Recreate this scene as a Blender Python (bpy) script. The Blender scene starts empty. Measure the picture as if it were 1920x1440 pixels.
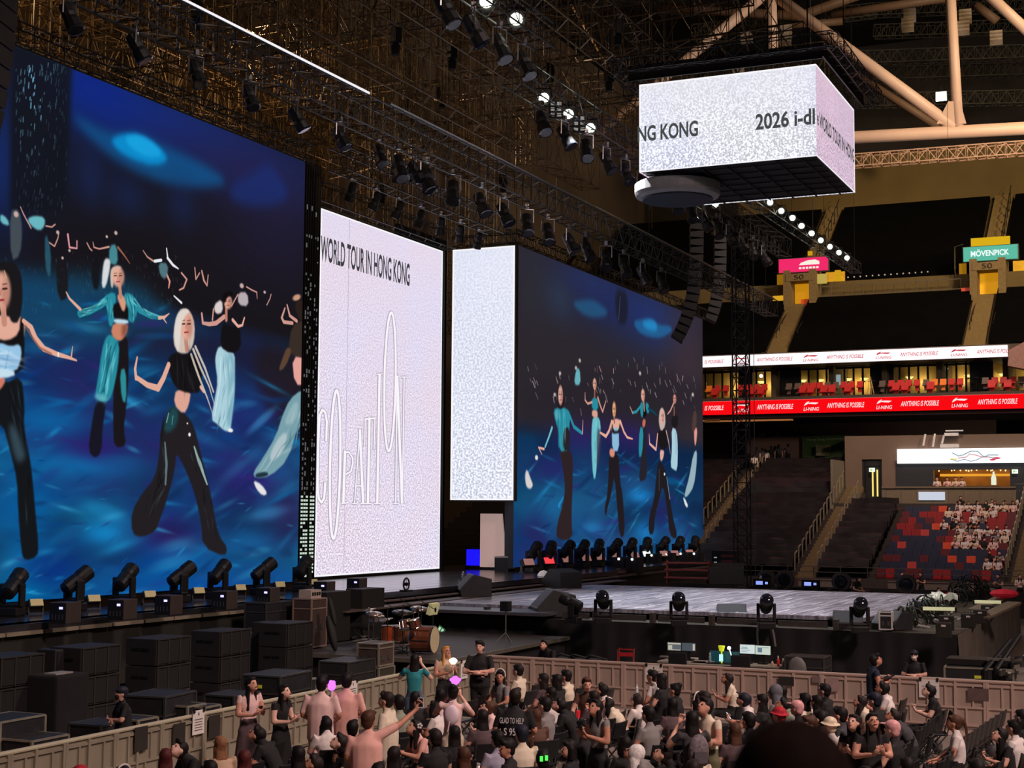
import bpy, bmesh, math, random
import numpy as np
from mathutils import Vector, Matrix, Euler
random.seed(11)
RNG = np.random.default_rng(5)
SC = bpy.context.scene
COL = SC.collection
PI = math.pi
# ---------------------------------------------------------------- camera, world, house lights, exposure
F_PX, CAM_H = 2787.4, 4.7
_yaw, _pitch, _roll = (math.radians(a) for a in (24.531, 4.920, 0.3894))
FWD = np.array([math.cos(_yaw) * math.cos(_pitch), math.sin(_yaw) * math.cos(_pitch), math.sin(_pitch)])
_r = np.array([math.sin(_yaw), -math.cos(_yaw), 0.0])
_u = np.cross(_r, FWD)
RIGHT = _r * math.cos(_roll) + _u * math.sin(_roll)
UP = -_r * math.sin(_roll) + _u * math.cos(_roll)
CAM = np.array([0.0, 0.0, CAM_H])
cam_data = bpy.data.cameras.new('camera')
cam_data.sensor_width = 36.0
cam_data.lens = F_PX / 1920 * 36.0
cam_data.clip_start, cam_data.clip_end = 0.3, 400
cam_data.dof.use_dof = True
cam_data.dof.focus_distance = 38.0
cam_data.dof.aperture_fstop = 4.5
cam = bpy.data.objects.new('camera', cam_data)
COL.objects.link(cam)
cam.matrix_world = Matrix(((RIGHT[0], UP[0], -FWD[0], 0), (RIGHT[1], UP[1], -FWD[1], 0), (RIGHT[2], UP[2], -FWD[2], CAM_H), (0, 0, 0, 1)))
SC.camera = cam
world = bpy.data.worlds.new('world')
SC.world = world
world.use_nodes = True
world.node_tree.nodes['Background'].inputs[0].default_value = (0.55, 0.5, 0.5, 1)
world.node_tree.nodes['Background'].inputs[1].default_value = 0.012
SC.view_settings.view_transform = 'Standard'
SC.view_settings.look = 'None'
SC.view_settings.exposure = 0.0
SC.view_settings.gamma = 1.0
SC.view_settings.use_curve_mapping = False
SC.cycles.max_bounces = 5
SC.cycles.diffuse_bounces = 2
SC.cycles.glossy_bounces = 3
SC.cycles.transmission_bounces = 3
SC.cycles.transparent_max_bounces = 6
SC.cycles.sample_clamp_indirect = 3.0
SC.cycles.use_denoising = True
def area_light(name, loc, target, size, energy, color, spread=180):
 d = bpy.data.lights.new(name, 'AREA')
 d.shape = 'SQUARE'
 d.size, d.energy, d.color = size, energy, color
 d.spread = math.radians(spread)
 o = bpy.data.objects.new(name, d)
 COL.objects.link(o)
 o.location = loc
 o.rotation_euler = (Vector(target) - Vector(loc)).to_track_quat('-Z', 'Y').to_euler()
 return o
def point_light(name, loc, energy, color, radius=0.3):
 d = bpy.data.lights.new(name, 'POINT')
 d.energy, d.color, d.shadow_soft_size = energy, color, radius
 o = bpy.data.objects.new(name, d)
 COL.objects.link(o)
 o.location = loc
 return o
# roof floodlights over the near side and the far side, warm work lights up in the rigging
area_light('roof_floodlight', (6, -22, 36), (27, 8, 0), 6, 2700, (1.0, 0.74, 0.68), 70)
area_light('roof_floodlight', (44, -12, 38), (28, 12, 0), 6, 1000, (1.0, 0.78, 0.72), 60)
area_light('roof_floodlight', (62, 6, 38), (96, 16, 6), 5, 1700, (1.0, 0.74, 0.64), 70)
area_light('roof_floodlight', (70, -16, 40), (112, 18, 24), 5, 2300, (1.0, 0.74, 0.40), 60)
area_light('roof_floodlight', (60, -20, 24), (90, 14, 34), 5, 2200, (1.0, 0.86, 0.78), 70)
for _p, _e in (((40, 37, 25.5), 1500), ((54, 37, 25), 1600), ((70, 35, 24), 1400), ((86, 33, 25), 1100), ((34, 33, 20.5), 800), ((62, 25, 26), 500), ((78, 24, 28), 420)):
 point_light('rigging_work_light', _p, _e * .38, (1.0, 0.64, 0.34), 0.4)
for _x in (45.7, 49.4, 53.1):
 _d = bpy.data.lights.new('truss_lamp_light', 'SPOT')
 _d.energy, _d.color, _d.spot_size, _d.spot_blend, _d.shadow_soft_size = 5500, (0.94, 0.95, 1.0), math.radians(64), 0.7, 0.12
 _o = bpy.data.objects.new('truss_lamp_light', _d)
 COL.objects.link(_o)
 _o.location = (_x + .9, 19.05, 18.7)
 _o.rotation_euler = (Vector((51.5, 13.5, 1.6)) - _o.location).to_track_quat('-Z', 'Y').to_euler()
def at(x, y, **k):
 """The point of the plane X=, Y= or Z= that the photograph shows at pixel (x, y) of 1920 x 1440."""
 d = FWD + RIGHT * (x - 960) / F_PX - UP * (y - 720) / F_PX
 a, v = next(iter(k.items()))
 i = 'XYZ'.index(a)
 return Vector(CAM + d * ((v - CAM[i]) / d[i]))
# ---------------------------------------------------------------- materials
_MATS = {}
def srgb(c):
 return tuple((v / 12.92 if v <= 0.04045 else ((v + 0.055) / 1.055) ** 2.4) for v in (q / 255 for q in c))
def mat(name, rgb=(128, 128, 128), rough=0.6, metal=0.0, emit=0.0, ecol=None, var=0.12, scale=6.0, bump=0.0, coat=0.0, spec=0.5, alpha=1.0):
 """A procedural surface: base colour (sRGB 0-255) broken up by a little noise."""
 if name in _MATS:
  return _MATS[name]
 m = bpy.data.materials.new(name)
 m.use_nodes = True
 nt = m.node_tree
 b = nt.nodes['Principled BSDF']
 c = srgb(rgb)
 b.inputs['Base Color'].default_value = (*c, 1)
 b.inputs['Roughness'].default_value = rough
 b.inputs['Metallic'].default_value = metal
 b.inputs['Specular IOR Level'].default_value = spec
 b.inputs['Coat Weight'].default_value = coat
 if alpha < 1:
  b.inputs['Alpha'].default_value = alpha
 if var > 0 or bump > 0:
  tc = nt.nodes.new('ShaderNodeTexCoord')
  n = nt.nodes.new('ShaderNodeTexNoise')
  n.inputs['Scale'].default_value = scale
  n.inputs['Detail'].default_value = 3
  nt.links.new(tc.outputs['Object'], n.inputs['Vector'])
  if var > 0:
   r = nt.nodes.new('ShaderNodeValToRGB')
   r.color_ramp.elements[0].position = 0.3
   r.color_ramp.elements[1].position = 0.7
   r.color_ramp.elements[0].color = (*[v * (1 - var) for v in c], 1)
   r.color_ramp.elements[1].color = (*[min(1, v * (1 + var)) for v in c], 1)
   nt.links.new(n.outputs['Fac'], r.inputs['Fac'])
   nt.links.new(r.outputs['Color'], b.inputs['Base Color'])
  if bump > 0:
   bp = nt.nodes.new('ShaderNodeBump')
   bp.inputs['Strength'].default_value = bump
   nt.links.new(n.outputs['Fac'], bp.inputs['Height'])
   nt.links.new(bp.outputs['Normal'], b.inputs['Normal'])
 if emit > 0:
  b.inputs['Emission Color'].default_value = (*srgb(ecol or rgb), 1)
  b.inputs['Emission Strength'].default_value = emit
 _MATS[name] = m
 return m
def glow(name, rgb, strength=1.0):
 """A surface that gives off light of one colour."""
 if name in _MATS:
  return _MATS[name]
 m = bpy.data.materials.new(name)
 m.use_nodes = True
 nt = m.node_tree
 nt.nodes.clear()
 e = nt.nodes.new('ShaderNodeEmission')
 e.inputs[0].default_value = (*srgb(rgb), 1)
 e.inputs[1].default_value = strength
 o = nt.nodes.new('ShaderNodeOutputMaterial')
 nt.links.new(e.outputs[0], o.inputs[0])
 _MATS[name] = m
 return m
# ---------------------------------------------------------------- mesh collecting
class MB:
 def __init__(s):
  s.v, s.f, s.m, s.mi = [], [], [], 0
 def add(s, vs, fs):
  n = len(s.v)
  s.v.extend(tuple(v) for v in vs)
  s.f.extend(tuple(n + i for i in f) for f in fs)
  s.m.extend([s.mi] * len(fs))
  return s
 def box(s, c, d, rot=None):
  hx, hy, hz = d[0] / 2, d[1] / 2, d[2] / 2
  vs = [Vector((x, y, z)) for x in (-hx, hx) for y in (-hy, hy) for z in (-hz, hz)]
  if rot is not None:
   R = rot if isinstance(rot, Matrix) else Euler(rot).to_matrix()
   vs = [R @ v for v in vs]
  c = Vector(c)
  return s.add([v + c for v in vs], [(0, 1, 3, 2), (4, 6, 7, 5), (0, 4, 5, 1), (2, 3, 7, 6), (0, 2, 6, 4), (1, 5, 7, 3)])
 def quad(s, a, b, c, d):
  return s.add([a, b, c, d], [(0, 1, 2, 3)])
 def bar(s, p, q, r, n=4, r2=None, caps=False):
  p, q = Vector(p), Vector(q)
  d = q - p
  if d.length < 1e-6:
   return s
  d.normalize()
  a = d.orthogonal().normalized() if abs(d.z) > 0.9 else d.cross(Vector((0, 0, 1))).normalized()
  b = d.cross(a)
  r2 = r if r2 is None else r2
  vs = []
  for o, rr in ((p, r), (q, r2)):
   for i in range(n):
    t = 2 * PI * (i + 0.5) / n
    vs.append(o + a * (rr * math.cos(t)) + b * (rr * math.sin(t)))
  fs = [(i, (i + 1) % n, n + (i + 1) % n, n + i) for i in range(n)]
  if caps:
   fs += [tuple(range(n - 1, -1, -1)), tuple(range(n, 2 * n))]
  return s.add(vs, fs)
 def path(s, pts, r, n=6, closed=False):
  """A tube along points; r a number or one radius for each point."""
  pts = [Vector(p) for p in pts]
  m = len(pts)
  rs = [r] * m if isinstance(r, (int, float)) else list(r)
  vs, ref = [], None
  for i, p in enumerate(pts):
   if closed:
    d = pts[(i + 1) % m] - pts[i - 1]
   else:
    d = pts[min(i + 1, m - 1)] - pts[max(i - 1, 0)]
   d.normalize()
   if ref is None:
    ref = d.orthogonal().normalized()
   ref = (ref - d * ref.dot(d)).normalized()
   b = d.cross(ref)
   for k in range(n):
    t = 2 * PI * k / n
    vs.append(p + ref * (rs[i] * math.cos(t)) + b * (rs[i] * math.sin(t)))
  fs = []
  for i in range(m if closed else m - 1):
   j = (i + 1) % m
   for k in range(n):
    fs.append((i * n + k, i * n + (k + 1) % n, j * n + (k + 1) % n, j * n + k))
  if not closed:
   fs += [tuple(range(n - 1, -1, -1)), tuple(range((m - 1) * n, m * n))]
  return s.add(vs, fs)
 def lathe(s, prof, c=(0, 0, 0), R=None, n=14):
  """prof: (radius, height) pairs turned about local Z."""
  c = Vector(c)
  vs = []
  for r, z in prof:
   for k in range(n):
    t = 2 * PI * k / n
    v = Vector((r * math.cos(t), r * math.sin(t), z))
    vs.append((R @ v if R else v) + c)
  fs = [(i * n + k, i * n + (k + 1) % n, (i + 1) * n + (k + 1) % n, (i + 1) * n + k) for i in range(len(prof) - 1) for k in range(n)]
  fs += [tuple(range(n - 1, -1, -1)), tuple(range((len(prof) - 1) * n, len(prof) * n))]
  return s.add(vs, fs)
 def ball(s, c, r, n=10, k=6, R=None):
  r = (r, r, r) if isinstance(r, (int, float)) else r
  c = Vector(c)
  vs = []
  for i in range(1, k):
   a = PI * i / k
   for j in range(n):
    t = 2 * PI * j / n
    v = Vector((r[0] * math.sin(a) * math.cos(t), r[1] * math.sin(a) * math.sin(t), r[2] * math.cos(a)))
    vs.append((R @ v if R else v) + c)
  top, bot = Vector((0, 0, r[2])), Vector((0, 0, -r[2]))
  vs += [(R @ top if R else top) + c, (R @ bot if R else bot) + c]
  T, B = len(vs) - 2, len(vs) - 1
  fs = [(i * n + j, (i + 1) * n + j, (i + 1) * n + (j + 1) % n, i * n + (j + 1) % n) for i in range(k - 2) for j in range(n)]
  fs += [(T, j, (j + 1) % n) for j in range(n)] + [(B, (k - 2) * n + (j + 1) % n, (k - 2) * n + j) for j in range(n)]
  return s.add(vs, fs)
 def extrude(s, poly, axis, a, b):
  """A closed outline of 2D points swept along axis 'X', 'Y' or 'Z' from a to b."""
  def P(u, v, w):
   return {'X': (w, u, v), 'Y': (u, w, v), 'Z': (u, v, w)}[axis]
  n = len(poly)
  vs = [P(u, v, a) for u, v in poly] + [P(u, v, b) for u, v in poly]
  return s.add(vs, [(i, (i + 1) % n, n + (i + 1) % n, n + i) for i in range(n)] + [tuple(range(n - 1, -1, -1)), tuple(range(n, 2 * n))])
 def build(s, name, mats, parent=None, smooth=False, world=False, keep=False, bevel=0.0):
  me = bpy.data.meshes.new(name)
  vs = np.array(s.v, dtype=np.float64).reshape(-1, 3)
  loc = Vector((0, 0, 0))
  if parent is not None and world:
   vs = vs - np.array(parent.location)
  elif parent is None and not keep and len(vs):
   lo, hi = vs.min(0), vs.max(0)
   loc = Vector(((lo[0] + hi[0]) / 2, (lo[1] + hi[1]) / 2, lo[2]))
   vs = vs - np.array(loc)
  me.from_pydata(vs.tolist(), [], s.f)
  for m in (mats if isinstance(mats, (list, tuple)) else [mats]):
   me.materials.append(m)
  if max(s.m, default=0) > 0:
   me.polygons.foreach_set('material_index', s.m)
  if smooth:
   me.polygons.foreach_set('use_smooth', [True] * len(me.polygons))
  o = bpy.data.objects.new(name, me)
  o.location = loc
  COL.objects.link(o)
  if parent is not None:
   o.parent = parent
  if bevel > 0:
   bv = o.modifiers.new('bevel', 'BEVEL')
   bv.width, bv.segments, bv.limit_method = bevel, 2, 'ANGLE'
  return o
def tag(o, label=None, cat=None, group=None, kind=None):
 if label:
  o['label'] = label
 if cat:
  o['category'] = cat
 if group:
  o['group'] = group
 if kind:
  o['kind'] = kind
 return o
def struct(o, label=None):
 return tag(o, label, None, None, 'structure')
def thing(name, label, cat, loc=(0, 0, 0), rotz=0.0, group=None):
 o = bpy.data.objects.new(name, None)
 o.empty_display_size = 0.2
 COL.objects.link(o)
 o.location = loc
 o.rotation_euler = (0, 0, rotz)
 return tag(o, label, cat, group)
def kids(o):
 return [c for c in bpy.data.objects if c.parent == o]
_KIDS = {}
def dup(root, loc, rotz=0.0, label=None, group=None, scale=None):
 """A copy of a thing with copies of its parts and their sub-parts."""
 if root.name not in _KIDS:
  _KIDS[root.name] = [(c, kids(c)) for c in kids(root)]
 r = root.copy()
 COL.objects.link(r)
 r.location = loc
 r.rotation_euler = (0, 0, rotz)
 if scale:
  r.scale = (scale,) * 3 if isinstance(scale, (int, float)) else scale
 if label:
  r['label'] = label
 if group:
  r['group'] = group
 for c, subs in _KIDS[root.name]:
  k = c.copy()
  COL.objects.link(k)
  k.parent = r
  for g in subs:
   d = g.copy()
   COL.objects.link(d)
   d.parent = k
 return r
def text_mesh(body, shear=0.0, bold=0.0):
 """Lettering as a flat mesh in its own x-y plane: vertices and faces."""
 c = bpy.data.curves.new('lettering', 'FONT')
 c.body = body
 c.shear = shear
 c.offset = bold
 c.resolution_u = 3
 o = bpy.data.objects.new('lettering', c)
 COL.objects.link(o)
 dg = bpy.context.evaluated_depsgraph_get()
 me = bpy.data.meshes.new_from_object(o.evaluated_get(dg))
 vs = [tuple(v.co) for v in me.vertices]
 fs = [tuple(p.vertices) for p in me.polygons]
 bpy.data.objects.remove(o)
 bpy.data.curves.remove(c)
 bpy.data.meshes.remove(me)
 return vs, fs
def add_text(mb, body, bl, br, tl, shear=0.0, bold=0.0):
 """Lettering fitted to the box with corners bottom-left, bottom-right, top-left, added to mb."""
 vs, fs = text_mesh(body, shear, bold)
 x0, x1 = min(v[0] for v in vs), max(v[0] for v in vs)
 y0, y1 = min(v[1] for v in vs), max(v[1] for v in vs)
 bl, br, tl = Vector(bl), Vector(br), Vector(tl)
 ex, ey = (br - bl) / (x1 - x0), (tl - bl) / (y1 - y0)
 mb.add([bl + ex * (v[0] - x0) + ey * (v[1] - y0) for v in vs], fs)
 return mb
def truss(mb, P, Q, w=0.5, h=0.5, n=None, r=0.025, rd=0.014, up=(0, 0, 1)):
 """A box truss of four chords with ladder rungs and zigzag braces."""
 P, Q = Vector(P), Vector(Q)
 d = (Q - P).normalized()
 if abs(d.z) > .95:
  up = (1, 0, 0)
 s = d.cross(Vector(up)).normalized()
 t = s.cross(d).normalized()
 L = (Q - P).length
 n = n or max(2, int(L / max(w, h)))
 C = [s * (a * w / 2) + t * (b * h / 2) for a, b in ((-1, -1), (1, -1), (1, 1), (-1, 1))]
 for c in C:
  mb.bar(P + c, Q + c, r)
 for i in range(n + 1):
  o = P + d * (L * i / n)
  for k in range(4):
   mb.bar(o + C[k], o + C[(k + 1) % 4], rd, 3)
  if i < n:
   o2 = P + d * (L * (i + 1) / n)
   for k in range(4):
    a, b = (k, (k + 1) % 4) if i % 2 else ((k + 1) % 4, k)
    mb.bar(o + C[a], o2 + C[b], rd, 3)
 return mb
BLACK = mat('black_metal', (26, 26, 27), 0.45, 0.3, var=0.2)
BLACKP = mat('black_plastic', (22, 22, 23), 0.5, 0, var=0.15)
BLACKF = mat('black_fabric', (20, 19, 20), 0.95, 0, var=0.25, scale=3, bump=0.1)
TRUSS = mat('truss_black', (52, 51, 50), 0.45, 0.5, var=0.2)
TRUSSB = mat('truss_warm_lit', (120, 98, 66), 0.5, 0.3, var=0.3, scale=2)  # warm brown light on the grid is put into this colour
ALU = mat('aluminium', (165, 165, 160), 0.35, 0.9, var=0.1)
CHROME = mat('chrome', (205, 205, 205), 0.18, 1.0, var=0.0)
CASE = mat('case_board', (38, 38, 40), 0.55, 0, var=0.2)
WHITEP = mat('white_paper', (225, 218, 212), 0.8, 0, var=0.04)
# ---------------------------------------------------------------- the setting: floor, walls, roof, terraces
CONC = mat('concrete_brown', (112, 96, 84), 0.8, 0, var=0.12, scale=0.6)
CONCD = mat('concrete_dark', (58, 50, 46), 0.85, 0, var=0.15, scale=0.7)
FLOORM = mat('floor_cover', (124, 112, 102), 0.55, 0, var=0.12, scale=0.9)
WALLB = mat('wall_brown', (96, 78, 60), 0.9, 0, var=0.15, scale=0.3)
WALLU = mat('wall_upper', (110, 90, 50), 0.9, 0, var=0.1, scale=0.4)
ROOFM = mat('roof_dark', (30, 26, 24), 0.9, 0, var=0.3, scale=0.2)
b = MB(); b.box((44, -12, -0.1), (92, 130, 0.2)); struct(b.build('floor', FLOORM, keep=True))
b = MB(); b.box((50, 48.3, 22), (190, 0.6, 46)); struct(b.build('wall_upstage', WALLB, keep=True))
b = MB(); b.box((56, -8, 48.5), (200, 130, 0.6)); struct(b.build('ceiling', ROOFM, keep=True))
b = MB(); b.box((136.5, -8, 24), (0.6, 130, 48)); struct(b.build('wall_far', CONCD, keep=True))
# near terrace under the camera
b = MB()
b.extrude([(-6, 0), (4.2, 0), (4.2, 2.62), (3.1, 2.62), (3.1, 3.0), (1.55, 3.0), (1.55, 3.42), (0.4, 3.42), (0.4, 3.2), (-6, 3.2)], 'Y', -14, 14)
struct(b.build('floor_near_terrace', CONC, keep=True))
def tier_z(x):
 return 1.1 + 0.379 * (x - 84)
# lower tier of the far stand: one stepped slab for each depth it climbs to
def stepped(x0, n, z0, run, rise, back, base=0.0):
 pts = [(x0, base), (x0, z0)]
 for i in range(n):
  pts += [(x0 + run * (i + 1), z0 + rise * i), (x0 + run * (i + 1), z0 + rise * (i + 1))]
 pts += [(back, z0 + rise * n), (back, base)]
 return pts
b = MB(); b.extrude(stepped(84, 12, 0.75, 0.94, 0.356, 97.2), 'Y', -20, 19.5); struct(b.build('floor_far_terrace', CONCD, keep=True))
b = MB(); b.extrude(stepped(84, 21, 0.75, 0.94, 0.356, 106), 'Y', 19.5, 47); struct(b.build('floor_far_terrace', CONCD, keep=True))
b = MB(); b.box((83.8, 13, 0.55), (0.25, 66, 1.1)); struct(b.build('wall_pitchside', mat('pitch_wall', (64, 54, 50), 0.8), keep=True))
STAIR = mat('stair_tan', (118, 98, 68), 0.85, 0, var=0.1)
for k, (y0, y1, n) in enumerate(((19.62, 20.72, 30), (27.12, 28.28, 38), (7.6, 9.0, 24))):
 b = MB()
 for i in range(n):
  x = 84.2 + i * 0.5
  b.box((x + 0.25, (y0 + y1) / 2, tier_z(x) - 0.30), (0.52, y1 - y0, 0.3))
 struct(b.build('floor_stairs_%d' % (k + 1), STAIR, keep=True))
# concourse wall, balcony and bar front behind the lower tier
WALLG = mat('wall_greige', (118, 98, 84), 0.85, 0, var=0.08, scale=0.5)
DARKP = mat('panel_slate', (44, 46, 52), 0.6, 0, var=0.1)
b = MB()
b.box((99.0, 17.85, 7.65), (0.5, 1.1, 4.4))
b.box((99.0, 19.05, 9.08), (0.5, 1.3, 1.54))
b.box((99.0, 20.25, 7.65), (0.5, 1.1, 4.4))
b.box((99.0, 0.15, 9.4), (0.5, 34.3, 0.9))
struct(b.build('wall_concourse', WALLG, keep=True))
b = MB()
b.box((98.9, 16.3, 6.9), (0.4, 2.4, 2.6))
b.box((98.9, 8.6, 6.9), (0.4, 3.6, 2.6))
b.box((98.9, 12.75, 7.85), (0.4, 4.7, 0.5))
struct(b.build('wall_bar_front', DARKP, keep=True))
b = MB(); b.box((97.3, 10, 5.3), (3.4, 24, 0.2)); struct(b.build('floor_balcony', CONCD, keep=True))
b = MB()
b.box((95.75, 13.8, 5.85), (0.2, 8.1, 1.0))
for i in range(9):
 b.box((95.63, 9.95 + i * 0.95, 5.82), (0.05, 0.03, 0.9))
b.box((95.7, 13.8, 6.42), (0.34, 8.1, 0.1))
struct(b.build('wall_balcony', mat('balcony_panel', (122, 108, 88), 0.8, 0, var=0.06), keep=True))
b = MB()
b.box((103.5, 26.6, 9.3), (0.4, 4.4, 1.7))
b.box((102.0, 21.0, 7.6), (3.0, 0.3, 4.6))
b.box((106.2, 30, 8.0), (0.4, 36, 9.0))
struct(b.build('wall_landing', mat('landing_brown', (112, 84, 70), 0.85, 0, var=0.08), keep=True))
b = MB(); b.box((98.2, 20.95, 6.6), (5.6, 0.16, 3.2)); b.box((96.0, 19.48, 5.4), (1.2, 0.1, 1.2)); struct(b.build('wall_stair_side', mat('stair_wall', (122, 112, 96), 0.8), keep=True))
# the bar behind the counter: warm lit recess
b = MB()
b.box((103, 13.0, 6.6), (0.2, 6, 3.0)); b.box((101, 15.9, 6.6), (4, 0.2, 3)); b.box((101, 10.1, 6.6), (4, 0.2, 3)); b.box((101, 13, 8.0), (4, 6, 0.15))
struct(b.build('wall_bar_inside', mat('bar_wall', (140, 96, 42), 0.7, 0, var=0.2, scale=1.5), keep=True))
point_light('bar_lamp', (101.5, 13.4, 7.4), 60, (1, 0.62, 0.22), 0.2)
point_light('bar_lamp', (101.5, 11.3, 7.4), 45, (1, 0.62, 0.22), 0.2)
b = MB()
b.box((98.95, 19.05, 6.95), (0.1, 1.25, 2.7))
b.mi = 1
b.box((98.87, 18.95, 7.85), (0.05, 0.9, 0.06)); b.box((98.87, 18.55, 6.95), (0.05, 0.05, 2.4)); b.box((98.87, 19.5, 6.95), (0.05, 0.05, 2.4))
b.mi = 2
b.box((98.86, 18.72, 6.75), (0.05, 0.09, 1.75)); b.box((98.86, 19.02, 6.75), (0.05, 0.09, 1.75))
struct(b.build('door_1', [mat('door_dark', (30, 30, 33), 0.5), BLACK, glow('door_light', (255, 222, 120), 1.2)], keep=True))
# suite level between the two ribbons
b = MB()
b.box((101, 14, 12.5), (4.2, 70, 0.2)); b.box((101.3, 14, 14.95), (4.6, 70, 0.25)); b.box((99.15, 14, 11.95), (0.25, 70, 0.98)); b.box((99.2, 14, 15.2), (0.3, 70, 0.85))
struct(b.build('floor_suite_level', mat('suite_beam', (74, 62, 52), 0.8), keep=True))
b = MB(); b.box((106, 14, 13.7), (0.2, 70, 2.6)); struct(b.build('wall_suite_inside', mat('suite_wall', (196, 172, 110), 0.8, 0, var=0.06, scale=0.8), keep=True))
b = MB()
for y in (33, 26.2, 22.2, 18.6, 15.0, 10.8, 6):
 b.box((103.6, y, 13.7), (4.8, 0.35, 2.6))
struct(b.build('wall_suite_partition', mat('suite_partition', (92, 78, 58), 0.8), keep=True))
b = MB()
y = 32.0
while y > 12.6:
 b.box((102.1, y, 13.75), (0.1, 0.13, 2.4)); y -= 0.62
b.box((102.1, 22, 14.72), (0.12, 20, 0.14)); b.box((102.1, 22, 12.66), (0.12, 20, 0.12))
for y, w in ((25.2, 1.5), (18.9, 1.6), (12.4, 1.5), (28.4, 1.0), (8.4, 1.2)):
 b.box((102.0, y, 13.75), (0.12, w, 2.5))
struct(b.build('window_1', mat('suite_frame', (26, 24, 23), 0.5), keep=True))
for y in (30.3, 27.6, 23.4, 21.2, 20.2, 16.8, 14.1, 11.4, 9.6):
 point_light('suite_wall_lamp', (105.4, y, 13.9), 26, (1.0, 0.72, 0.28), 0.12)
# dark overhang and soffit between lower concourse and the red ribbon
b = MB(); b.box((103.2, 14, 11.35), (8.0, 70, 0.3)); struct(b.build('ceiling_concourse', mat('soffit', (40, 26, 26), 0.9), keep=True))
b = MB(); b.box((99.4, 27.5, 11.05), (0.3, 6.2, 0.12)); b.box((99.4, 32, 11.1), (0.3, 5.0, 0.12)); struct(b.build('trim_1', mat('soffit_trim', (190, 140, 84), 0.6), keep=True))
# upper tier: two raked slabs, cross-aisle wall, back wall
b = MB()
b.extrude([(99.3, 15.6), (101, 15.6), (107.4, 20.1), (107.4, 12.8), (106.2, 12.8), (106.2, 15.0), (99.3, 15.0)], 'Y', -22, 47)
b.extrude([(108.3, 21.0), (120, 29.3), (120, 20), (108.3, 19)], 'Y', -22, 47)
struct(b.build('floor_upper_tier', mat('tier_brown', (96, 78, 48), 0.9, 0, var=0.1), keep=True))
b = MB(); b.box((108.2, 14, 20.75), (0.3, 70, 1.9)); struct(b.build('wall_cross_aisle', mat('aisle_wall', (104, 86, 50), 0.9, 0, var=0.08), keep=True))
b = MB(); b.box((120.5, 6, 31.3), (0.4, 56, 5.0)); struct(b.build('wall_upper_back', WALLU, keep=True))
UPST = mat('upper_stair', (122, 100, 58), 0.85)
b = MB()
for y in (12.69, 25.88, -1.0):
 for i in range(20):
  x = 101 + i * 0.3
  b.box((x, y, 15.75 + (x - 101) * 0.703), (0.3, 1.35, 0.4))
 for i in range(34):
  x = 109.0 + i * 0.33
  b.box((x, y - 0.1, 21.45 + (x - 108.7) * 0.709), (0.33, 1.35, 0.4))
struct(b.build('floor_upper_stairs', UPST, keep=True))
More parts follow.
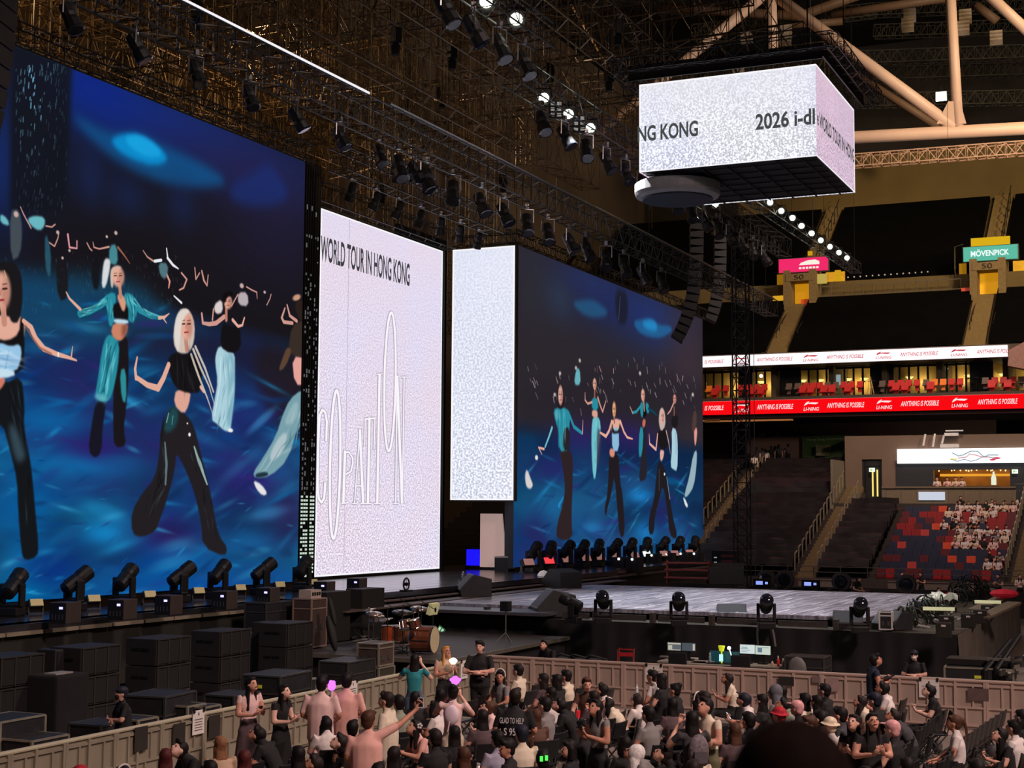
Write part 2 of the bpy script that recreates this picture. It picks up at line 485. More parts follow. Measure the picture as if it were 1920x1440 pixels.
# ---------------------------------------------------------------- what the video walls show (painted on each screen's own surface)
class Picture:
 def __init__(s, x0, x1, z0, z1, Y, res, bg):
  s.b = (x0, x1, z0, z1, Y)
  s.w, s.h = int((x1 - x0) * res), int((z1 - z0) * res)
  s.res = res
  s.a = np.empty((s.h, s.w, 3))
  s.a[:] = np.array(bg) / 255
  s.U, s.V = np.meshgrid(np.arange(s.w) + 0.5, np.arange(s.h) + 0.5)
 def m(s, p):
  q = at(p[0], p[1], Y=s.b[4])
  return ((q.x - s.b[0]) * s.res, (q.z - s.b[2]) * s.res)
 def _blend(s, sl, mask, col, alpha):
  k = (mask * alpha)[..., None]
  s.a[sl] = s.a[sl] * (1 - k) + np.array(col) / 255 * k
 def _win(s, lo, hi):
  x0, y0 = max(0, int(lo[0])), max(0, int(lo[1]))
  x1, y1 = min(s.w, int(hi[0]) + 2), min(s.h, int(hi[1]) + 2)
  return None if x1 <= x0 or y1 <= y0 else (slice(y0, y1), slice(x0, x1))
 def poly(s, pts, col, alpha=1.0, soft=1, smooth=1):
  """An outline given in photograph pixels, corners rounded, filled."""
  q = np.array([s.m(p) for p in pts])
  for _ in range(smooth):
   n = np.roll(q, -1, 0)
   q = np.stack([q * 0.75 + n * 0.25, q * 0.25 + n * 0.75], 1).reshape(-1, 2)
  sl = s._win(q.min(0) - soft * 3 - 2, q.max(0) + soft * 3 + 2)
  if sl is None:
   return
  acc = 0
  for ox, oy in ((-.25, -.25), (.25, -.25), (-.25, .25), (.25, .25)):
   X, Yv = s.U[sl] + ox, s.V[sl] + oy
   ins = np.zeros(X.shape, bool)
   for (xa, ya), (xb, yb) in zip(q, np.roll(q, -1, 0)):
    if ya == yb:
     continue
    c = (ya > Yv) != (yb > Yv)
    ins ^= c & (X < (xb - xa) * (Yv - ya) / (yb - ya) + xa)
   acc = acc + ins
  mk = acc / 4.0
  r = int(soft)
  for ax in (0, 1, 0, 1, 0, 1) if r else ():
   p = np.cumsum(np.pad(mk, [(r + 1, r) if a == ax else (0, 0) for a in (0, 1)], mode='edge'), ax)
   mk = (p[2 * r + 1:] - p[:-2 * r - 1] if ax == 0 else p[:, 2 * r + 1:] - p[:, :-2 * r - 1]) / (2 * r + 1)
  s._blend(sl, mk, col, alpha)
 def stroke(s, pts, wid, col, alpha=1.0):
  """A tapering brush stroke through photograph pixels; widths in photograph pixels."""
  q = [s.m(p) for p in pts]
  ws = [wid] * len(q) if isinstance(wid, (int, float)) else list(wid)
  k = (s.m((pts[0][0], pts[0][1] - 10))[1] - q[0][1]) / 10
  r = [w * k / 2 for w in ws]
  qa = np.array(q)
  R = max(r) + 2
  sl = s._win(qa.min(0) - R, qa.max(0) + R)
  if sl is None:
   return
  X, Yv = s.U[sl], s.V[sl]
  best = np.full(X.shape, -9.0)
  for i in range(len(q) - 1):
   (xa, ya), (xb, yb) = q[i], q[i + 1]
   L = (xb - xa) ** 2 + (yb - ya) ** 2 + 1e-9
   t = np.clip(((X - xa) * (xb - xa) + (Yv - ya) * (yb - ya)) / L, 0, 1)
   d = np.hypot(X - xa - t * (xb - xa), Yv - ya - t * (yb - ya))
   best = np.maximum(best, r[i] * (1 - t) + r[i + 1] * t - d)
  s._blend(sl, np.clip(best + 0.5, 0, 1), col, alpha)
 def blob(s, x, y, rx, ry, col, alpha=1.0, ang=0.0, hard=1.0):
  cx, cy = s.m((x, y))
  ux, uy = s.m((x + rx, y))
  kx, ky = abs(ux - cx), abs(s.m((x, y - ry))[1] - cy)
  sl = s._win((cx - 3 * max(kx, ky), cy - 3 * max(kx, ky)), (cx + 3 * max(kx, ky), cy + 3 * max(kx, ky)))
  if sl is None:
   return
  dx, dy = s.U[sl] - cx, s.V[sl] - cy
  c, n = math.cos(ang), math.sin(ang)
  e = ((dx * c + dy * n) / kx) ** 2 + ((-dx * n + dy * c) / ky) ** 2
  s._blend(sl, np.exp(-e ** hard), col, alpha)
 def smear(s, cx, cy, lx, ly, ang, col, alpha):
  R = 2.2 * max(lx, ly)
  sl = s._win((cx - R, cy - R), (cx + R, cy + R))
  if sl is not None:
   dx, dy = s.U[sl] - cx, s.V[sl] - cy
   c, n = math.cos(ang), math.sin(ang)
   s._blend(sl, np.exp(-((dx * c + dy * n) / lx) ** 2 - ((-dx * n + dy * c) / ly) ** 2), col, alpha)
 def fbm(s, cell, aspect=2.0, seed=0, oct=4):
  g = np.random.default_rng(seed)
  out = np.zeros((s.h, s.w))
  amp, tot = 1.0, 0.0
  for o in range(oct):
   cy = cell / 2 ** o
   cx = cy * aspect
   ny, nx = int(s.h / cy) + 3, int(s.w / cx) + 3
   n = g.random((ny, nx))
   yy, xx = s.V / cy, s.U / cx
   yi, xi = yy.astype(int), xx.astype(int)
   fy, fx = yy - yi, xx - xi
   fy, fx = fy * fy * (3 - 2 * fy), fx * fx * (3 - 2 * fx)
   v = (n[yi, xi] * (1 - fx) + n[yi, xi + 1] * fx) * (1 - fy) + (n[yi + 1, xi] * (1 - fx) + n[yi + 1, xi + 1] * fx) * fy
   out += v * amp
   tot += amp
   amp *= 0.5
  return out / tot
 def material(s, name, strength=1.0):
  im = bpy.data.images.new(name, s.w, s.h)
  px = np.ones((s.h, s.w, 4), np.float32)
  px[..., :3] = np.clip(s.a, 0, 1)
  im.pixels.foreach_set(px.ravel())
  im.update()
  im.pack()
  m = bpy.data.materials.new(name)
  m.use_nodes = True
  nt = m.node_tree
  nt.nodes.clear()
  t = nt.nodes.new('ShaderNodeTexImage')
  t.image = im
  uv = nt.nodes.new('ShaderNodeUVMap')
  nt.links.new(uv.outputs[0], t.inputs[0])
  e = nt.nodes.new('ShaderNodeEmission')
  e.inputs[1].default_value = strength
  nt.links.new(t.outputs[0], e.inputs[0])
  o = nt.nodes.new('ShaderNodeOutputMaterial')
  nt.links.new(e.outputs[0], o.inputs[0])
  return m
SK, SKS, SKP = (226, 170, 150), (150, 92, 74), (205, 150, 138)
TEAL, TEALD, TEALL = (40, 140, 158), (14, 66, 86), (110, 190, 200)
BK, BK2 = (20, 18, 20), (34, 30, 34)
JEAN, JEAND = (168, 205, 216), (96, 150, 170)
def floor_paint(p, line, seed, dim):
 """The wet blue floor below a slanting far edge (left px, left y, right px, right y)."""
 xa, ya, xb, yb = line
 (ua, va), (ub, vb) = p.m((xa, ya)), p.m((xb, yb))
 edge = va + (p.U - ua) * (vb - va) / (ub - ua)
 d = np.clip((edge - p.V) / (p.h * 0.62), 0, 1)
 f, g, k = p.fbm(150, 2.4, seed), p.fbm(90, 3.0, seed + 1), p.fbm(260, 1.6, seed + 2)
 base = np.stack([18 + 16 * (k - .4), 42 + 84 * d * f, 78 + 76 * d * (0.4 + g * .8)], -1)
 vio = np.clip((k - 0.50) * 5, 0, 1)[..., None]
 base = base * (1 - vio * .85) + np.array((38, 30, 88)) * vio * .85
 dk = np.clip((0.46 - g) * 7, 0, 1)[..., None]
 base = base * (1 - dk * .6) + np.array((16, 40, 80)) * dk * .6
 cy = np.clip((f - 0.60) * 7, 0, 1)[..., None] * (0.25 + d[..., None])
 base = base * (1 - cy * .6) + np.array((20, 128, 186)) * cy * .6
 mk = np.clip((edge - p.V) / 40 + .5, 0, 1)[..., None]
 p.a = p.a * (1 - mk) + base * dim / 255 * mk
def face(p, x, y, rx, ry, col=SK, sh=SKS, tilt=0.0, feat=True):
 p.blob(x, y, rx, ry, col, 1, tilt, 4)
 p.blob(x + rx * .45, y + ry * .15, rx * .5, ry * .75, sh, .45, tilt, 1.5)
 if feat:
  for sx in (-.42, .38):
   p.stroke([(x + sx * rx - rx * .2, y - ry * .08), (x + sx * rx + rx * .2, y - ry * .1)], max(1.0, ry * .1), (50, 28, 30), .9)
   p.stroke([(x + sx * rx - rx * .22, y - ry * .3), (x + sx * rx + rx * .22, y - ry * .34)], max(.8, ry * .06), (80, 52, 48), .7)
  p.stroke([(x, y - ry * .05), (x - rx * .08, y + ry * .22)], max(.9, ry * .07), sh, .6)
  p.stroke([(x - rx * .25, y + ry * .48), (x + rx * .25, y + ry * .46)], max(1.1, ry * .11), (150, 46, 60), .9)
# ---- left wall
A = Picture(19.0, 43.72, 2.28, 16.9, 28.0, 62, (24, 21, 25))
f = A.fbm(240, 1.5, 3)
for x, y, rx, ry, c, al in ((330, 235, 260, 75, (22, 44, 118), .95), (180, 170, 120, 80, (16, 40, 130), .9), (470, 320, 150, 60, (34, 36, 82), .8), (520, 420, 120, 120, (36, 32, 62), .6), (0, 300, 50, 110, (22, 40, 96), .9), (-120, 300, 160, 140, (20, 38, 90), .9), (60, 300, 180, 60, (24, 40, 90), .35)):
 A.blob(x, y, rx, ry, c, al)
A.poly([(128, 212), (160, 226), (196, 246), (226, 252), (262, 248), (300, 270), (350, 292), (400, 318), (430, 345), (380, 352), (330, 350), (270, 330), (215, 300), (170, 262)], (18, 84, 140), .8, 8)
A.poly([(205, 262), (232, 250), (262, 252), (296, 272), (318, 300), (290, 312), (250, 300), (222, 284)], (12, 140, 205), .95, 4)
A.poly([(232, 256), (262, 252), (290, 270), (306, 292), (276, 296), (244, 278)], (26, 164, 224), .8, 3)
A.poly([(424, 352), (470, 328), (503, 303), (528, 335), (545, 372), (500, 390), (440, 382)], (28, 46, 112), .7, 9)
for x, y, rx, ry in ((240, 370, 40, 40), (340, 385, 30, 45), (170, 330, 24, 60)):
 A.blob(x, y, rx, ry, (26, 40, 86), .5)
A.poly([(20, 60), (136, 100), (124, 400), (18, 400)], (20, 22, 30), .93, 5, 0)
g = np.random.default_rng(4)
for i in range(210):
 x, y = 30 + g.random() * 96, 118 + (g.random() ** 1.5) * 280
 k = math.exp(-((x - 62) / 26) ** 2 - ((y - 180) / 90) ** 2) + .18
 A.stroke([(x, y), (x - .6, y + 2 + 9 * g.random())], 1.2 + 1.3 * g.random(), (120, 190, 220), min(1, k * (0.3 + g.random() * .8)))
floor_paint(A, (0, 505, 560, 650), 21, 1.0)
A.poly([(-80, 505), (110, 512), (250, 520), (330, 600), (420, 640), (250, 640), (120, 640), (-80, 650)], (22, 72, 104), .75, 14)
A.poly([(180, 620), (330, 610), (560, 650), (580, 800), (500, 790), (470, 700), (380, 680), (250, 660)], (30, 24, 46), .75, 16)
A.poly([(470, 640), (590, 660), (590, 830), (520, 800), (490, 740)], (32, 26, 32), .85, 12)
for x, y, rx, ry, c, al in ((90, 790, 90, 40, (10, 104, 168), .8), (140, 870, 110, 30, (14, 120, 180), .8), (50, 950, 60, 90, (6, 96, 160), .8), (200, 1000, 50, 26, (20, 136, 200), .9), (470, 1020, 70, 24, (24, 92, 150), .9), (330, 1060, 80, 40, (10, 92, 160), .7), (100, 1070, 60, 50, (10, 44, 120), .9), (180, 840, 60, 25, (44, 26, 104), .8), (470, 900, 60, 50, (48, 28, 110), .7), (540, 960, 40, 60, (44, 24, 70), .8), (320, 1000, 60, 36, (46, 22, 80), .8), (450, 780, 70, 60, (36, 32, 110), .6), (20, 1120, 80, 30, (0, 100, 160), .8), (290, 1110, 80, 30, (8, 84, 150), .8)):
 A.blob(x, y, rx, ry, c, al)
WET = ((30, 150, 205), (10, 112, 172), (8, 58, 122), (14, 36, 84), (52, 34, 112), (24, 84, 138), (60, 170, 214))
def wet(p, x0, x1, y0, y1, n, seed, k=1.0):
 g = np.random.default_rng(seed)
 for i in range(n):
  x, y = x0 + (x1 - x0) * g.random(), y0 + (y1 - y0) * g.random()
  r = (6 + 38 * g.random() ** 2) * k
  p.blob(x, y, r, r * (.12 + .3 * g.random()), WET[int(g.random() * 7)], .18 + .4 * g.random(), (g.random() - .35) * .9, .7 + g.random())
def folds(p, line, width, light, dark, n, seed):
 """Short creases of light and shade across a sleeve or trouser leg."""
 g = np.random.default_rng(seed)
 for i in range(n):
  f = g.random() * (len(line) - 1.001)
  a, b2 = line[int(f)], line[int(f) + 1]
  t = f - int(f)
  x, y = a[0] * (1 - t) + b2[0] * t, a[1] * (1 - t) + b2[1] * t
  dx, dy = b2[0] - a[0], b2[1] - a[1]
  L = math.hypot(dx, dy) + 1e-6
  o, s = (g.random() - .5) * width * .8, (.25 + .45 * g.random()) * width
  x, y = x - dy / L * o, y + dx / L * o
  (cx, cy), (ex, ey) = p.m((x, y)), p.m((x + dx / L * s, y + dy / L * s))
  k = width * (.05 + .06 * g.random()) * s / width
  _, fy = p.m((x, y - max(1.2, k * 1.5)))
  p.smear(cx, cy, math.hypot(ex - cx, ey - cy), abs(fy - cy), math.atan2(ey - cy, ex - cx) + .5 * (g.random() - .5), light if i % 2 else dark, .25 + .4 * g.random())
wet(A, -20, 570, 700, 1130, 300, 2)
wet(A, 0, 330, 560, 700, 50, 5)
# far dancers
for pts, w, c in (([(58, 428), (44, 402), (38, 388)], (3, 3, 2), SKP), ([(86, 424), (97, 426), (103, 421)], 3, SKP), ([(92, 455), (102, 462), (108, 448), (110, 438)], (3, 3, 3, 2), SKP), ([(127, 440), (130, 464), (144, 466), (144, 452)], (5, 4, 3, 3), (225, 150, 160)),
                  ([(204, 463), (186, 467), (176, 464), (174, 454)], (4, 3, 3, 2), SKP), ([(221, 464), (232, 478), (243, 494)], (5, 4, 2), SKS), ([(163, 456), (168, 466), (172, 470)], 3, SKP), ([(268, 470), (276, 482), (288, 490)], (2, 3, 4), SKP), ([(290, 490), (302, 488)], 6, (230, 235, 240)), ([(312, 466), (314, 482)], (3, 4), (235, 235, 235)),
                  ([(314, 484), (324, 497), (334, 504)], (6, 6, 3), (230, 232, 236)), ([(312, 514), (318, 528), (316, 540)], (5, 5, 3), (225, 150, 140)), ([(340, 512), (350, 524), (344, 540), (336, 544)], (4, 4, 4, 3), SKP), ([(365, 502), (367, 524), (374, 512)], 3, SKP), ([(378, 508), (382, 526), (388, 536), (390, 516)], (4, 5, 3, 3), SKP),
                  ([(462, 538), (472, 544), (481, 548), (482, 560)], (3, 3, 3, 2), SKP), ([(446, 552), (438, 566), (434, 574)], 3, SKP), ([(500, 572), (506, 560), (508, 552)], 2.5, SKP), ([(326, 555), (340, 568)], (3, 5), (235, 235, 235)), ([(400, 580), (398, 600)], 4, SKP)):
 A.stroke(pts, w, c)
for pts, c in (([(50, 410), (66, 404), (84, 408), (84, 424), (74, 434), (58, 424)], TEALL), ([(18, 395), (36, 392), (42, 430), (38, 480), (20, 490)], (70, 78, 86)), ([(205, 460), (219, 458), (221, 498), (204, 494)], (70, 140, 150)), ([(196, 484), (207, 486), (206, 505), (198, 540), (190, 540), (192, 505)], (222, 226, 228)), ([(296, 492), (316, 494), (312, 525), (300, 518)], (84, 120, 128)), ([(446, 548), (464, 548), (466, 575), (446, 572)], (190, 180, 184)), ([(84, 430), (96, 470), (94, 528), (84, 500)], (40, 84, 104)), ([(104, 480), (126, 480), (128, 560), (108, 565)], (26, 24, 28)), ([(0, 400), (14, 410), (18, 425), (0, 418)], TEALL), ([(400, 572), (416, 560), (418, 586), (404, 590)], (225, 215, 212)), ([(172, 470), (186, 480), (186, 545), (172, 540)], (22, 22, 26))):
 A.poly(pts, c, .95, 1)
for x, y, r in ((30, 402, 6), (108, 436, 4), (117, 484, 3), (217, 437, 4), (200, 444, 3), (453, 536, 5), (130, 470, 3), (496, 548, 3)):
 A.blob(x, y, r * .8, r, (200, 170, 165), 1, 0, 3)
for i in range(120):
 x, y = g.random() * 340, 470 + g.random() * 110
 A.stroke([(x, y), (x + 3 * g.random() - 1, y + 3 + 6 * g.random())], 1.2, (110, 160, 180), .22)
# white-jeans dancer and the one at the right edge
A.poly([(410, 648), (424, 655), (440, 660), (440, 700), (440, 740), (433, 795), (432, 810), (420, 808), (408, 796), (395, 787), (403, 745), (408, 715), (403, 680), (404, 665)], JEAN)
A.poly([(424, 660), (440, 664), (440, 730), (434, 800), (424, 800), (428, 730)], JEAND, .55, 3)
A.stroke([(414, 670), (412, 720), (402, 780)], 2, (220, 238, 244), .8)
folds(A, [(424, 668), (428, 730), (415, 795)], 26, (206, 232, 240), (84, 132, 152), 26, 1)
A.blob(432, 807, 5, 4, (235, 235, 232), 1, 0, 3)
A.poly([(416, 604), (430, 612), (450, 612), (452, 655), (432, 664), (412, 650)], BK)
A.stroke([(420, 594), (405, 606), (392, 608), (380, 606), (378, 588)], (9, 9, 8, 6, 5), SKP)
A.stroke([(436, 600), (446, 612), (454, 610), (458, 596)], (7, 6, 5, 4), SK)
A.stroke([(424, 578), (424, 600)], 8, (180, 120, 104))
face(A, 427, 566, 8, 14)
A.poly([(416, 560), (420, 548), (434, 546), (438, 556), (426, 556), (420, 572)], (18, 14, 16))
A.poly([(540, 660), (546, 612), (566, 600), (580, 604), (580, 668), (562, 672)], (56, 44, 38))
A.poly([(538, 650), (548, 656), (534, 690), (521, 697), (530, 670)], (92, 66, 50))
A.poly([(547, 668), (575, 672), (575, 722), (552, 722)], (226, 160, 150))
A.poly([(543, 748), (566, 730), (582, 740), (580, 790), (558, 800), (540, 862), (506, 894), (478, 897), (474, 886), (492, 860), (518, 816), (528, 782)], (118, 158, 168))
A.poly([(546, 760), (560, 750), (556, 790), (530, 800)], (150, 180, 186), .8, 2)
A.poly([(526, 815), (540, 810), (530, 850), (505, 868), (508, 845)], (196, 206, 210), .7, 2)
folds(A, [(565, 760), (545, 830), (490, 885)], 30, (190, 208, 212), (60, 96, 110), 22, 2)
A.poly([(478, 888), (500, 884), (504, 892), (480, 897)], (20, 40, 52), .9, 1)
A.poly([(474, 900), (490, 908), (502, 926), (492, 930), (480, 917)], (228, 226, 226))
A.stroke([(548, 606), (532, 604), (528, 596), (534, 578)], (7, 7, 6, 4), SKP)
A.stroke([(556, 602), (543, 592), (538, 572)], (7, 6, 4), SKP)
A.blob(556, 558, 8, 6, (200, 150, 120), 1, .3, 3)
A.poly([(550, 566), (570, 562), (580, 600), (562, 606)], (44, 32, 28))
# teal-jacket dancer
A.poly([(222, 640), (238, 622), (242, 690), (236, 770), (231, 805), (237, 836), (214, 840), (212, 800), (212, 740), (214, 690)], (26, 22, 26))
A.poly([(180, 750), (200, 750), (192, 800), (190, 848), (178, 860), (165, 846), (171, 800)], (24, 22, 34))
A.poly([(198, 632), (208, 626), (224, 642), (221, 690), (210, 742), (200, 755), (177, 748), (185, 700), (190, 660)], TEAL)
for q in ([(200, 645), (196, 690), (186, 735)], [(214, 660), (206, 700), (198, 740)]):
 A.stroke(q, 3, TEALL, .7)
A.stroke([(208, 650), (202, 690), (194, 735)], 3, TEALD, .7)
folds(A, [(212, 640), (202, 690), (190, 748)], 28, (120, 214, 222), (12, 70, 88), 30, 3)
A.poly([(224, 694), (236, 690), (237, 756), (228, 752)], (44, 140, 150))
A.poly([(178, 736), (202, 742), (198, 756), (176, 748)], TEALL, .7, 2)
A.poly([(212, 604), (241, 606), (237, 628), (224, 642), (207, 628)], (204, 130, 100))
A.poly([(228, 606), (241, 606), (237, 628), (228, 636)], (110, 62, 52), .7, 3)
A.poly([(194, 556), (214, 546), (218, 562), (212, 612), (204, 612), (202, 590)], TEAL)
A.poly([(230, 548), (250, 553), (259, 575), (254, 598), (246, 608), (236, 590)], TEAL)
A.poly([(210, 572), (224, 566), (240, 572), (241, 604), (213, 600)], BK)
A.poly([(213, 597), (241, 600), (240, 608), (213, 606)], (190, 216, 232))
A.poly([(219, 552), (231, 552), (237, 572), (231, 588), (222, 566)], (214, 152, 124))
A.stroke([(200, 562), (186, 574), (168, 584), (150, 588)], (15, 14, 13, 15), TEAL)
A.stroke([(196, 562), (180, 574), (152, 582)], 3, TEALL, .8)
A.stroke([(190, 580), (168, 592), (152, 596)], 3, TEALD, .8)
A.stroke([(250, 566), (262, 582), (280, 592), (300, 596)], (13, 12, 10, 9), TEAL)
A.stroke([(252, 560), (266, 580), (296, 592)], 2.5, TEALL, .8)
folds(A, [(200, 562), (168, 584), (152, 588)], 14, (130, 220, 226), (10, 60, 76), 26, 4)
folds(A, [(206, 560), (206, 600)], 14, (130, 220, 226), (10, 60, 76), 12, 5)
folds(A, [(244, 556), (250, 600)], 18, (130, 220, 226), (10, 60, 76), 20, 6)
folds(A, [(252, 566), (280, 592), (300, 596)], 11, (130, 220, 226), (10, 60, 76), 20, 7)
A.stroke([(150, 580), (138, 568), (130, 560), (124, 548)], (7, 6, 5, 3), SK)
A.stroke([(298, 596), (308, 595), (317, 588)], (7, 6, 2), SK)
A.stroke([(306, 597), (312, 606)], (4, 2), SK)
A.stroke([(224, 534), (226, 556)], 9, (190, 132, 112))
A.poly([(206, 520), (208, 502), (220, 498), (230, 502), (214, 510), (212, 540), (208, 540)], (206, 190, 180))
face(A, 221, 519, 12, 20, SK, SKS, -.15)
# blonde dancer in black
A.poly([(322, 758), (336, 772), (350, 778), (364, 800), (376, 850), (394, 921), (404, 980), (412, 1008), (426, 1026), (422, 1044), (380, 1026), (377, 978), (364, 922), (344, 872), (330, 848), (328, 880), (312, 940), (299, 975), (292, 996), (266, 1008), (247, 1001), (246, 960), (266, 925), (290, 898), (299, 850), (300, 803)], BK2)
A.poly([(322, 758), (336, 772), (330, 800), (316, 812), (304, 806)], (30, 80, 86), .8, 3)
A.stroke([(316, 775), (312, 792)], 3, (120, 180, 185), .8)
A.stroke([(324, 780), (322, 796)], 2, (120, 180, 185), .7)
A.stroke([(309, 830), (312, 870), (310, 908)], (4, 7, 5), (110, 140, 140), .8)
A.stroke([(364, 838), (374, 868), (388, 908)], (4, 10, 4), (160, 190, 186), .9)
A.blob(355, 815, 2.5, 4, (240, 240, 235), 1, 0, 3)
A.blob(351, 794, 1.5, 2, (230, 230, 225), 1, 0, 3)
A.poly([(330, 728), (358, 732), (354, 760), (344, 778), (325, 758)], (222, 164, 146))
A.poly([(312, 676), (326, 660), (350, 662), (368, 668), (378, 690), (378, 735), (354, 738), (326, 728)], (22, 20, 22))
A.stroke([(316, 684), (306, 710), (296, 728)], (11, 12, 13), SK)
A.stroke([(296, 728), (276, 722), (256, 708)], (13, 11, 9), SK)
A.stroke([(255, 710), (253, 692), (257, 670)], (8, 7, 4), SK)
A.stroke([(376, 726), (382, 734)], 7, SK)
for q in ([(362, 655), (376, 690), (392, 725), (402, 760)], [(358, 665), (372, 705), (388, 745), (398, 775)], [(366, 650), (384, 690), (400, 735)]):
 A.stroke(q, (6, 6, 4, 1.5)[:len(q)], (214, 200, 186), .9)
A.poly([(324, 640), (327, 605), (334, 584), (346, 577), (358, 586), (365, 608), (364, 640), (356, 660), (344, 664), (332, 660)], (206, 190, 178))
A.stroke([(348, 636), (350, 656)], 11, (190, 132, 114))
for i in range(16):
 A.stroke([(338 + i * .9, 580), (328 + i * .5, 612), (327 + i * .6, 650)], 1.2, (236, 226, 214) if i % 2 else (160, 138, 122), .5)
face(A, 349, 610, 13, 28)
A.poly([(326, 620), (332, 588), (346, 578), (357, 584), (348, 590), (340, 606), (337, 640), (334, 664), (328, 648)], (222, 212, 204))
folds(A, [(345, 670), (350, 725)], 40, (50, 48, 52), (8, 8, 9), 16, 8)
folds(A, [(312, 800), (310, 880), (275, 970)], 26, (66, 84, 90), (10, 10, 12), 16, 9)
folds(A, [(360, 830), (385, 920), (400, 1010)], 24, (60, 76, 82), (10, 10, 12), 14, 10)
# woman at the left edge
A.poly([(-40, 705), (8, 720), (40, 704), (46, 760), (44, 800), (54, 850), (60, 890), (66, 960), (72, 1022), (70, 1044), (46, 1052), (40, 1036), (34, 960), (32, 900), (20, 850), (4, 790), (-30, 800), (-60, 900), (-80, 980), (-95, 960), (-70, 850)], (20, 22, 26))
A.poly([(14, 800), (26, 792), (48, 850), (46, 862), (30, 870)], (64, 90, 104), .7, 4)
A.poly([(-30, 700), (10, 706), (8, 722), (-10, 740), (-30, 725)], (206, 120, 100))
A.poly([(-40, 600), (0, 590), (36, 592), (48, 602), (44, 640), (0, 650), (-45, 640)], SK)
A.poly([(-40, 612), (-10, 634), (14, 640), (36, 626), (38, 594), (44, 596), (46, 650), (42, 705), (-42, 705)], BK)
A.poly([(-30, 646), (0, 642), (20, 650), (38, 644), (41, 668), (30, 700), (-30, 704)], (150, 196, 228))
A.poly([(-28, 690), (26, 692), (28, 708), (-28, 710)], (196, 222, 236))
A.stroke([(16, 660), (10, 690)], 4, (110, 150, 190), .6)
A.stroke([(44, 602), (58, 614), (66, 634), (82, 654), (106, 664), (130, 671), (143, 676)], (9, 11, 12, 12, 10, 7, 4), SK)
A.stroke([(48, 612), (60, 632), (74, 652), (96, 664)], 5, SKS, .7)
A.stroke([(133, 672), (136, 650)], (4, 2), SK)
A.blob(109, 665, 1.5, 5, (240, 240, 245), 1, 0, 3)
A.poly([(-30, 530), (-18, 500), (6, 490), (28, 492), (40, 515), (42, 560), (36, 604), (22, 606), (16, 590), (-26, 590)], (26, 24, 26))
A.stroke([(6, 576), (8, 606)], 14, (196, 138, 118))
folds(A, [(24, 730), (44, 840), (54, 1030)], 30, (52, 76, 86), (8, 9, 12), 16, 11)
folds(A, [(-10, 670), (30, 676)], 34, (210, 230, 244), (96, 140, 180), 14, 12)
face(A, 2, 545, 18, 38)
A.poly([(-14, 516), (4, 504), (20, 516), (26, 560), (20, 600), (34, 604), (42, 560), (38, 505), (10, 490), (-20, 500)], (26, 24, 26))
A.stroke([(8, 508), (12, 522)], 3, (226, 170, 110), .8)
A.a = A.a * (1 + 0.05 * (f[..., None] - .5))
# ---- right wall
B = Picture(61.62, 90.5, 2.2, 17.0, 28.0, 40, (44, 39, 45))
for x, y, rx, ry, c, al in ((1140, 560, 90, 60, (32, 40, 84), .9), (1230, 600, 60, 60, (34, 52, 110), .8), (1110, 530, 50, 30, (38, 48, 90), .7), (1000, 540, 30, 60, (44, 44, 52), .8), (1290, 700, 40, 120, (62, 48, 56), .8), (1050, 560, 26, 40, (44, 54, 74), .8)):
 B.blob(x, y, rx, ry, c, al)
B.poly([(1072, 566), (1096, 562), (1112, 562), (1128, 572), (1142, 586), (1128, 596), (1100, 594), (1082, 580)], (36, 84, 124), .85, 4)
B.poly([(1186, 602), (1206, 598), (1222, 598), (1236, 610), (1256, 610), (1262, 620), (1240, 634), (1216, 632), (1196, 622)], (34, 96, 148), .9, 3)
B.poly([(1202, 604), (1220, 598), (1232, 606), (1232, 622), (1212, 618)], (36, 140, 200), .8, 4)
B.poly([(1152, 540), (1178, 548), (1176, 610), (1156, 606)], (28, 28, 38), .8, 5)
B.stroke([(1163, 556), (1160, 600)], 2, (90, 110, 140), .6)
floor_paint(B, (980, 800, 1310, 838), 61, 0.86)
B.poly([(970, 700), (1320, 700), (1320, 790), (1150, 800), (1100, 790), (980, 800)], (40, 34, 42), .7, 16)
for x, y, rx, ry, c, al in ((1040, 880, 50, 30, (38, 34, 100), .8), (1110, 950, 60, 40, (30, 84, 130), .8), (1195, 905, 50, 26, (32, 78, 130), .8), (1040, 950, 34, 30, (28, 100, 150), .8), (1200, 930, 22, 14, (30, 130, 200), .9), (1210, 1000, 22, 22, (30, 124, 196), .9), (1270, 1010, 26, 40, (34, 92, 148), .9), (1110, 990, 22, 14, (36, 120, 180), .8), (1000, 1000, 30, 40, (36, 34, 92), .8), (1180, 820, 60, 30, (44, 32, 96), .8), (1080, 820, 40, 30, (46, 34, 100), .7), (1240, 960, 18, 30, (38, 34, 90), .8), (1150, 1020, 60, 20, (36, 90, 140), .8), (1010, 1040, 40, 16, (34, 48, 120), .8)):
 B.blob(x, y, rx, ry, c, al)
g = np.random.default_rng(8)
for i in range(74):
 x = 984 + g.random() * 320
 y = 682 + 70 * g.random() + 18 * math.sin(x / 40)
 a = g.random() * 2.4 - .4
 L = 4 + 9 * g.random()
 B.stroke([(x, y), (x + L * .4 * math.sin(a), y + L)], 1.2 + 2 * g.random(), (190, 186, 186) if i % 3 else (210, 160, 150), .3 + .5 * g.random())
for x, y in ((1050, 700), (1087, 676), (1200, 700), (1299, 740), (1040, 740), (1080, 690)):
 B.blob(x, y, 2.2, 4, (210, 196, 190), .9, 0, 2)
B.poly([(1080, 692), (1087, 690), (1089, 722), (1076, 722)], TEALL, .9)
wet(B, 985, 1308, 850, 1045, 150, 6, .5)
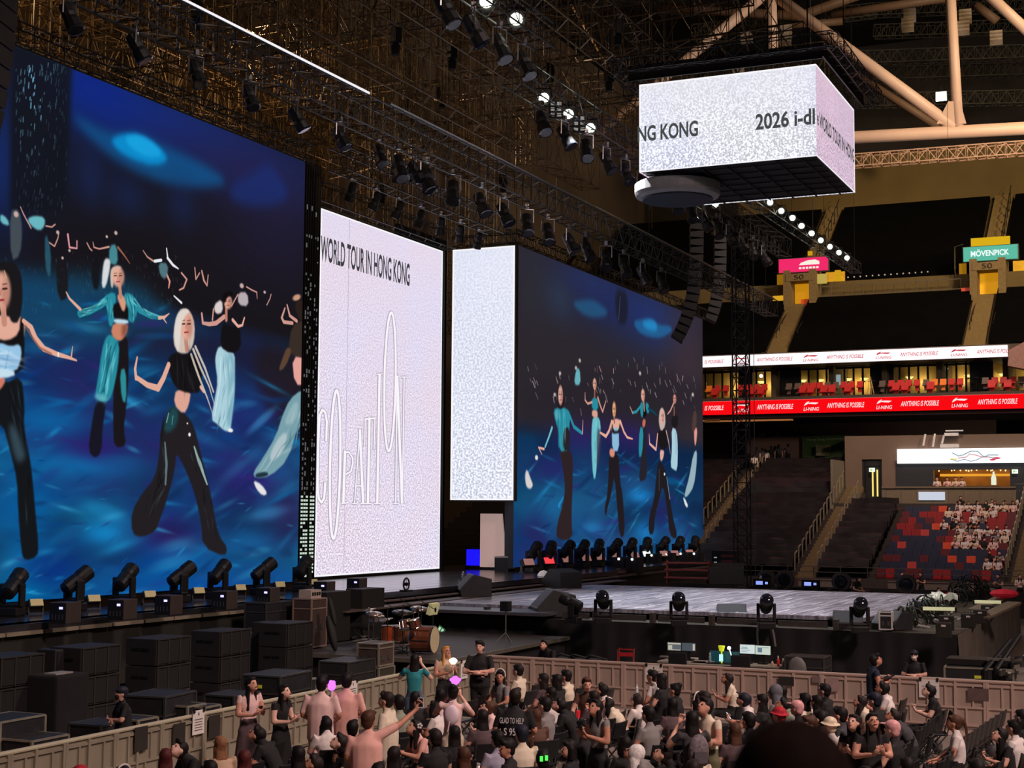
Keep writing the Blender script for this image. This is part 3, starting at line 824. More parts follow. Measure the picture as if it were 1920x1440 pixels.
# teal-shirt dancer
B.poly([(1048, 840), (1073, 842), (1074, 900), (1071, 975), (1074, 1012), (1043, 1012), (1044, 985), (1056, 944), (1060, 916), (1056, 880)], (46, 34, 36))
B.poly([(1037, 768), (1048, 764), (1062, 765), (1070, 776), (1067, 803), (1068, 843), (1048, 848), (1047, 806), (1042, 792)], TEAL)
B.poly([(1056, 804), (1068, 800), (1069, 843), (1056, 846)], (40, 34, 38))
B.poly([(1040, 770), (1050, 768), (1050, 786), (1042, 788)], TEALL, .6, 2)
folds(B, [(1052, 768), (1054, 840)], 22, (130, 210, 216), (14, 70, 84), 22, 1)
B.stroke([(1035, 802), (1029, 820), (1022, 838)], (7, 6, 5), TEALL)
B.stroke([(1068, 779), (1076, 800), (1091, 812)], (7, 8, 7), TEAL)
B.stroke([(1092, 812), (1093, 788)], (5, 2), SKP)
B.stroke([(1020, 842), (1010, 839), (1016, 852)], (5, 4, 2), SK)
B.blob(1006, 858, 3, 5, (230, 225, 220), 1, 0, 3)
B.poly([(1044, 738), (1048, 718), (1056, 722), (1058, 760), (1052, 768), (1046, 764)], (30, 22, 24))
face(B, 1051, 741, 4.6, 19, (222, 170, 158))
B.poly([(988, 878), (996, 900), (1000, 910), (994, 918), (986, 912), (984, 890)], (214, 206, 204))
B.stroke([(1056, 932), (1048, 948)], (3, 9), (40, 140, 200), .8)
# teal halter dancer
B.poly([(1112, 780), (1124, 782), (1127, 808), (1121, 845), (1117, 898), (1112, 897), (1109, 845), (1109, 803)], TEALL)
folds(B, [(1118, 785), (1116, 890)], 10, (170, 226, 230), (20, 90, 104), 18, 2)
B.poly([(1119, 800), (1128, 810), (1124, 860), (1119, 890)], (60, 60, 74), .8, 2)
B.poly([(1110, 768), (1120, 768), (1121, 784), (1110, 782)], (216, 160, 140))
B.poly([(1109, 746), (1121, 746), (1122, 769), (1110, 769)], TEAL)
B.stroke([(1110, 754), (1102, 757), (1097, 750), (1097, 736)], (5, 4.5, 4, 2), SKP)
B.stroke([(1121, 746), (1126, 762), (1130, 772), (1136, 752)], (6, 5, 5, 3), SKP)
B.stroke([(1115, 730), (1115, 744)], 6, SKS)
face(B, 1115, 720, 3.6, 11)
# centre dancer
B.poly([(1142, 850), (1160, 850), (1162, 900), (1168, 930), (1172, 1004), (1162, 1008), (1158, 960), (1152, 888), (1147, 922), (1138, 957), (1136, 970), (1133, 956), (1139, 927), (1141, 890)], (34, 28, 32))
B.poly([(1143, 840), (1153, 842), (1152, 858), (1143, 856)], (216, 140, 118))
B.poly([(1146, 790), (1154, 784), (1164, 788), (1162, 812), (1146, 812)], SK)
B.poly([(1147, 804), (1160, 800), (1161, 846), (1148, 846)], (136, 186, 214))
B.poly([(1148, 790), (1150, 808), (1160, 808), (1162, 790), (1164, 812), (1146, 814)], BK, .9)
B.stroke([(1147, 790), (1142, 808), (1136, 818), (1125, 811)], (7, 7, 7, 4), SK)
B.stroke([(1163, 790), (1170, 810), (1176, 820), (1186, 823)], (7, 6, 5, 3), SK)
B.stroke([(1151, 776), (1152, 792)], 6, SKS)
B.poly([(1146, 764), (1150, 752), (1156, 760), (1157, 780), (1147, 782)], (30, 22, 22))
face(B, 1151.5, 768, 3.6, 15, (232, 176, 130))
# teal-jacket dancer again
B.poly([(1206, 800), (1212, 795), (1212, 850), (1214, 897), (1197, 905), (1202, 862)], (38, 34, 44))
B.poly([(1199, 800), (1207, 802), (1204, 855), (1197, 858)], TEAL)
B.poly([(1205, 786), (1211, 786), (1209, 802), (1204, 800)], (200, 110, 84))
B.poly([(1203, 766), (1212, 766), (1212, 782), (1203, 782)], BK)
B.poly([(1200, 756), (1206, 752), (1206, 784), (1201, 780)], TEAL)
B.poly([(1210, 753), (1217, 758), (1217, 776), (1212, 774)], TEAL)
B.stroke([(1201, 762), (1193, 772), (1186, 774)], (6, 6, 5), TEAL)
B.stroke([(1186, 774), (1181, 762)], (4, 2), SKP)
B.stroke([(1216, 766), (1226, 773), (1231, 778)], (6, 5, 4), TEALD)
B.stroke([(1207, 752), (1208, 770)], 4, SK)
face(B, 1205.5, 741, 3.6, 12, (236, 180, 160))
# blonde dancer again
B.poly([(1235, 862), (1240, 868), (1247, 880), (1250, 895), (1257, 942), (1262, 972), (1270, 1003), (1266, 1012), (1255, 1002), (1251, 955), (1243, 905), (1235, 942), (1228, 967), (1226, 1002), (1216, 1002), (1217, 966), (1227, 936), (1230, 897)], (32, 28, 32))
B.stroke([(1250, 895), (1256, 935)], (2, 3), (170, 180, 180), .8)
B.stroke([(1236, 880), (1236, 920)], 2, (110, 110, 116), .7)
B.poly([(1237, 842), (1246, 844), (1243, 862), (1238, 866)], (222, 170, 156))
B.poly([(1232, 812), (1240, 804), (1250, 806), (1253, 842), (1236, 844)], (28, 24, 26))
B.stroke([(1233, 814), (1230, 842)], (5, 6), SK)
B.stroke([(1230, 843), (1218, 832), (1217, 814)], (6, 5, 2), SK)
B.stroke([(1249, 808), (1254, 830), (1257, 852)], (4, 4, 1), (190, 170, 160))
B.poly([(1235, 785), (1237, 768), (1242, 763), (1247, 774), (1248, 798), (1240, 810), (1236, 798)], (196, 176, 166))
face(B, 1242, 781, 3.4, 14, (228, 170, 160))
B.blob(1246, 889, 1.4, 3, (240, 240, 240), 1, 0, 3)
# last two
B.poly([(1259, 800), (1269, 806), (1271, 840), (1270, 884), (1262, 880), (1257, 875), (1260, 840)], JEAN)
B.stroke([(1267, 812), (1268, 850)], 3, JEAND, .7)
B.poly([(1259, 780), (1272, 776), (1270, 804), (1259, 800)], (30, 26, 30))
B.stroke([(1263, 756), (1257, 770), (1252, 776)], (5, 4, 3), SKP)
B.stroke([(1264, 764), (1264, 778)], 5, SKS)
face(B, 1265, 748, 3, 9, (220, 150, 130))
B.poly([(1300, 850), (1307, 842), (1306, 875), (1301, 912), (1290, 930), (1283, 933), (1285, 920), (1292, 896)], (150, 176, 186))
B.poly([(1280, 932), (1284, 934), (1291, 950), (1286, 952)], (230, 228, 226))
B.poly([(1301, 802), (1308, 802), (1305, 836), (1302, 834)], (220, 150, 140))
B.poly([(1299, 774), (1306, 768), (1306, 800), (1297, 815)], (80, 58, 54))
def wall_panel(name, label, x0, x1, z0, z1, Y, m):
 t = thing(name, label, 'video screen', ((x0 + x1) / 2, Y, z0))
 q = MB(); q.quad((x0, Y, z0), (x1, Y, z0), (x1, Y, z1), (x0, Y, z1))
 o = q.build('display', m, t, world=True)
 uv = o.data.uv_layers.new(name='UVMap')
 for i, c in enumerate(((0, 0), (1, 0), (1, 1), (0, 1))):
  uv.data[i].uv = c
 q = MB(); q.box(((x0 + x1) / 2 + .13, Y + 0.2, (z0 + z1) / 2), (x1 - x0 - .26, 0.36, z1 - z0 + .12))
 q.build('cabinet', BLACKP, t, world=True)
 return t
wall_panel('video_wall', 'giant video wall left of the stage centre showing dancers on a blue floor, largest figures', 19.0, 43.72, 2.28, 16.9, 28.0, A.material('dance_film_left'))
t = wall_panel('video_wall', 'video wall right of the stage centre showing a row of small dancers on blue floor', 61.62, 90.5, 2.2, 17.0, 28.0, B.material('dance_film_right'))
def static_mat(name, c1, c2, z0, z1, scale, strength=1.0, lo=0.25, hi=1.0):
 """White noise on an LED wall: grain grows stronger towards the foot of the picture."""
 m = bpy.data.materials.new(name)
 m.use_nodes = True
 nt = m.node_tree
 nt.nodes.clear()
 N = nt.nodes.new
 tc = N('ShaderNodeTexCoord')
 n = N('ShaderNodeTexNoise')
 n.inputs['Scale'].default_value = scale
 n.inputs['Detail'].default_value = 1.0
 nt.links.new(tc.outputs['Object'], n.inputs['Vector'])
 n2 = N('ShaderNodeTexNoise')
 n2.inputs['Scale'].default_value = 0.22
 n2.inputs['Detail'].default_value = 2
 nt.links.new(tc.outputs['Object'], n2.inputs['Vector'])
 cmix = N('ShaderNodeMix'); cmix.data_type = 'RGBA'
 r2 = N('ShaderNodeMapRange'); r2.inputs['From Min'].default_value = .38; r2.inputs['From Max'].default_value = .62
 nt.links.new(n2.outputs['Fac'], r2.inputs['Value'])
 nt.links.new(r2.outputs[0], cmix.inputs['Factor'])
 cmix.inputs[6].default_value = (*srgb(c1), 1)
 cmix.inputs[7].default_value = (*srgb(c2), 1)
 sep = N('ShaderNodeSeparateXYZ')
 nt.links.new(tc.outputs['Object'], sep.inputs[0])
 amp = N('ShaderNodeMapRange')
 amp.inputs['From Min'].default_value = z0; amp.inputs['From Max'].default_value = z1
 amp.inputs['To Min'].default_value = hi; amp.inputs['To Max'].default_value = lo
 nt.links.new(sep.outputs['Z'], amp.inputs['Value'])
 g1 = N('ShaderNodeMapRange')
 g1.inputs['From Min'].default_value = .40; g1.inputs['From Max'].default_value = .60
 g1.inputs['To Min'].default_value = -1; g1.inputs['To Max'].default_value = 1
 nt.links.new(n.outputs['Fac'], g1.inputs['Value'])
 mul = N('ShaderNodeMath'); mul.operation = 'MULTIPLY'
 nt.links.new(g1.outputs[0], mul.inputs[0]); nt.links.new(amp.outputs[0], mul.inputs[1])
 add = N('ShaderNodeMath'); add.operation = 'MULTIPLY_ADD'; add.inputs[1].default_value = .30; add.inputs[2].default_value = 1.0
 nt.links.new(mul.outputs[0], add.inputs[0])
 sc = N('ShaderNodeVectorMath'); sc.operation = 'SCALE'
 nt.links.new(cmix.outputs[2], sc.inputs[0]); nt.links.new(add.outputs[0], sc.inputs['Scale'])
 e = N('ShaderNodeEmission'); e.inputs[1].default_value = strength
 nt.links.new(sc.outputs[0], e.inputs[0])
 o = N('ShaderNodeOutputMaterial')
 nt.links.new(e.outputs[0], o.inputs[0])
 return m
INK = glow('screen_ink', (62, 62, 66), 1.0)
EDGE = glow('screen_edge', (250, 248, 252), 1.0)
# centre wall
cx0, cx1, cz0, cz1, cY = 49.93, 60.52, 2.12, 16.7, 31.2
t = thing('video_wall', 'tall white noise screen at the back of the stage with a tour title and stretched lettering', 'video screen', (55.2, cY, cz0))
q = MB(); q.quad((cx0, cY, cz0), (cx1, cY, cz0), (cx1, cY, cz1), (cx0, cY, cz1))
q.build('display', static_mat('static_pink', (236, 222, 238), (232, 224, 246), 0, 14.6, 13.5, 0.95), t, world=True)
q = MB(); q.box(((cx0 + cx1) / 2, cY + .2, (cz0 + cz1) / 2), (cx1 - cx0 + .1, .36, cz1 - cz0 + .1)); q.build('cabinet', BLACKP, t, world=True)
q = MB()
for p0, p1 in (((cx1 - .07, cz0), (cx1, cz1)), ((cx0, cz1 - .06), (cx1, cz1)), ((cx0, cz0), (cx0 + .07, cz1)), ((cx0, cz0), (cx1, cz0 + .07))):
 q.box(((p0[0] + p1[0]) / 2, cY - .012, (p0[1] + p1[1]) / 2), (p1[0] - p0[0], .01, p1[1] - p0[1]))
q.build('bright_edge', EDGE, t, world=True)
q = MB()
L0, L1, T0 = at(594, 494, Y=cY - .02), at(768, 530.5, Y=cY - .02), at(594, 455, Y=cY - .02)
add_text(q, 'WORLD TOUR IN HONG KONG', (cx0, cY - .02, (L0.z + L1.z) / 2), (L1.x, cY - .02, (L0.z + L1.z) / 2), (cx0, cY - .02, (L0.z + L1.z) / 2 + 1.02), 0, .022)
q.build('tour_title', INK, t, world=True)
q = MB(); s0, s1 = at(655, 405, Y=cY), at(651, 1078, Y=cY); q.box((s0.x, cY - .01, (cz0 + cz1) / 2), (.025, .01, cz1 - cz0)); q.build('panel_seam', glow('seam', (188, 176, 196), 1), t, world=True)
def ellipse(cx, cy, rx, ry, lean=0.0, n=40, a0=0, a1=2 * PI):
 return [(cx + rx * math.sin(a0 + (a1 - a0) * i / n) - lean * -ry * math.cos(a0 + (a1 - a0) * i / n) / max(1, ry), cy - ry * math.cos(a0 + (a1 - a0) * i / n)) for i in range(n + 1)]
LET = [(ellipse(627.5, 871, 9.5, 139, 3), 5.5), (ellipse(730.5, 716, 10.5, 130, 2.5), 5.5),
       ([(611, 826), (612, 790), (609, 773), (604, 768), (599, 778), (597, 800), (595.5, 860), (595, 915), (597, 936), (602, 942), (607, 934), (609, 905)], 5),
       ([(646, 846), (643, 942)], 6), ([(640, 944), (649, 943)], 3), ([(645, 848), (654, 848), (660, 858), (661, 868), (657, 884), (648, 889)], 4),
       ([(674, 806), (664, 943)], 3), ([(674, 806), (680, 943)], 6), ([(667, 911), (678, 911)], 3), ([(660, 944), (668, 944)], 3), ([(676, 944), (685, 944)], 3),
       ([(692, 784), (689, 943)], 6), ([(683, 786), (703, 784)], 4), ([(684, 786), (683, 836)], 3), ([(702, 784), (700.5, 842)], 3), ([(684, 944), (695, 944)], 3),
       ([(711, 702), (706.5, 943)], 6), ([(706, 702), (716, 701)], 3), ([(701, 944), (712, 944)], 3),
       ([(744, 706), (741, 943)], 3.5), ([(744, 706), (753, 943)], 6.5), ([(757, 708), (753.5, 943)], 3.5), ([(740, 706), (747, 705)], 3), ([(752, 707), (762, 707)], 3), ([(737, 944), (746, 944)], 3)]
def ribbon(mb, pts, w, off):
 P = [at(x, y, Y=cY) for x, y in pts]
 w = w * 0.0208
 for i in range(len(P) - 1):
  a, b2 = P[i], P[i + 1]
  d = Vector((b2.x - a.x, 0, b2.z - a.z))
  if d.length < 1e-5:
   continue
  d.normalize()
  n = Vector((-d.z * 1.7, 0, d.x)) * (w / 2)
  e = d * (w * .25)
  mb.quad(*[Vector((v.x, cY - off, v.z)) for v in (a - n - e, b2 - n + e, b2 + n + e, a + n - e)])
q = MB()
for pts, w in LET:
 ribbon(q, pts, w + 3.0, .012)
q.build('lettering_outline', glow('letter_shadow', (176, 164, 182), 1), t, world=True)
q = MB()
for pts, w in LET:
 ribbon(q, pts, w - .4, .022)
q.build('lettering', glow('letter_white', (250, 246, 252), 1), t, world=True)
# tall return screen facing across the stage
rx = 61.58
t = thing('video_wall', 'narrow tall blue-white noise screen hanging between centre screen and right video wall', 'video screen', (rx, 29.6, 5.23))
q = MB(); q.quad((rx, 31.2, 5.23), (rx, 28.0, 5.23), (rx, 28.0, 16.93), (rx, 31.2, 16.93))
q.build('display', static_mat('static_blue', (226, 230, 246), (232, 234, 250), 0, 11.7, 10, 0.98, .2, 1.0), t, world=True)
q = MB(); q.box((rx + .16, 29.6, 11.08), (.28, 3.3, 11.8)); q.build('cabinet', BLACKP, t, world=True)
q = MB()
for y0, y1, z0, z1 in ((31.2, 31.12, 5.23, 16.93), (28.08, 28.0, 5.23, 16.93), (31.2, 28.0, 5.23, 5.3), (31.2, 28.0, 16.86, 16.93)):
 q.box((rx - .012, (y0 + y1) / 2, (z0 + z1) / 2), (.01, abs(y0 - y1), abs(z1 - z0)))
q.build('bright_edge', EDGE, t, world=True)
# LED net strip closing the left wall's inner edge
t = thing('led_strip_column', 'dark column of see-through LED strips beside the left video wall', 'LED strip', (44.25, 27.98, 2.3))
q = MB()
for i in range(7):
 q.box((43.80 + i * .155, 28.0, 9.65), (.05, .06, 14.7))
q.build('bar', BLACK, t, world=True)
q = MB(); g = np.random.default_rng(9)
for i, x in enumerate((43.84, 44.0, 44.15, 44.42, 44.57)):
 z = 2.45
 while z < 5.2:
  if g.random() > .12:
   q.box((x, 27.95, z), (.1, .02, .07))
  z += .13
q.build('bright_led', glow('led_green_white', (206, 226, 208), .95), t, world=True)
q = MB()
for i, x in enumerate((43.84, 44.0, 44.15, 44.42, 44.57)):
 z = 5.3
 while z < 15.4:
  if g.random() > .5 + (z - 5) * .03:
   q.box((x, 27.95, z), (.035, .02, .05 + .12 * g.random()))
  z += .17
q.build('dim_led', glow('led_dim', (150, 150, 156), .42), t, world=True)
# hanging cube of four screens
X0, X1, Y0, Y1, Z0, Z1 = 49.45, 55.76, 11.25, 17.62, 16.82, 20.02
cube = thing('screen_cube', 'four-sided cube of white noise screens hanging over the thrust stage', 'video screen', (52.6, 14.4, Z0))
SW, SP = static_mat('static_cube', (232, 232, 240), (226, 228, 246), 0, 3.2, 15, 1.0, .35, 1.15), static_mat('static_cube_side', (226, 196, 216), (216, 190, 212), 0, 3.2, 15, .95, .3, 1.0)
for nm, m, vs in (('front_screen', SW, ((X0, Y1, Z0), (X0, Y0, Z0), (X0, Y0, Z1), (X0, Y1, Z1))), ('side_screen', SP, ((X0, Y0, Z0), (X1, Y0, Z0), (X1, Y0, Z1), (X0, Y0, Z1))), ('back_screen', SW, ((X1, Y0, Z0), (X1, Y1, Z0), (X1, Y1, Z1), (X1, Y0, Z1))), ('inner_side_screen', SP, ((X1, Y1, Z0), (X0, Y1, Z0), (X0, Y1, Z1), (X1, Y1, Z1)))):
 q = MB(); q.quad(*vs); q.build(nm, m, cube, world=True)
q = MB()
q.box((X0 - .01, (Y0 + Y1) / 2, Z1 - .03), (.01, Y1 - Y0, .06)); q.box((X0 - .01, Y1 - .03, (Z0 + Z1) / 2), (.01, .06, Z1 - Z0)); q.box((X0 - .01, (Y0 + Y1) / 2, Z0 + .02), (.01, Y1 - Y0, .04))
q.box(((X0 + X1) / 2, Y0 - .01, Z1 - .03), (X1 - X0, .01, .06)); q.box((X1 - .03, Y0 - .01, (Z0 + Z1) / 2), (.06, .01, Z1 - Z0)); q.box(((X0 + X1) / 2, Y0 - .01, Z0 + .02), (X1 - X0, .01, .04))
q.build('bright_edge', EDGE, cube, world=True)
q = MB(); q.box(((X0 + X1) / 2, (Y0 + Y1) / 2, Z0 + .06), (X1 - X0 - .1, Y1 - Y0 - .1, .08))
for i in range(7):
 q.bar((X0 + .5 + i * .9, Y0 + .1, Z0 - .02), (X0 + .5 + i * .9, Y1 - .1, Z0 - .02), .03); q.bar((X0 + .1, Y0 + .5 + i * .9, Z0 - .05), (X1 - .1, Y0 + .5 + i * .9, Z0 - .05), .03)
q.box(((X0 + X1) / 2, (Y0 + Y1) / 2, Z1 - .05), (X1 - X0 - .1, Y1 - Y0 - .1, .06))
q.build('underside_frame', mat('cube_frame', (40, 40, 42), .6, .2), cube, world=True)
q = MB()
e = .75
for P, Q in (((X0 - e, Y0 - e, Z1 + .55), (X0 - e, Y1 + e, Z1 + .55)), ((X1 + e, Y0 - e, Z1 + .55), (X1 + e, Y1 + e, Z1 + .55)), ((X0 - e, Y0 - e, Z1 + .55), (X1 + e, Y0 - e, Z1 + .55)), ((X0 - e, Y1 + e, Z1 + .55), (X1 + e, Y1 + e, Z1 + .55))):
 truss(q, P, Q, .34, .5, 14, .022, .012)
for i in range(8):
 a = X0 - e + i * 1.1
 q.bar((a, Y0 - e, Z1 + .3), (a, Y1 + e, Z1 + .3), .02)
q.box((X0 - .3, (Y0 + Y1) / 2, Z1 + .35), (.05, Y1 - Y0 + .6, .55)); q.box(((X0 + X1) / 2, Y0 - .3, Z1 + .35), (X1 - X0 + .6, .05, .4))
q.build('top_truss', TRUSS, cube, world=True)
q = MB()
for i in range(5):
 for x in (X0 + .2, X1 - .2):
  q.bar((x, Y0 + .3 + i * 1.4, Z1 + .6), (x, Y0 + .3 + i * 1.4, 46), .02, 3)
q.build('hanging_cable', BLACK, cube, world=True)
zc0, zc1 = at(1310, 249, X=X0).z, at(1310, 216, X=X0).z
q = MB()
yl, yr = at(1183, 256, X=X0).y, at(1309, 244, X=X0).y
add_text(q, 'NG KONG', (X0 - .02, at(1196, 256, X=X0).y - .0, 17.92), (X0 - .02, yr, 17.92), (X0 - .02, at(1196, 256, X=X0).y, 18.5), 0, .026)
add_text(q, '2026 i-dl', (X0 - .02, at(1417, 230, X=X0).y, 17.92), (X0 - .02, at(1531, 220, X=X0).y + .05, 17.92), (X0 - .02, at(1417, 230, X=X0).y, 18.5), 0, .026)
add_text(q, 'e WORLD TOUR IN HONG', (X0 + .06, Y0 - .02, 17.92), (X1 - .12, Y0 - .02, 17.92), (X0 + .06, Y0 - .02, 18.46), 0, .026)
q.build('tour_title', glow('cube_ink', (70, 74, 74), 1), cube, world=True)
# the round pod hung under the cube's near corner
q = MB()
pod = [(2.0 * math.cos(a), 1.35 * math.sin(a)) for a in [2 * PI * i / 36 for i in range(36)]]
c = at(1270, 331, X=51.3)
t = thing('speaker_pod', 'grey drum-shaped pod hanging below the screen cube', 'speaker pod', (51.3, c.y, Z0 - .66))
R36 = 36
q.lathe([(1.3, 0), (1.52, .08), (1.56, .2), (1.56, .52), (1.5, .56)], (0, 0, 0), None, 36)
q.build('shell', mat('pod_grey', (150, 150, 150), .5, 0, var=.05), t, smooth=False)
q = MB(); q.lathe([(1.3, -.02), (1.28, -.06)], (0, 0, 0), None, 36); q.build('base', mat('pod_base', (40, 44, 54), .5), t)
# ---------------------------------------------------------------- rigging: trusses, hanging lights, speaker arrays
def truss_thing(label, P, Q, w=.55, h=.55, n=None, m=None, group=None, r=.028, rd=.016, name='lighting_truss'):
 t = thing(name, label, 'truss', ((P[0] + Q[0]) / 2, (P[1] + Q[1]) / 2, min(P[2], Q[2])), 0, group)
 q = MB(); truss(q, P, Q, w, h, n, r, rd)
 q.build('lattice', m or TRUSS, t, world=True)
 if max(P[2], Q[2]) > 14:
  q = MB()
  for f in ((.02, .35, .65, .98) if abs(P[2] - Q[2]) < 3 else (1,)):
   p = Vector(P).lerp(Vector(Q), f); q.bar(p, (p.x, p.y, 48.3), .013, 3)
  q.build('hanging_cable', BLACK, t, world=True)
 return t
# header trusses over the walls
truss_thing('black truss along the top of the left video wall', (18.5, 28.3, 17.35), (44.4, 28.3, 17.35), .5, .6, 44)
truss_thing('black truss along the top of the right video wall', (61.8, 28.3, 17.45), (91.5, 28.3, 17.45), .5, .6, 44)
truss_thing('short black truss above the narrow return screen', (61.9, 28.0, 17.35), (61.9, 31.3, 17.35), .4, .45, 7)
t = truss_thing('black ladder-bottomed truss hung above the centre screen with small spotlights', (44.6, 27.2, 17.15), (57.8, 27.2, 17.15), .75, .8, 22)
truss_thing('dark header truss directly above the pink-white centre screen', (44.8, 30.9, 17.2), (60.8, 30.9, 17.2), .5, .8, 22)
# stage front truss with its bright top tube
ta = truss_thing('long black stage-front truss with a bright tube along its top', (18, 22.2, 16.45), (85.5, 22.2, 16.75), .7, .9, 90)
q = MB()
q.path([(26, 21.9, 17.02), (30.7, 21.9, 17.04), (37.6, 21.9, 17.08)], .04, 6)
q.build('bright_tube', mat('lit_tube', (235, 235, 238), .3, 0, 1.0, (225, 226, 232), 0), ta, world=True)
q = MB(); q.path([(38.9, 21.9, 17.1), (58.5, 21.9, 17.2), (85.0, 21.9, 17.25)], .035, 6); q.build('top_tube', ALU, ta, world=True)
truss_thing('black truss of mid-air spotlights left of the screen cube', (43.0, 19.7, 19.0), (78, 19.5, 18.9), .7, .9, 44)
truss_thing('black truss carrying two greenish-white lamps at the top of the picture', (24, 16.6, 18.2), (38, 16.4, 18.2), .6, .7, 18)
truss_thing('far black truss edged with a row of small white lamps under the cube', (58.5, 16.2, 17.75), (79, 15.9, 17.75), .5, .5, 30)
# tower
tw = at(1388, 480, X=66)
truss_thing('tall black tower truss standing right of the right video wall', (66, tw.y, 1.3), (66, tw.y, 16.9), .62, .62, 26, None, None, .035, .022, 'truss_tower')
q = MB(); q.bar((66.2, tw.y - .55, 1.4), (66.2, tw.y - .55, 16.9), .018); tag(q.build('tower_cable', ALU), 'thin pale cable running down beside the tower truss', 'cable')
# the mother grid over the stage
g = np.random.default_rng(21)
GR = 'mother grid trusses over the stage'
for i, (y, z) in enumerate(((19.5, 22.6), (23.0, 22.2), (26.0, 21.2), (29.5, 21.6), (33.0, 22.4), (36.5, 23.2), (40.5, 23.6))):
 truss_thing('deep bronze-lit grid truss running across above the stage', (22, y, z), (66, y, z), .9, 1.9, 40, TRUSSB, GR, .035, .024, 'grid_truss')
for i, x in enumerate((27, 30.5, 34, 37.5, 41, 45, 49, 53, 57.5, 62, 66)):
 truss_thing('grid truss running upstage through the rigging', (x, 14.5, 24.6 + .3 * (i % 3)), (x, 45, 24.0 + .3 * (i % 3)), .9, 2.2, 26, TRUSSB if i % 3 else TRUSS, GR + ', lengthwise', .035, .024, 'grid_truss')
for i in range(18):
 x, y = 28 + 40 * g.random(), 27 + 16 * g.random()
 truss_thing('upright bronze-lit grid tower among the hanging rigging', (x, y, 20.5 + 2 * g.random()), (x, y, 30), .55, .55, 12, TRUSSB, 'uprights of the mother grid', .035, .022, 'grid_upright')
for i in range(20):
 x, y, z = 26 + 40 * g.random(), 17 + 26 * g.random(), 21 + 5 * g.random()
 dx, dy = (5 + 6 * g.random()) * g.choice((-1, 1)), 5 * (g.random() - .5)
 q = MB(); q.bar((x, y, z), (x + dx, y + dy, z + 3 + 3 * g.random()), .05, 5, caps=True)
 tag(q.build('grid_brace', TRUSSB), 'slanting bronze-lit brace in the rigging grid', 'brace', 'slanting braces of the mother grid')
for i in range(18):
 x = 54 + 2.15 * i + .5 * g.random()
 y = 41.5 + 3 * g.random()
 truss_thing('tall bronze-lit lattice mast at the back of the rigging', (x, y, 15.5 + 2 * g.random()), (x, y, 33), .5 + .4 * g.random(), .5, 20, TRUSSB, 'lattice masts at the back', .04, .026, 'lattice_mast')
for i in range(60):
 x, y = 27 + 46 * g.random(), 15.5 + 22 * g.random()
 q = MB(); q.bar((x, y, 17.6 + 2 * g.random()), (x, y, 34), .016, 3)
 tag(q.build('rigging_cable', mat('cable_grey', (96, 92, 86), .5, .4)), 'thin vertical hoist cable in the rigging', 'cable', 'hoist cables')
for i in range(22):
 x, y, z = 28 + 38 * g.random(), 18 + 20 * g.random(), 19.8 + 3.5 * g.random()
 t = thing('chain_hoist', 'dark chain hoist body hanging in the rigging grid', 'hoist', (x, y, z), g.random() * 3, 'chain hoists in the grid')
 q = MB(); q.box((0, 0, .3), (.35, .28, .55)); q.build('body', BLACK, t, bevel=.03)
 q = MB(); q.path([(0, 0, .6), (.05, 0, .75), (0, 0, .85)], .025, 5); q.build('hook', ALU, t)
 q = MB(); q.lathe([(.13, -.35), (.16, -.05), (.13, 0)], (0, 0, 0), None, 8); q.build('chain_bag', BLACKF, t)
 q = MB(); q.bar((0, 0, .85), (0, 0, 48.2 - z), .014, 4); q.build('chain', ALU, t)
# ---- light fixtures
def make_moving_head(label, group, tilt=-58):
 t = thing('moving_head_light', label, 'stage light', (0, 0, 0), 0, group)
 q = MB(); q.box((0, 0, .09), (.42, .42, .18)); q.build('base', BLACKP, t, bevel=.03)
 q = MB()
 for s in (-1, 1):
  q.box((s * .205, 0, .42), (.08, .2, .46))
 q.box((0, 0, .21), (.5, .18, .06)); q.build('yoke', BLACKP, t, bevel=.02)
 R = Euler((math.radians(tilt), 0, 0)).to_matrix()
 q = MB(); q.lathe([(.09, -.3), (.15, -.27), (.165, -.1), (.165, .05), (.15, .12), (.175, .2), (.175, .42), (.16, .44)], (0, 0, .6), R, 14); h = q.build('head', BLACKP, t, smooth=False)
 q = MB(); q.lathe([(.15, .445), (.1, .47), (.03, .48)], (0, 0, .6), R, 14); q.build('lens', mat('lens_dark', (30, 34, 44), .08, 0, spec=.9, var=0), h, smooth=True)
 return t
def deckpos(px, py):
 p = at(px, py, Z=2.0)
 if p.y > 27.2:
  p = at(px, py, Y=27.2)
  p.z = 2.0
 return p
mh = make_moving_head('black moving head light at left edge of stage deck in front of the dance screen', 'moving heads along the left deck')
first = True
for i, (px, py, rz) in enumerate(((22, 1146, .3), (138, 1137, -.2), (232, 1128, .2), (335, 1119, -.3), (408, 1112, .1), (490, 1106, -.3), (566, 1097, .2))):
 p = deckpos(px, py)
 if i == 0:
  o = mh; o.location = p; o.rotation_euler = (0, 0, rz - PI / 2)
 else:
  o = dup(mh, p, rz - PI / 2)
 o['label'] = 'black moving head light on left deck, %s from the left edge' % ('first', 'second', 'third', 'fourth', 'fifth', 'sixth', 'seventh')[i]
 o.scale = (1.25,) * 3
for i in range(11):
 p = deckpos(1000 + 30.2 * i, 1064 - 1.5 * i + (3 if i == 0 else 0))
 o = dup(mh, p, -PI / 2 + .2 * math.sin(i * 2.1), 'black moving head light below the right video wall, %s from the left' % ('one', 'two', 'three', 'four', 'five', 'six', 'seven', 'eight', 'nine', 'ten', 'eleven')[i], 'moving heads along the right deck', 1.45)
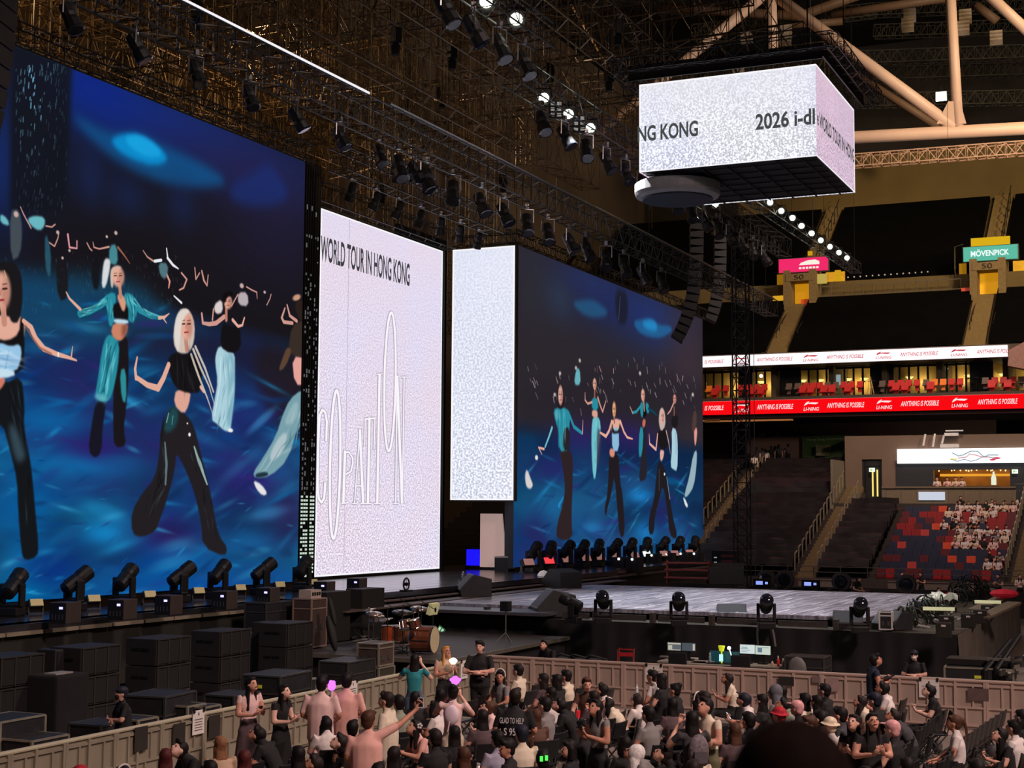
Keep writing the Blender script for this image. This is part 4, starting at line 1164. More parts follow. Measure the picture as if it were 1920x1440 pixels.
def make_strobe(name, label, group, panel, card=False):
 t = thing(name, label, 'stage light', (0, 0, 0), 0, group)
 R = Euler((math.radians(-28), 0, 0)).to_matrix()
 q = MB(); q.box((0, 0, .34), (.5, .2, .3), R); q.build('housing', BLACKP, t, bevel=.02)
 q = MB(); q.box((0, -.125, .40), (.44, .03, .25), R); q.build('panel', panel, t)
 q = MB()
 for s in (-1, 1):
  q.box((s * .25, 0, .13), (.05, .12, .26))
 q.box((0, 0, .02), (.55, .24, .04)); q.build('stand', mat('strobe_stand', (90, 90, 88), .4, .6), t)
 return t
PANY = mat('panel_cream', (196, 182, 132), .5, 0, .10, (240, 220, 150), .04)
PANP = mat('panel_pink', (196, 150, 144), .5, 0, .25, (240, 170, 160), .04)
st = make_strobe('strobe_panel', 'strobe', 'strobe panels along the left deck', PANY)
ORD = ('first', 'second', 'third', 'fourth', 'fifth', 'sixth', 'seventh', 'eighth', 'ninth', 'tenth', 'eleventh', 'twelfth', 'thirteenth', 'fourteenth', 'fifteenth')
for i, (px, py) in enumerate(((66, 1147), (174, 1138), (279, 1128), (371, 1119), (449, 1112), (523, 1105), (585, 1097))):
 p = deckpos(px, py)
 o = st if i == 0 else dup(st, p, 0)
 o.location = p; o.rotation_euler = (0, 0, -.5); o.scale = (.75, .75, .75)
 o['label'] = 'cream-fronted strobe panel on the left deck, %s from the left' % ORD[i]
sp = make_strobe('strobe_panel', 'strobe', 'strobe panels along the right deck', PANP)
red = make_strobe('strobe_panel', 'red lit strobe panel on the right deck beside the dark screen foot', 'strobe panels along the right deck', glow('strobe_red', (250, 70, 76), 1.0))
red.location = deckpos(1026, 1067); red.rotation_euler = (0, 0, -.5); red.scale = (1.2,) * 3
wh = make_strobe('strobe_panel', 'white lit strobe panel among the lights below right video wall', 'strobe panels along the right deck', glow('strobe_white', (245, 255, 250), 1.2))
wh.location = deckpos(1210, 1055); wh.rotation_euler = (0, 0, -.5); wh.scale = (1.2,) * 3
for i, (px, py) in enumerate(((988, 1068), (1060, 1065), (1096, 1063), (1123, 1061), (1152, 1059), (1187, 1057), (1242, 1054), (1262, 1053), (1290, 1051))):
 p = deckpos(px, py)
 o = sp if i == 0 else dup(sp, p, 0)
 o.location = p; o.rotation_euler = (0, 0, -.5); o.scale = (1.2,) * 3
 o['label'] = 'pale pink strobe panel on the right deck, %s from the left' % ORD[i]
# boxy units with a blue status light on the deck lip
def make_unit():
 t = thing('effect_box', 'box', 'effect machine', (0, 0, 0), 0, 'effect boxes along the deck lip')
 q = MB(); q.box((0, 0, .31), (.72, .6, .62)); q.build('body', mat('unit_brown', (64, 54, 50), .55, 0, var=.1), t, bevel=.02)
 q = MB(); q.box((-.365, 0, .31), (.02, .56, .58)); f = q.build('front', BLACKP, t)
 q = MB(); q.box((-.38, -.12, .46), (.015, .12, .07)); q.build('status_light', glow('status_blue', (176, 170, 255), 2.2), f)
 q = MB()
 for k in range(4):
  q.box((-.38, -.18 + .12 * k, .2), (.012, .03, .16))
 q.build('vent', mat('vent_grey', (70, 70, 74), .5), f)
 return t
un = make_unit()
for i, (px, py) in enumerate(((122, 1168), (229, 1161), (316, 1152), (421, 1142), (502, 1134), (608, 1120), (669, 1112))):
 p = at(px, py, Z=2.0)
 o = un if i == 0 else dup(un, p, 0)
 o.location = p; o.rotation_euler = (0, 0, .08)
 o.scale = (.8, .8, .8)
 o['label'] = 'dark brown box with a blue status light on the stage lip, %s from the left' % ORD[i]
# spotlights hanging from the trusses
def make_spot():
 t = thing('hanging_spotlight', 'spot', 'stage light', (0, 0, 0), 0, None)
 q = MB(); q.box((0, 0, -.06), (.1, .1, .14)); q.path([(-.2, 0, -.55), (-.2, 0, -.16), (.2, 0, -.16), (.2, 0, -.55)], .022, 5); q.build('yoke', mat('yoke_grey', (150, 150, 150), .3, .8), t)
 R = Euler((math.radians(150), 0, 0)).to_matrix()
 q = MB(); q.lathe([(.08, -.3), (.15, -.25), (.17, 0), (.15, .1), (.19, .2), (.2, .4)], (0, 0, -.55), R, 10); h = q.build('head', BLACKP, t)
 q = MB(); q.lathe([(.2, .4), (.205, .43), (.16, .44)], (0, 0, -.55), R, 10); q.build('lens', mat('lens_dark', (30, 34, 44), .08, 0, spec=.9, var=0), h)
 return t
spot = make_spot()
SP1 = [(745 + 28 + 44.5 * i, 0) for i in range(0)]
n = 0
for k, (px, py) in enumerate(((748, 292), (797, 318), (802, 300), (850, 340), (902, 363), (945, 378), (988, 402), (1027, 420), (1068, 436), (1100, 452), (1136, 468), (1170, 486), (1205, 500), (1240, 520))):
 p = at(px, py - 22, Y=22.2)
 o = spot if n == 0 else dup(spot, p, 0)
 n += 1
 o.location = (p.x, 22.2, 16.12); o.rotation_euler = (0, 0, .5 * math.sin(k * 1.7) - .6)
 o.scale = (1.25,) * 3
 o['label'] = 'black spotlight hanging from the stage-front truss'
 o['group'] = 'spotlights under the stage-front truss'
for k in range(15):
 x = 45.2 + 2.05 * k
 dup(spot, (x, 19.6, 18.55), .5 * math.sin(k * 2.3) - .5, 'black spotlight hanging from the mid-air truss left of the cube', 'spotlights under the mid-air truss', 1.25)
for k in range(7):
 dup(spot, (45.6 + 1.75 * k, 27.2, 16.75), .4 * math.sin(k) + 2.6, 'small spotlight with a shiny lens under the centre truss', 'spotlights above the centre screen', .95)
for k in range(8):
 dup(spot, (25 + 2.3 * k, 22.2, 16.1), .6 * math.sin(k * 1.9), 'dark spotlight silhouetted above the left video wall', 'spotlights above the left wall', 1.0)
for k in range(4):
 dup(spot, (32 + 1.6 * k, 16.5, 17.8), .6 * math.sin(k * 1.9), 'spotlight under the top-edge truss with greenish lamps', 'spotlights under the top-edge truss', 1.2)
# bright lamps
def make_lamp(gl):
 t = thing('flood_lamp', 'lamp', 'stage light', (0, 0, 0), 0, None)
 R = Euler((0, math.radians(-90), 0)).to_matrix()
 q = MB(); q.lathe([(.07, -.28), (.15, -.2), (.19, 0), (.2, .06)], (0, 0, 0), R, 12); q.build('can', BLACKP, t)
 q = MB(); q.lathe([(.13, .065), (.12, .11), (.07, .14), (.02, .15)], (0, 0, 0), R, 14); q.build('lens', gl, t)
 q = MB(); q.path([(0, -.2, 0), (0, -.2, .26), (0, .2, .26), (0, .2, 0)], .02, 5); q.build('bracket', BLACK, t)
 return t
GLW = glow('lamp_white', (246, 255, 226), 9)
lamp = make_lamp(GLW)
for k, (px, py, Y, lab) in enumerate(((1020, 185, 19.95, 'large white lamp, leftmost of three between small blinders on mid-air truss'), (1066, 215, 19.95, 'large white lamp, middle of three between small blinders on mid-air truss'), (1107, 241, 19.95, 'large white lamp, rightmost of three between small blinders on mid-air truss'), (1341, 384, 19.6, 'single white lamp just below the left corner of the cube'),
                                      (912, 5, 16.6, 'greenish-white lamp cut by the top edge of the picture'), (968, 38, 16.4, 'greenish-white lamp right of the one at the top edge'))):
 p = at(px, py, Y=Y)
 o = lamp if k == 0 else dup(lamp, p, 0)
 o.location = p; o.rotation_euler = (0, 0, .42); o.scale = (1.35,) * 3 if k != 3 else (1.1,) * 3
 o['label'] = lab
for k, (px, py) in enumerate(((1444, 380), (1465, 396), (1486, 409), (1503, 424), (1522, 438), (1539, 451), (1556, 463), (1573, 474), (1588, 484))):
 p = at(px, py, Y=15.75)
 dup(lamp, p, .22, 'small white lamp, %s in the sloping row right of the cube' % ORD[k], 'row of lamps right of the cube', .95)
bl = thing('blinder_light', 'four-cell blinder light between the first and second big lamps', 'stage light', at(1042, 205, Y=19.9), .42)
q = MB(); q.box((.05, 0, 0), (.14, .5, .62)); q.build('housing', BLACKP, bl)
q = MB()
for y in (-.12, .12):
 for z in (-.2, 0, .2):
  q.box((-.03, y, z), (.02, .15, .12))
q.build('cells', mat('blinder_cell', (200, 200, 196), .3, .2, .25, (230, 230, 225)), bl)
dup(bl, at(1086, 232, Y=19.9), .42, 'four-cell blinder light between the second and third big lamps')
# line arrays
def line_array(label, px, ytop, ybot, Y, n, curve, w=1.3, h=.46):
 top = at(px, ytop, Y=Y)
 t = thing('line_array_speaker', label, 'loudspeaker array', (top.x, Y, at(px, ybot, Y=Y).z))
 z, y, a = top.z, Y, 0.0
 for i in range(n):
  R = Euler((a, 0, .35)).to_matrix()
  q = MB(); q.extrude([(-.35, -h / 2 + .03), (.35, -h / 2 + .10), (.35, h / 2 - .10), (-.35, h / 2 - .03)], 'X', -w / 2, w / 2)
  q.v = [tuple(R @ Vector(v) + Vector((top.x, y, z))) for v in q.v]
  o = q.build('cabinet', mat('array_black', (34, 33, 34), .6), t, world=True)
  q = MB(); q.box((0, -.37, 0), (w * .9, .02, h * .7)); q.v = [tuple(R @ Vector(v) + Vector((top.x, y, z))) for v in q.v]
  q.build('grille', mat('array_grille', (24, 24, 25), .8, 0, scale=60, bump=.2), o, world=True)
  a += curve * (i / n) * 1.5
  z -= h * .94 * math.cos(a); y -= -h * .94 * math.sin(a)
 q = MB(); q.box((top.x, Y, top.z + .4), (w, .7, .15)); q.bar((top.x, Y, top.z + .4), (top.x, Y, 24), .03); q.build('flying_frame', BLACK, t, world=True)
 return t
line_array('big curved hanging speaker array in front of the right video wall', 1306, 428, 632, 24.0, 15, .055)
line_array('second hanging speaker array just behind the curved one at right', 1350, 452, 600, 25.5, 12, .05)
line_array('hanging speaker array cut off by the top left corner of the picture', -10, -150, 150, 24.0, 16, .05)
# steel roof trusses beyond the cube
PIPE = mat('roof_pipe', (206, 172, 150), .5, 0, var=.06, scale=.6)
PIPE2 = mat('roof_pipe_dark', (120, 92, 70), .6, 0, var=.1)
rt = thing('roof_truss', 'huge pale pipe truss of the stadium roof at upper right', 'roof truss', (96, 14, 28))
def P96(x, y, X=96):
 return at(x, y, X=X)
for nm, pts, r in (('chord', [(1180, 281), (1600, 258), (2100, 231)], .42), ('diagonal', [(1455, -8), (1790, 240)], .38), ('upright', [(1779, -60), (1797, 243)], .34), ('diagonal', [(1800, -60), (1935, 66)], .34), ('upright', [(1446, -30), (1450, 95)], .34), ('diagonal', [(1120, 250), (1446, -20)], .36)):
 q = MB(); q.path([P96(*p) for p in pts], r, 10); q.build(nm, PIPE, rt, world=True, smooth=True)
q = MB()
for pts in ([(1756, 232), (1812, 232), (1800, 190), (1778, 190)],):
 q.add([P96(*p, 95.7) for p in pts], [(0, 1, 2, 3)]);
 q.add([P96(*p, 96.3) for p in pts], [(3, 2, 1, 0)])
q.build('gusset_plate', PIPE, rt, world=True)
rt2 = thing('roof_truss', 'shorter rear pipe truss partly hidden behind the front roof diagonal', 'roof truss', (108, 14, 34))
for nm, pts, r in (('chord', [(1240, 14), (1500, 30), (1640, -20)], .4), ('diagonal', [(1440, 52), (1580, 40)], .3), ('diagonal', [(1602, 138), (1760, 238)], .3), ('chord', [(1560, 28), (1800, -8)], .34), ('diagonal', [(1830, 10), (1870, 40)], .34)):
 q = MB(); q.path([at(*p, X=112) for p in pts], r, 8); q.build(nm, PIPE2, rt2, world=True, smooth=True)
truss_thing('long slender lattice truss spanning below the big roof pipe', tuple(at(1400, 318, X=92)), tuple(at(2000, 272, X=92)), .75, .75, 34, mat('truss_tan', (176, 140, 110), .5, .2), None, .05, .03)
# dark catwalks and cross beams in the roof
for i, (x0, y0, x1, y1, X) in enumerate(((1600, 110, 1980, 96, 122), (1640, 60, 1980, 48, 124), (1600, 190, 1980, 182, 120), (1640, 140, 1980, 128, 126), (1300, 60, 1640, 20, 118), (1630, 20, 1990, 6, 122))):
 truss_thing('dark roof catwalk crossing the shadows at upper right', tuple(at(x0, y0, X=X)), tuple(at(x1, y1, X=X)), .9, 1.0, 26, mat('catwalk', (70, 64, 52), .7), 'roof catwalks', .05, .03, 'roof_catwalk')
for i, (px, py) in enumerate(((1400, 76), (1384, 130), (1474, 66), (1472, 80), (1706, 36), (1702, 54), (1810, 38), (1806, 60), (1868, 78))):
 t = thing('roof_flood_unit', 'unlit louvred floodlight bank under the roof', 'floodlight', at(px, py, X=100), 0, 'unlit roof floodlights')
 q = MB()
 for k in range(3):
  q.box((0, 0, .26 * k), (.5, .8, .16), (0, .5, .1))
 q.build('louvres', mat('louvre', (150, 134, 118), .5), t)
 q = MB(); q.box((.3, 0, .25), (.1, .1, 1.1)); q.build('arm', BLACK, t)
fl = thing('roof_flood_unit', 'single lit white floodlight below the roof at upper right', 'floodlight', at(1765, 181, X=104))
q = MB(); q.box((-.05, 0, 0), (.1, .7, .62)); q.build('lens', glow('flood_white', (235, 255, 225), 7), fl)
q = MB(); q.box((.2, 0, 0), (.4, .8, .7)); q.box((.2, 0, .5), (.1, .1, .6)); q.build('housing', BLACK, fl)
# ---------------------------------------------------------------- stage, thrust, riser
def deck_mat(name, c1, c2, rough, plank=2.2, stretch=(0.15, 3.0)):
 """Glossy deck with long streaks: planks, and painted reflections on the dance floor."""
 m = bpy.data.materials.new(name)
 m.use_nodes = True
 nt = m.node_tree
 N = nt.nodes.new
 b = nt.nodes['Principled BSDF']
 tc = N('ShaderNodeTexCoord')
 mp = N('ShaderNodeMapping')
 mp.inputs['Scale'].default_value = (stretch[0], stretch[1], 1)
 nt.links.new(tc.outputs['Object'], mp.inputs[0])
 n = N('ShaderNodeTexNoise')
 n.inputs['Scale'].default_value = plank
 n.inputs['Detail'].default_value = 4
 nt.links.new(mp.outputs[0], n.inputs['Vector'])
 r = N('ShaderNodeValToRGB')
 r.color_ramp.elements[0].position, r.color_ramp.elements[1].position = .35, .68
 r.color_ramp.elements[0].color = (*srgb(c1), 1)
 r.color_ramp.elements[1].color = (*srgb(c2), 1)
 nt.links.new(n.outputs['Fac'], r.inputs[0])
 nt.links.new(r.outputs[0], b.inputs['Base Color'])
 rr = N('ShaderNodeMapRange')
 rr.inputs['To Min'].default_value, rr.inputs['To Max'].default_value = rough, rough + .18
 nt.links.new(n.outputs['Fac'], rr.inputs[0])
 nt.links.new(rr.outputs[0], b.inputs['Roughness'])
 b.inputs['Specular IOR Level'].default_value = .9
 return m
DECK = deck_mat('deck_black', (34, 33, 36), (58, 56, 60), .1)
DANCE = deck_mat('dance_floor', (104, 102, 116), (196, 194, 208), .24, 2.6)  # pale streaked base paints in the bright reflections on the floor
st = thing('main_stage', 'long dark main stage deck running below the video walls', 'stage', (52, 28, 0))
q = MB(); q.box((48.5, 29.6, 1.9), (71, 9.0, .2)); q.box((26, 25.3, 1.9), (26, .5, .2)); q.box((52.6, 24.85, 1.9), (26.5, .6, .2)); q.build('deck', DECK, st, world=True)
q = MB(); q.box((48.5, 30.5, .9), (71, 7.0, 1.8)); q.box((26, 25.6, 1.25), (26, .25, 1.1)); q.box((52.6, 25.2, 1.6), (26.5, .5, .45)); q.box((76, 25.3, 1.2), (16, .3, 1.3)); q.build('skirt', mat('stage_skirt', (44, 42, 36), .7, 0, var=.1), st, world=True)
LIP = mat('lip_strip', (150, 138, 118), .5, .1, var=.08)
q = MB()
x = 14.2
while x < 39.6:
 q.box((x + .62, 25.0, 1.79), (1.2, .08, .09)); x += 1.25
q.build('lip_strip', LIP, st, world=True)
q = MB(); q.box((26, 25.2, 1.0), (26, .2, 1.5)); q.build('front_wall', mat('stage_front', (40, 38, 32), .75, 0, var=.1), st, world=True)
q = MB()
x = 39.6
while x < 64:
 q.box((x + .6, 24.35, 1.74), (1.17, .3, .05)); x += 1.22
q.box((52, 23.9, 1.62), (24.8, .7, .05))
x = 65.5
while x < 84:
 q.box((x + .6, 24.9, 1.7), (1.17, .08, .1)); x += 1.22
q.build('step', mat('step_brown', (104, 88, 80), .5, 0, var=.15), st, world=True)
th = thing('thrust_stage', 'large thrust stage with a glossy pale dance floor, its near side draped in black', 'stage', (52.6, 15, 0))
q = MB(); q.box((52.6, 16.2, 1.56), (14.6, 14.6, .12)); q.build('dance_floor', DANCE, th, world=True)
q = MB()
g = np.random.default_rng(31)
for i in range(9):
 y = 9.6 + i * 1.7
 q.box((52.6, y, 1.625), (14.2, .05, .008))
for i in range(12):
 q.box((46.0 + i * 1.2, 15.8, 1.625), (.02, 13.8, .006))
for i in range(130):
 q.box((45.8 + 13 * g.random(), 9.4 + 13 * g.random(), 1.626), (.3 + 1.6 * g.random(), .05 + .06 * g.random(), .008))
for i in range(30):
 q.box((45.55 + .5 * g.random(), 9.2 + 13.4 * g.random(), 1.627), (.5, .05, .008))
q.build('tape_marking', mat('tape_white', (236, 234, 242), .3, 0, var=.1), th, world=True)
q = MB(); q.box((52.6, 14.5, 1.2), (17.2, 16.6, .22)); q.build('ledge', mat('ledge_dark', (62, 54, 42), .6, 0, var=.15), th, world=True)
q = MB(); q.box((44.35, 20.9, 1.48), (2.0, 4.6, .1)); q.build('side_ramp', mat('ramp_grey', (86, 84, 90), .35, 0, var=.1), th, world=True)
def drape(name, P, Q, z0, z1, m, parent, n, amp, seed):
 """A hanging cloth between two floor points with vertical folds."""
 g = np.random.default_rng(seed)
 P, Q = Vector((*P, 0)), Vector((*Q, 0))
 d = (Q - P); L = d.length; d.normalize()
 s = Vector((d.y, -d.x, 0))
 ph = np.cumsum(.5 + g.random(n + 1))
 q = MB(); k = 7
 vs = []
 for j in range(k + 1):
  f = j / k
  for i in range(n + 1):
   a = amp * (.35 + .65 * f) * (math.sin(ph[i]) + .4 * math.sin(ph[i] * .37 + 3 * f))
   v = P + d * (L * i / n) + s * a
   vs.append((v.x, v.y, z1 + (z0 - z1) * f))
 q.add(vs, [(j * (n + 1) + i, j * (n + 1) + i + 1, (j + 1) * (n + 1) + i + 1, (j + 1) * (n + 1) + i) for j in range(k) for i in range(n)])
 return q.build(name, m, parent, smooth=True, world=True)
BDRAPE = mat('drape_black', (30, 28, 29), .85, 0, var=.15, scale=2)
drape('side_drape', (43.95, 23.0), (43.95, 6.15), 0, 1.32, BDRAPE, th, 150, .05, 1)
drape('front_drape', (43.95, 6.15), (61.0, 6.15), 0, 1.32, mat('drape_lit', (112, 102, 92), .85, 0, var=.08, scale=2), th, 130, .06, 2)  # front drape toned lighter to paint in the light falling on it
q = MB()
for i in range(7):
 y = 20.2 - i * 1.9
 q.box((44.5, y, 1.42), (.06, 1.5, .18)); q.box((44.3, y + .85, 1.46), (.3, .12, .3))
q.build('edge_fitting', mat('fitting_grey', (84, 78, 74), .5, .3), th, world=True)
rs = thing('band_riser', 'low black platform in the stage corner carrying the drum kit', 'platform', (39.6, 20.2, 0))
q = MB(); q.box((39.6, 20.6, .75), (8.6, 5.2, .1)); q.build('top', mat('riser_top', (70, 66, 64), .6, 0, var=.1), rs, world=True)
q = MB(); q.box((39.65, 20.6, .36), (8.3, 5.0, .68)); q.build('skirt', BLACKF, rs, world=True)
q = MB(); q.box((39.6, 17.98, .75), (8.62, .04, .11)); q.box((35.28, 20.6, .75), (.04, 5.2, .11)); q.box((35.22, 19.7, .35), (.05, 2.6, .04)); q.build('edge_trim', mat('edge_trim', (130, 124, 112), .4, .5), rs, world=True)
# backstage niche: dark masking, pale flat, blue lit box, dark pillar
q = MB(); q.box((62.2, 33.2, 9), (5.0, .2, 18)); q.box((60.75, 31.35, 9.5), (.3, .2, 15)); tag(q.build('masking_curtain', BLACKF), 'black masking curtain closing the gap beside the centre screen', 'curtain')
a, c = at(901, 963, X=63.4), at(943, 1065, X=63.4)
t = thing('scenic_flat', 'pale pink leaning board standing under the narrow screen', 'board', (63.4, (a.y + c.y) / 2, 2.0))
q = MB(); q.extrude([(a.y, a.z), (at(941, 963, X=63.4).y, a.z), (at(950, 1065, X=63.4).y, 2.12), (a.y, 2.12)], 'X', 63.38, 63.5); q.build('panel', mat('flat_pink', (228, 196, 186), .7, 0, .40, (225, 190, 180), .03), t, world=True)
q = MB(); q.box((63.6, (a.y + c.y) / 2, 2.05), (.5, 1.4, .08)); q.bar((63.5, (a.y + c.y) / 2, 4.0), (64.1, (a.y + c.y) / 2, 2.05), .03); q.build('brace', BLACK, t, world=True)
a = at(888, 1058, X=63.6)
t = thing('blue_light_box', 'box glowing blue on the deck left of the pale board', 'light box', (63.6, a.y, 2.0))
q = MB(); q.box((0, 0, .55), (.3, .62, .75)); q.build('glow_face', glow('box_blue', (30, 24, 250), 1.0), t)
q = MB(); q.box((.2, 0, .5), (.3, .7, 1.0)); q.box((0, 0, .08), (.4, .7, .16)); q.build('case', BLACK, t)
a = at(949, 1000, X=62.6)
q = MB(); q.box((62.9, a.y, 3.65), (.3, .3, 3.2)); tag(q.build('prop_post', mat('leg_slate', (58, 62, 68), .5, .3)), 'slate grey leg under the inner corner of the right video wall', 'post')
a = at(946, 1068, X=63.0)
t = thing('amp_case', 'small black equipment case with a white lid beside the pale board', 'case', (63.0, a.y, 2.0))
q = MB(); q.box((0, 0, .3), (.7, .7, .6)); q.build('body', BLACK, t)
q = MB(); q.box((0, 0, .63), (.72, .72, .06)); q.build('lid', WHITEP, t)
# ---- subwoofer stacks
def make_sub():
 t = thing('subwoofer', 'sub', 'loudspeaker', (0, 0, 0))
 q = MB(); q.box((0, .42, .3), (1.24, .84, .59)); q.build('cabinet', mat('sub_black', (40, 37, 36), .6, 0, var=.1), t, bevel=.015)
 q = MB(); q.box((-.01, -.01, .3), (1.14, .02, .5)); q.build('grille', mat('sub_grille', (20, 18, 18), .85, 0, scale=50, bump=.3), t)
 q = MB()
 for x in (-.58, -.2, .2, .58):
  q.box((x, -.025, .3), (.035, .02, .56))
 q.box((0, -.025, .585), (1.22, .02, .03)); q.build('frame', mat('sub_frame', (58, 54, 50), .5, .2), t)
 q = MB(); q.box((-.63, .3, .36), (.02, .2, .05)); q.box((-.63, .55, .36), (.02, .2, .05)); q.build('handle', BLACK, t)
 return t
sub = make_sub()
LEV = ('bottom', 'middle', 'topmost')
for i, x in enumerate((22.3 + .62, 25.25, 27.72, 30.1, 32.95)):
 for k in range(3):
  lab = 'black subwoofer, %s of the %s stack from the left' % (LEV[k], ORD[i])
  o = sub if i == 0 and k == 0 else dup(sub, (0, 0, 0))
  o.location = (x, 21.0, .01 + k * .61)
  o['label'] = lab
  o['group'] = 'stacked subwoofers below the stage'
for i, (px, py, lab) in enumerate(((105, 1215, 'tall narrow black speaker standing behind the gear left of the second stack'), (500, 1165, 'narrow black speaker box standing left of the fifth subwoofer stack'))):
 p = at(px, py, Z=1.8)
 t = thing('side_speaker', lab, 'loudspeaker', (p.x, p.y, 0))
 q = MB(); q.box((0, 0, .9), (.6, .5, 1.78)); q.build('cabinet', mat('sub_black', (34, 32, 31), .6), t, bevel=.02)
 q = MB(); q.box((-.02, -.26, 1.45), (.46, .02, .6)); q.box((-.02, -.26, .6), (.46, .02, .9)); q.build('grille', BLACKF, t)
 q = MB(); q.box((.24, -.27, .9), (.04, .02, 1.7)); q.build('edge_rail', mat('rail_grey', (112, 104, 98), .4, .5), t)
# covered box in front of the first stacks, and the logo case
p = at(108, 1290, Z=1.15)
t = thing('covered_rack', 'tall dark cloth-covered rack standing left of the masked guard', 'rack', (p.x, p.y, 0))
q = MB(); q.box((0, 0, .72), (.95, .8, 1.44)); q.build('cover', BLACKF, t, bevel=.06)
q = MB(); q.box((-.1, -.1, 1.46), (.5, .3, .03)); q.build('label_plate', mat('tape_grey', (150, 146, 140), .5), t)
p = at(500, 1246, Z=.55)
t = thing('equipment_case', 'slate flight case standing upright with a white pale logo below the fifth stack', 'case', (p.x, p.y, 0))
q = MB(); q.box((0, 0, .72), (1.0, .6, 1.42)); q.build('body', mat('case_slate', (70, 70, 84), .5, 0, var=.06), t, bevel=.02)
q = MB(); add_text(q, 'mp', (-.26, -.315, .78), (.16, -.315, .90), (-.26, -.315, .98)); q.box((.26, -.315, 1.1), (.14, .01, .22)); q.box((.28, -.315, .56), (.3, .01, .07)); q.build('logo', mat('logo_white', (232, 230, 236), .6, 0, .05, var=0), t)
def road_case(name, label, loc, d, rot=0.0, trim=ALU, lid=.3, body=CASE, tape=None, group=None, handles=2):
 t = thing(name, label, 'case', loc, rot, group)
 w, l, h = d
 q = MB(); q.box((0, 0, h * (1 - lid) / 2 + .05), (w, l, h * (1 - lid))); q.build('body', body, t)
 q = MB(); q.box((0, 0, h - h * lid / 2 + .06), (w, l, h * lid)); q.build('lid', body, t)
 q = MB(); r = .022
 for sx in (-1, 1):
  for sy in (-1, 1):
   q.box((sx * w / 2, sy * l / 2, h / 2 + .05), (r * 2, r * 2, h))
 for z in (.06, h * (1 - lid) + .05, h + .05):
  for sx in (-1, 1):
   q.box((sx * w / 2, 0, z), (r * 1.6, l, r * 1.6))
  for sy in (-1, 1):
   q.box((0, sy * l / 2, z), (w, r * 1.6, r * 1.6))
 q.build('edge_trim', trim, t)
 q = MB()
 for k in range(handles):
  y = (k - (handles - 1) / 2) * l * .45
  q.box((-w / 2 - .012, y, h * .45), (.015, l * .18, .13)); x = (k - (handles - 1) / 2) * w * .45
  q.box((x, -l / 2 - .012, h * .45), (w * .18, .015, .13))
 q.build('handle', mat('handle_plate', (120, 120, 118), .35, .7), t)
 if tape:
  q = MB(); q.box((-w / 2 - .014, .02, h * .86), (.01, l * .1, .07)); q.build('tape', mat('tape_yellow', (200, 196, 60), .5, 0, .1), t)
 return t
def on_floor(px, py, z):
 p = at(px, py, Z=z)
 return (p.x, p.y, 0)
TR = mat('case_trim_light', (188, 180, 160), .35, .6)
TRD = mat('case_trim_dark', (92, 90, 86), .4, .6)
road_case('flight_case', 'dark flight case at lower left corner behind the barrier', on_floor(10, 1345, 1.05), (1.1, .8, 1.0), 0, TR)
road_case('flight_case', 'low flight case with pale edges right of the corner case', on_floor(65, 1378, .8), (.9, .7, .72), 0, TR)
road_case('flight_case', 'dark box with edge trim left of the guard', on_floor(188, 1352, .95), (.8, .7, .88), 0, TRD)
road_case('flight_case', 'small pale-trimmed case at the right elbow of the guard', on_floor(252, 1346, .95), (.55, .6, .9), 0, TR)
road_case('flight_case', 'large dark navy case right of the guard', on_floor(300, 1300, 1.2), (1.1, .9, 1.15), .1, TRD)
road_case('flight_case', 'small pale-framed case right of the large navy case', on_floor(348, 1321, 1.0), (.55, .5, .95), 0, TR)
road_case('flight_case', 'second small pale-framed case right of the navy case', on_floor(378, 1320, 1.0), (.5, .5, .92), 0, TR)
road_case('flight_case', 'dark case with tool handles left of the woman in black', on_floor(436, 1303, 1.0), (.9, .7, .98), 0, TRD)
road_case('flight_case', 'wide dark case with yellow tape behind the woman in black', on_floor(520, 1262, 1.25), (1.3, .9, 1.2), .05, TRD, .3, CASE, True)
road_case('flight_case', 'pale-framed empty rack frame left of the two men in pink', on_floor(562, 1273, 1.05), (.5, .5, 1.0), 0, TR)
road_case('flight_case', 'brown-fronted amp case on the stack beside the riser', (33.2, 18.9, .78), (.75, .6, .55), 0, TR, .2, mat('case_brown', (76, 60, 54), .6))
road_case('flight_case', 'olive case under the brown-fronted amp case', (33.2, 18.9, 0), (.8, .65, .74), 0, TR, .3, mat('case_olive', (60, 58, 46), .6))
road_case('flight_case', 'low dark case left of the olive case', (32.0, 19.0, 0), (1.3, .8, 1.0), 0, TRD)
road_case('amp_rack', 'upright amp rack with pale frame behind the guitar bag', (36.6, 23.0, .8), (.8, .6, 1.35), 0, mat('trim_pinkish', (188, 160, 140), .4, .5), .2, mat('case_brown', (76, 60, 54), .6))
road_case('amp_rack', 'black amp rack with drawers left of the upright pale rack', (36.0, 24.0, .8), (1.3, .7, 1.25), 0, TRD, .2)
q = MB(); add_text(q, 'AMP', (36.2, 22.68, 2.22), (36.75, 22.68, 2.22), (36.2, 22.68, 2.42))
t = thing('amplifier', 'small white-fronted amplifier head on the upright pale rack', 'amplifier', (36.6, 23.0, 2.21))
q = MB(); q.box((0, 0, .12), (.55, .4, .24)); q.build('body', mat('amp_cream', (190, 172, 158), .6), t)
q = MB()
for k in range(4):
 q.box((-.18 + k * .12, -.21, .13), (.07, .02, .09))
q.build('knob', BLACK, t)
# dark tall side cabinets at the back of the riser
for k, (px, py, lab) in enumerate(((705, 1150, 'tall black side cabinet at the back of the riser'), (640, 1150, 'wide black cabinet between rack and riser cabinet'))):
 p = at(px, py, Y=23.6)
 q = MB(); q.box((p.x, 24.0, 1.5), (1.4, .6, 1.5)); tag(q.build('side_cabinet', mat('cabinet_olive', (36, 35, 31), .7)), lab, 'cabinet')
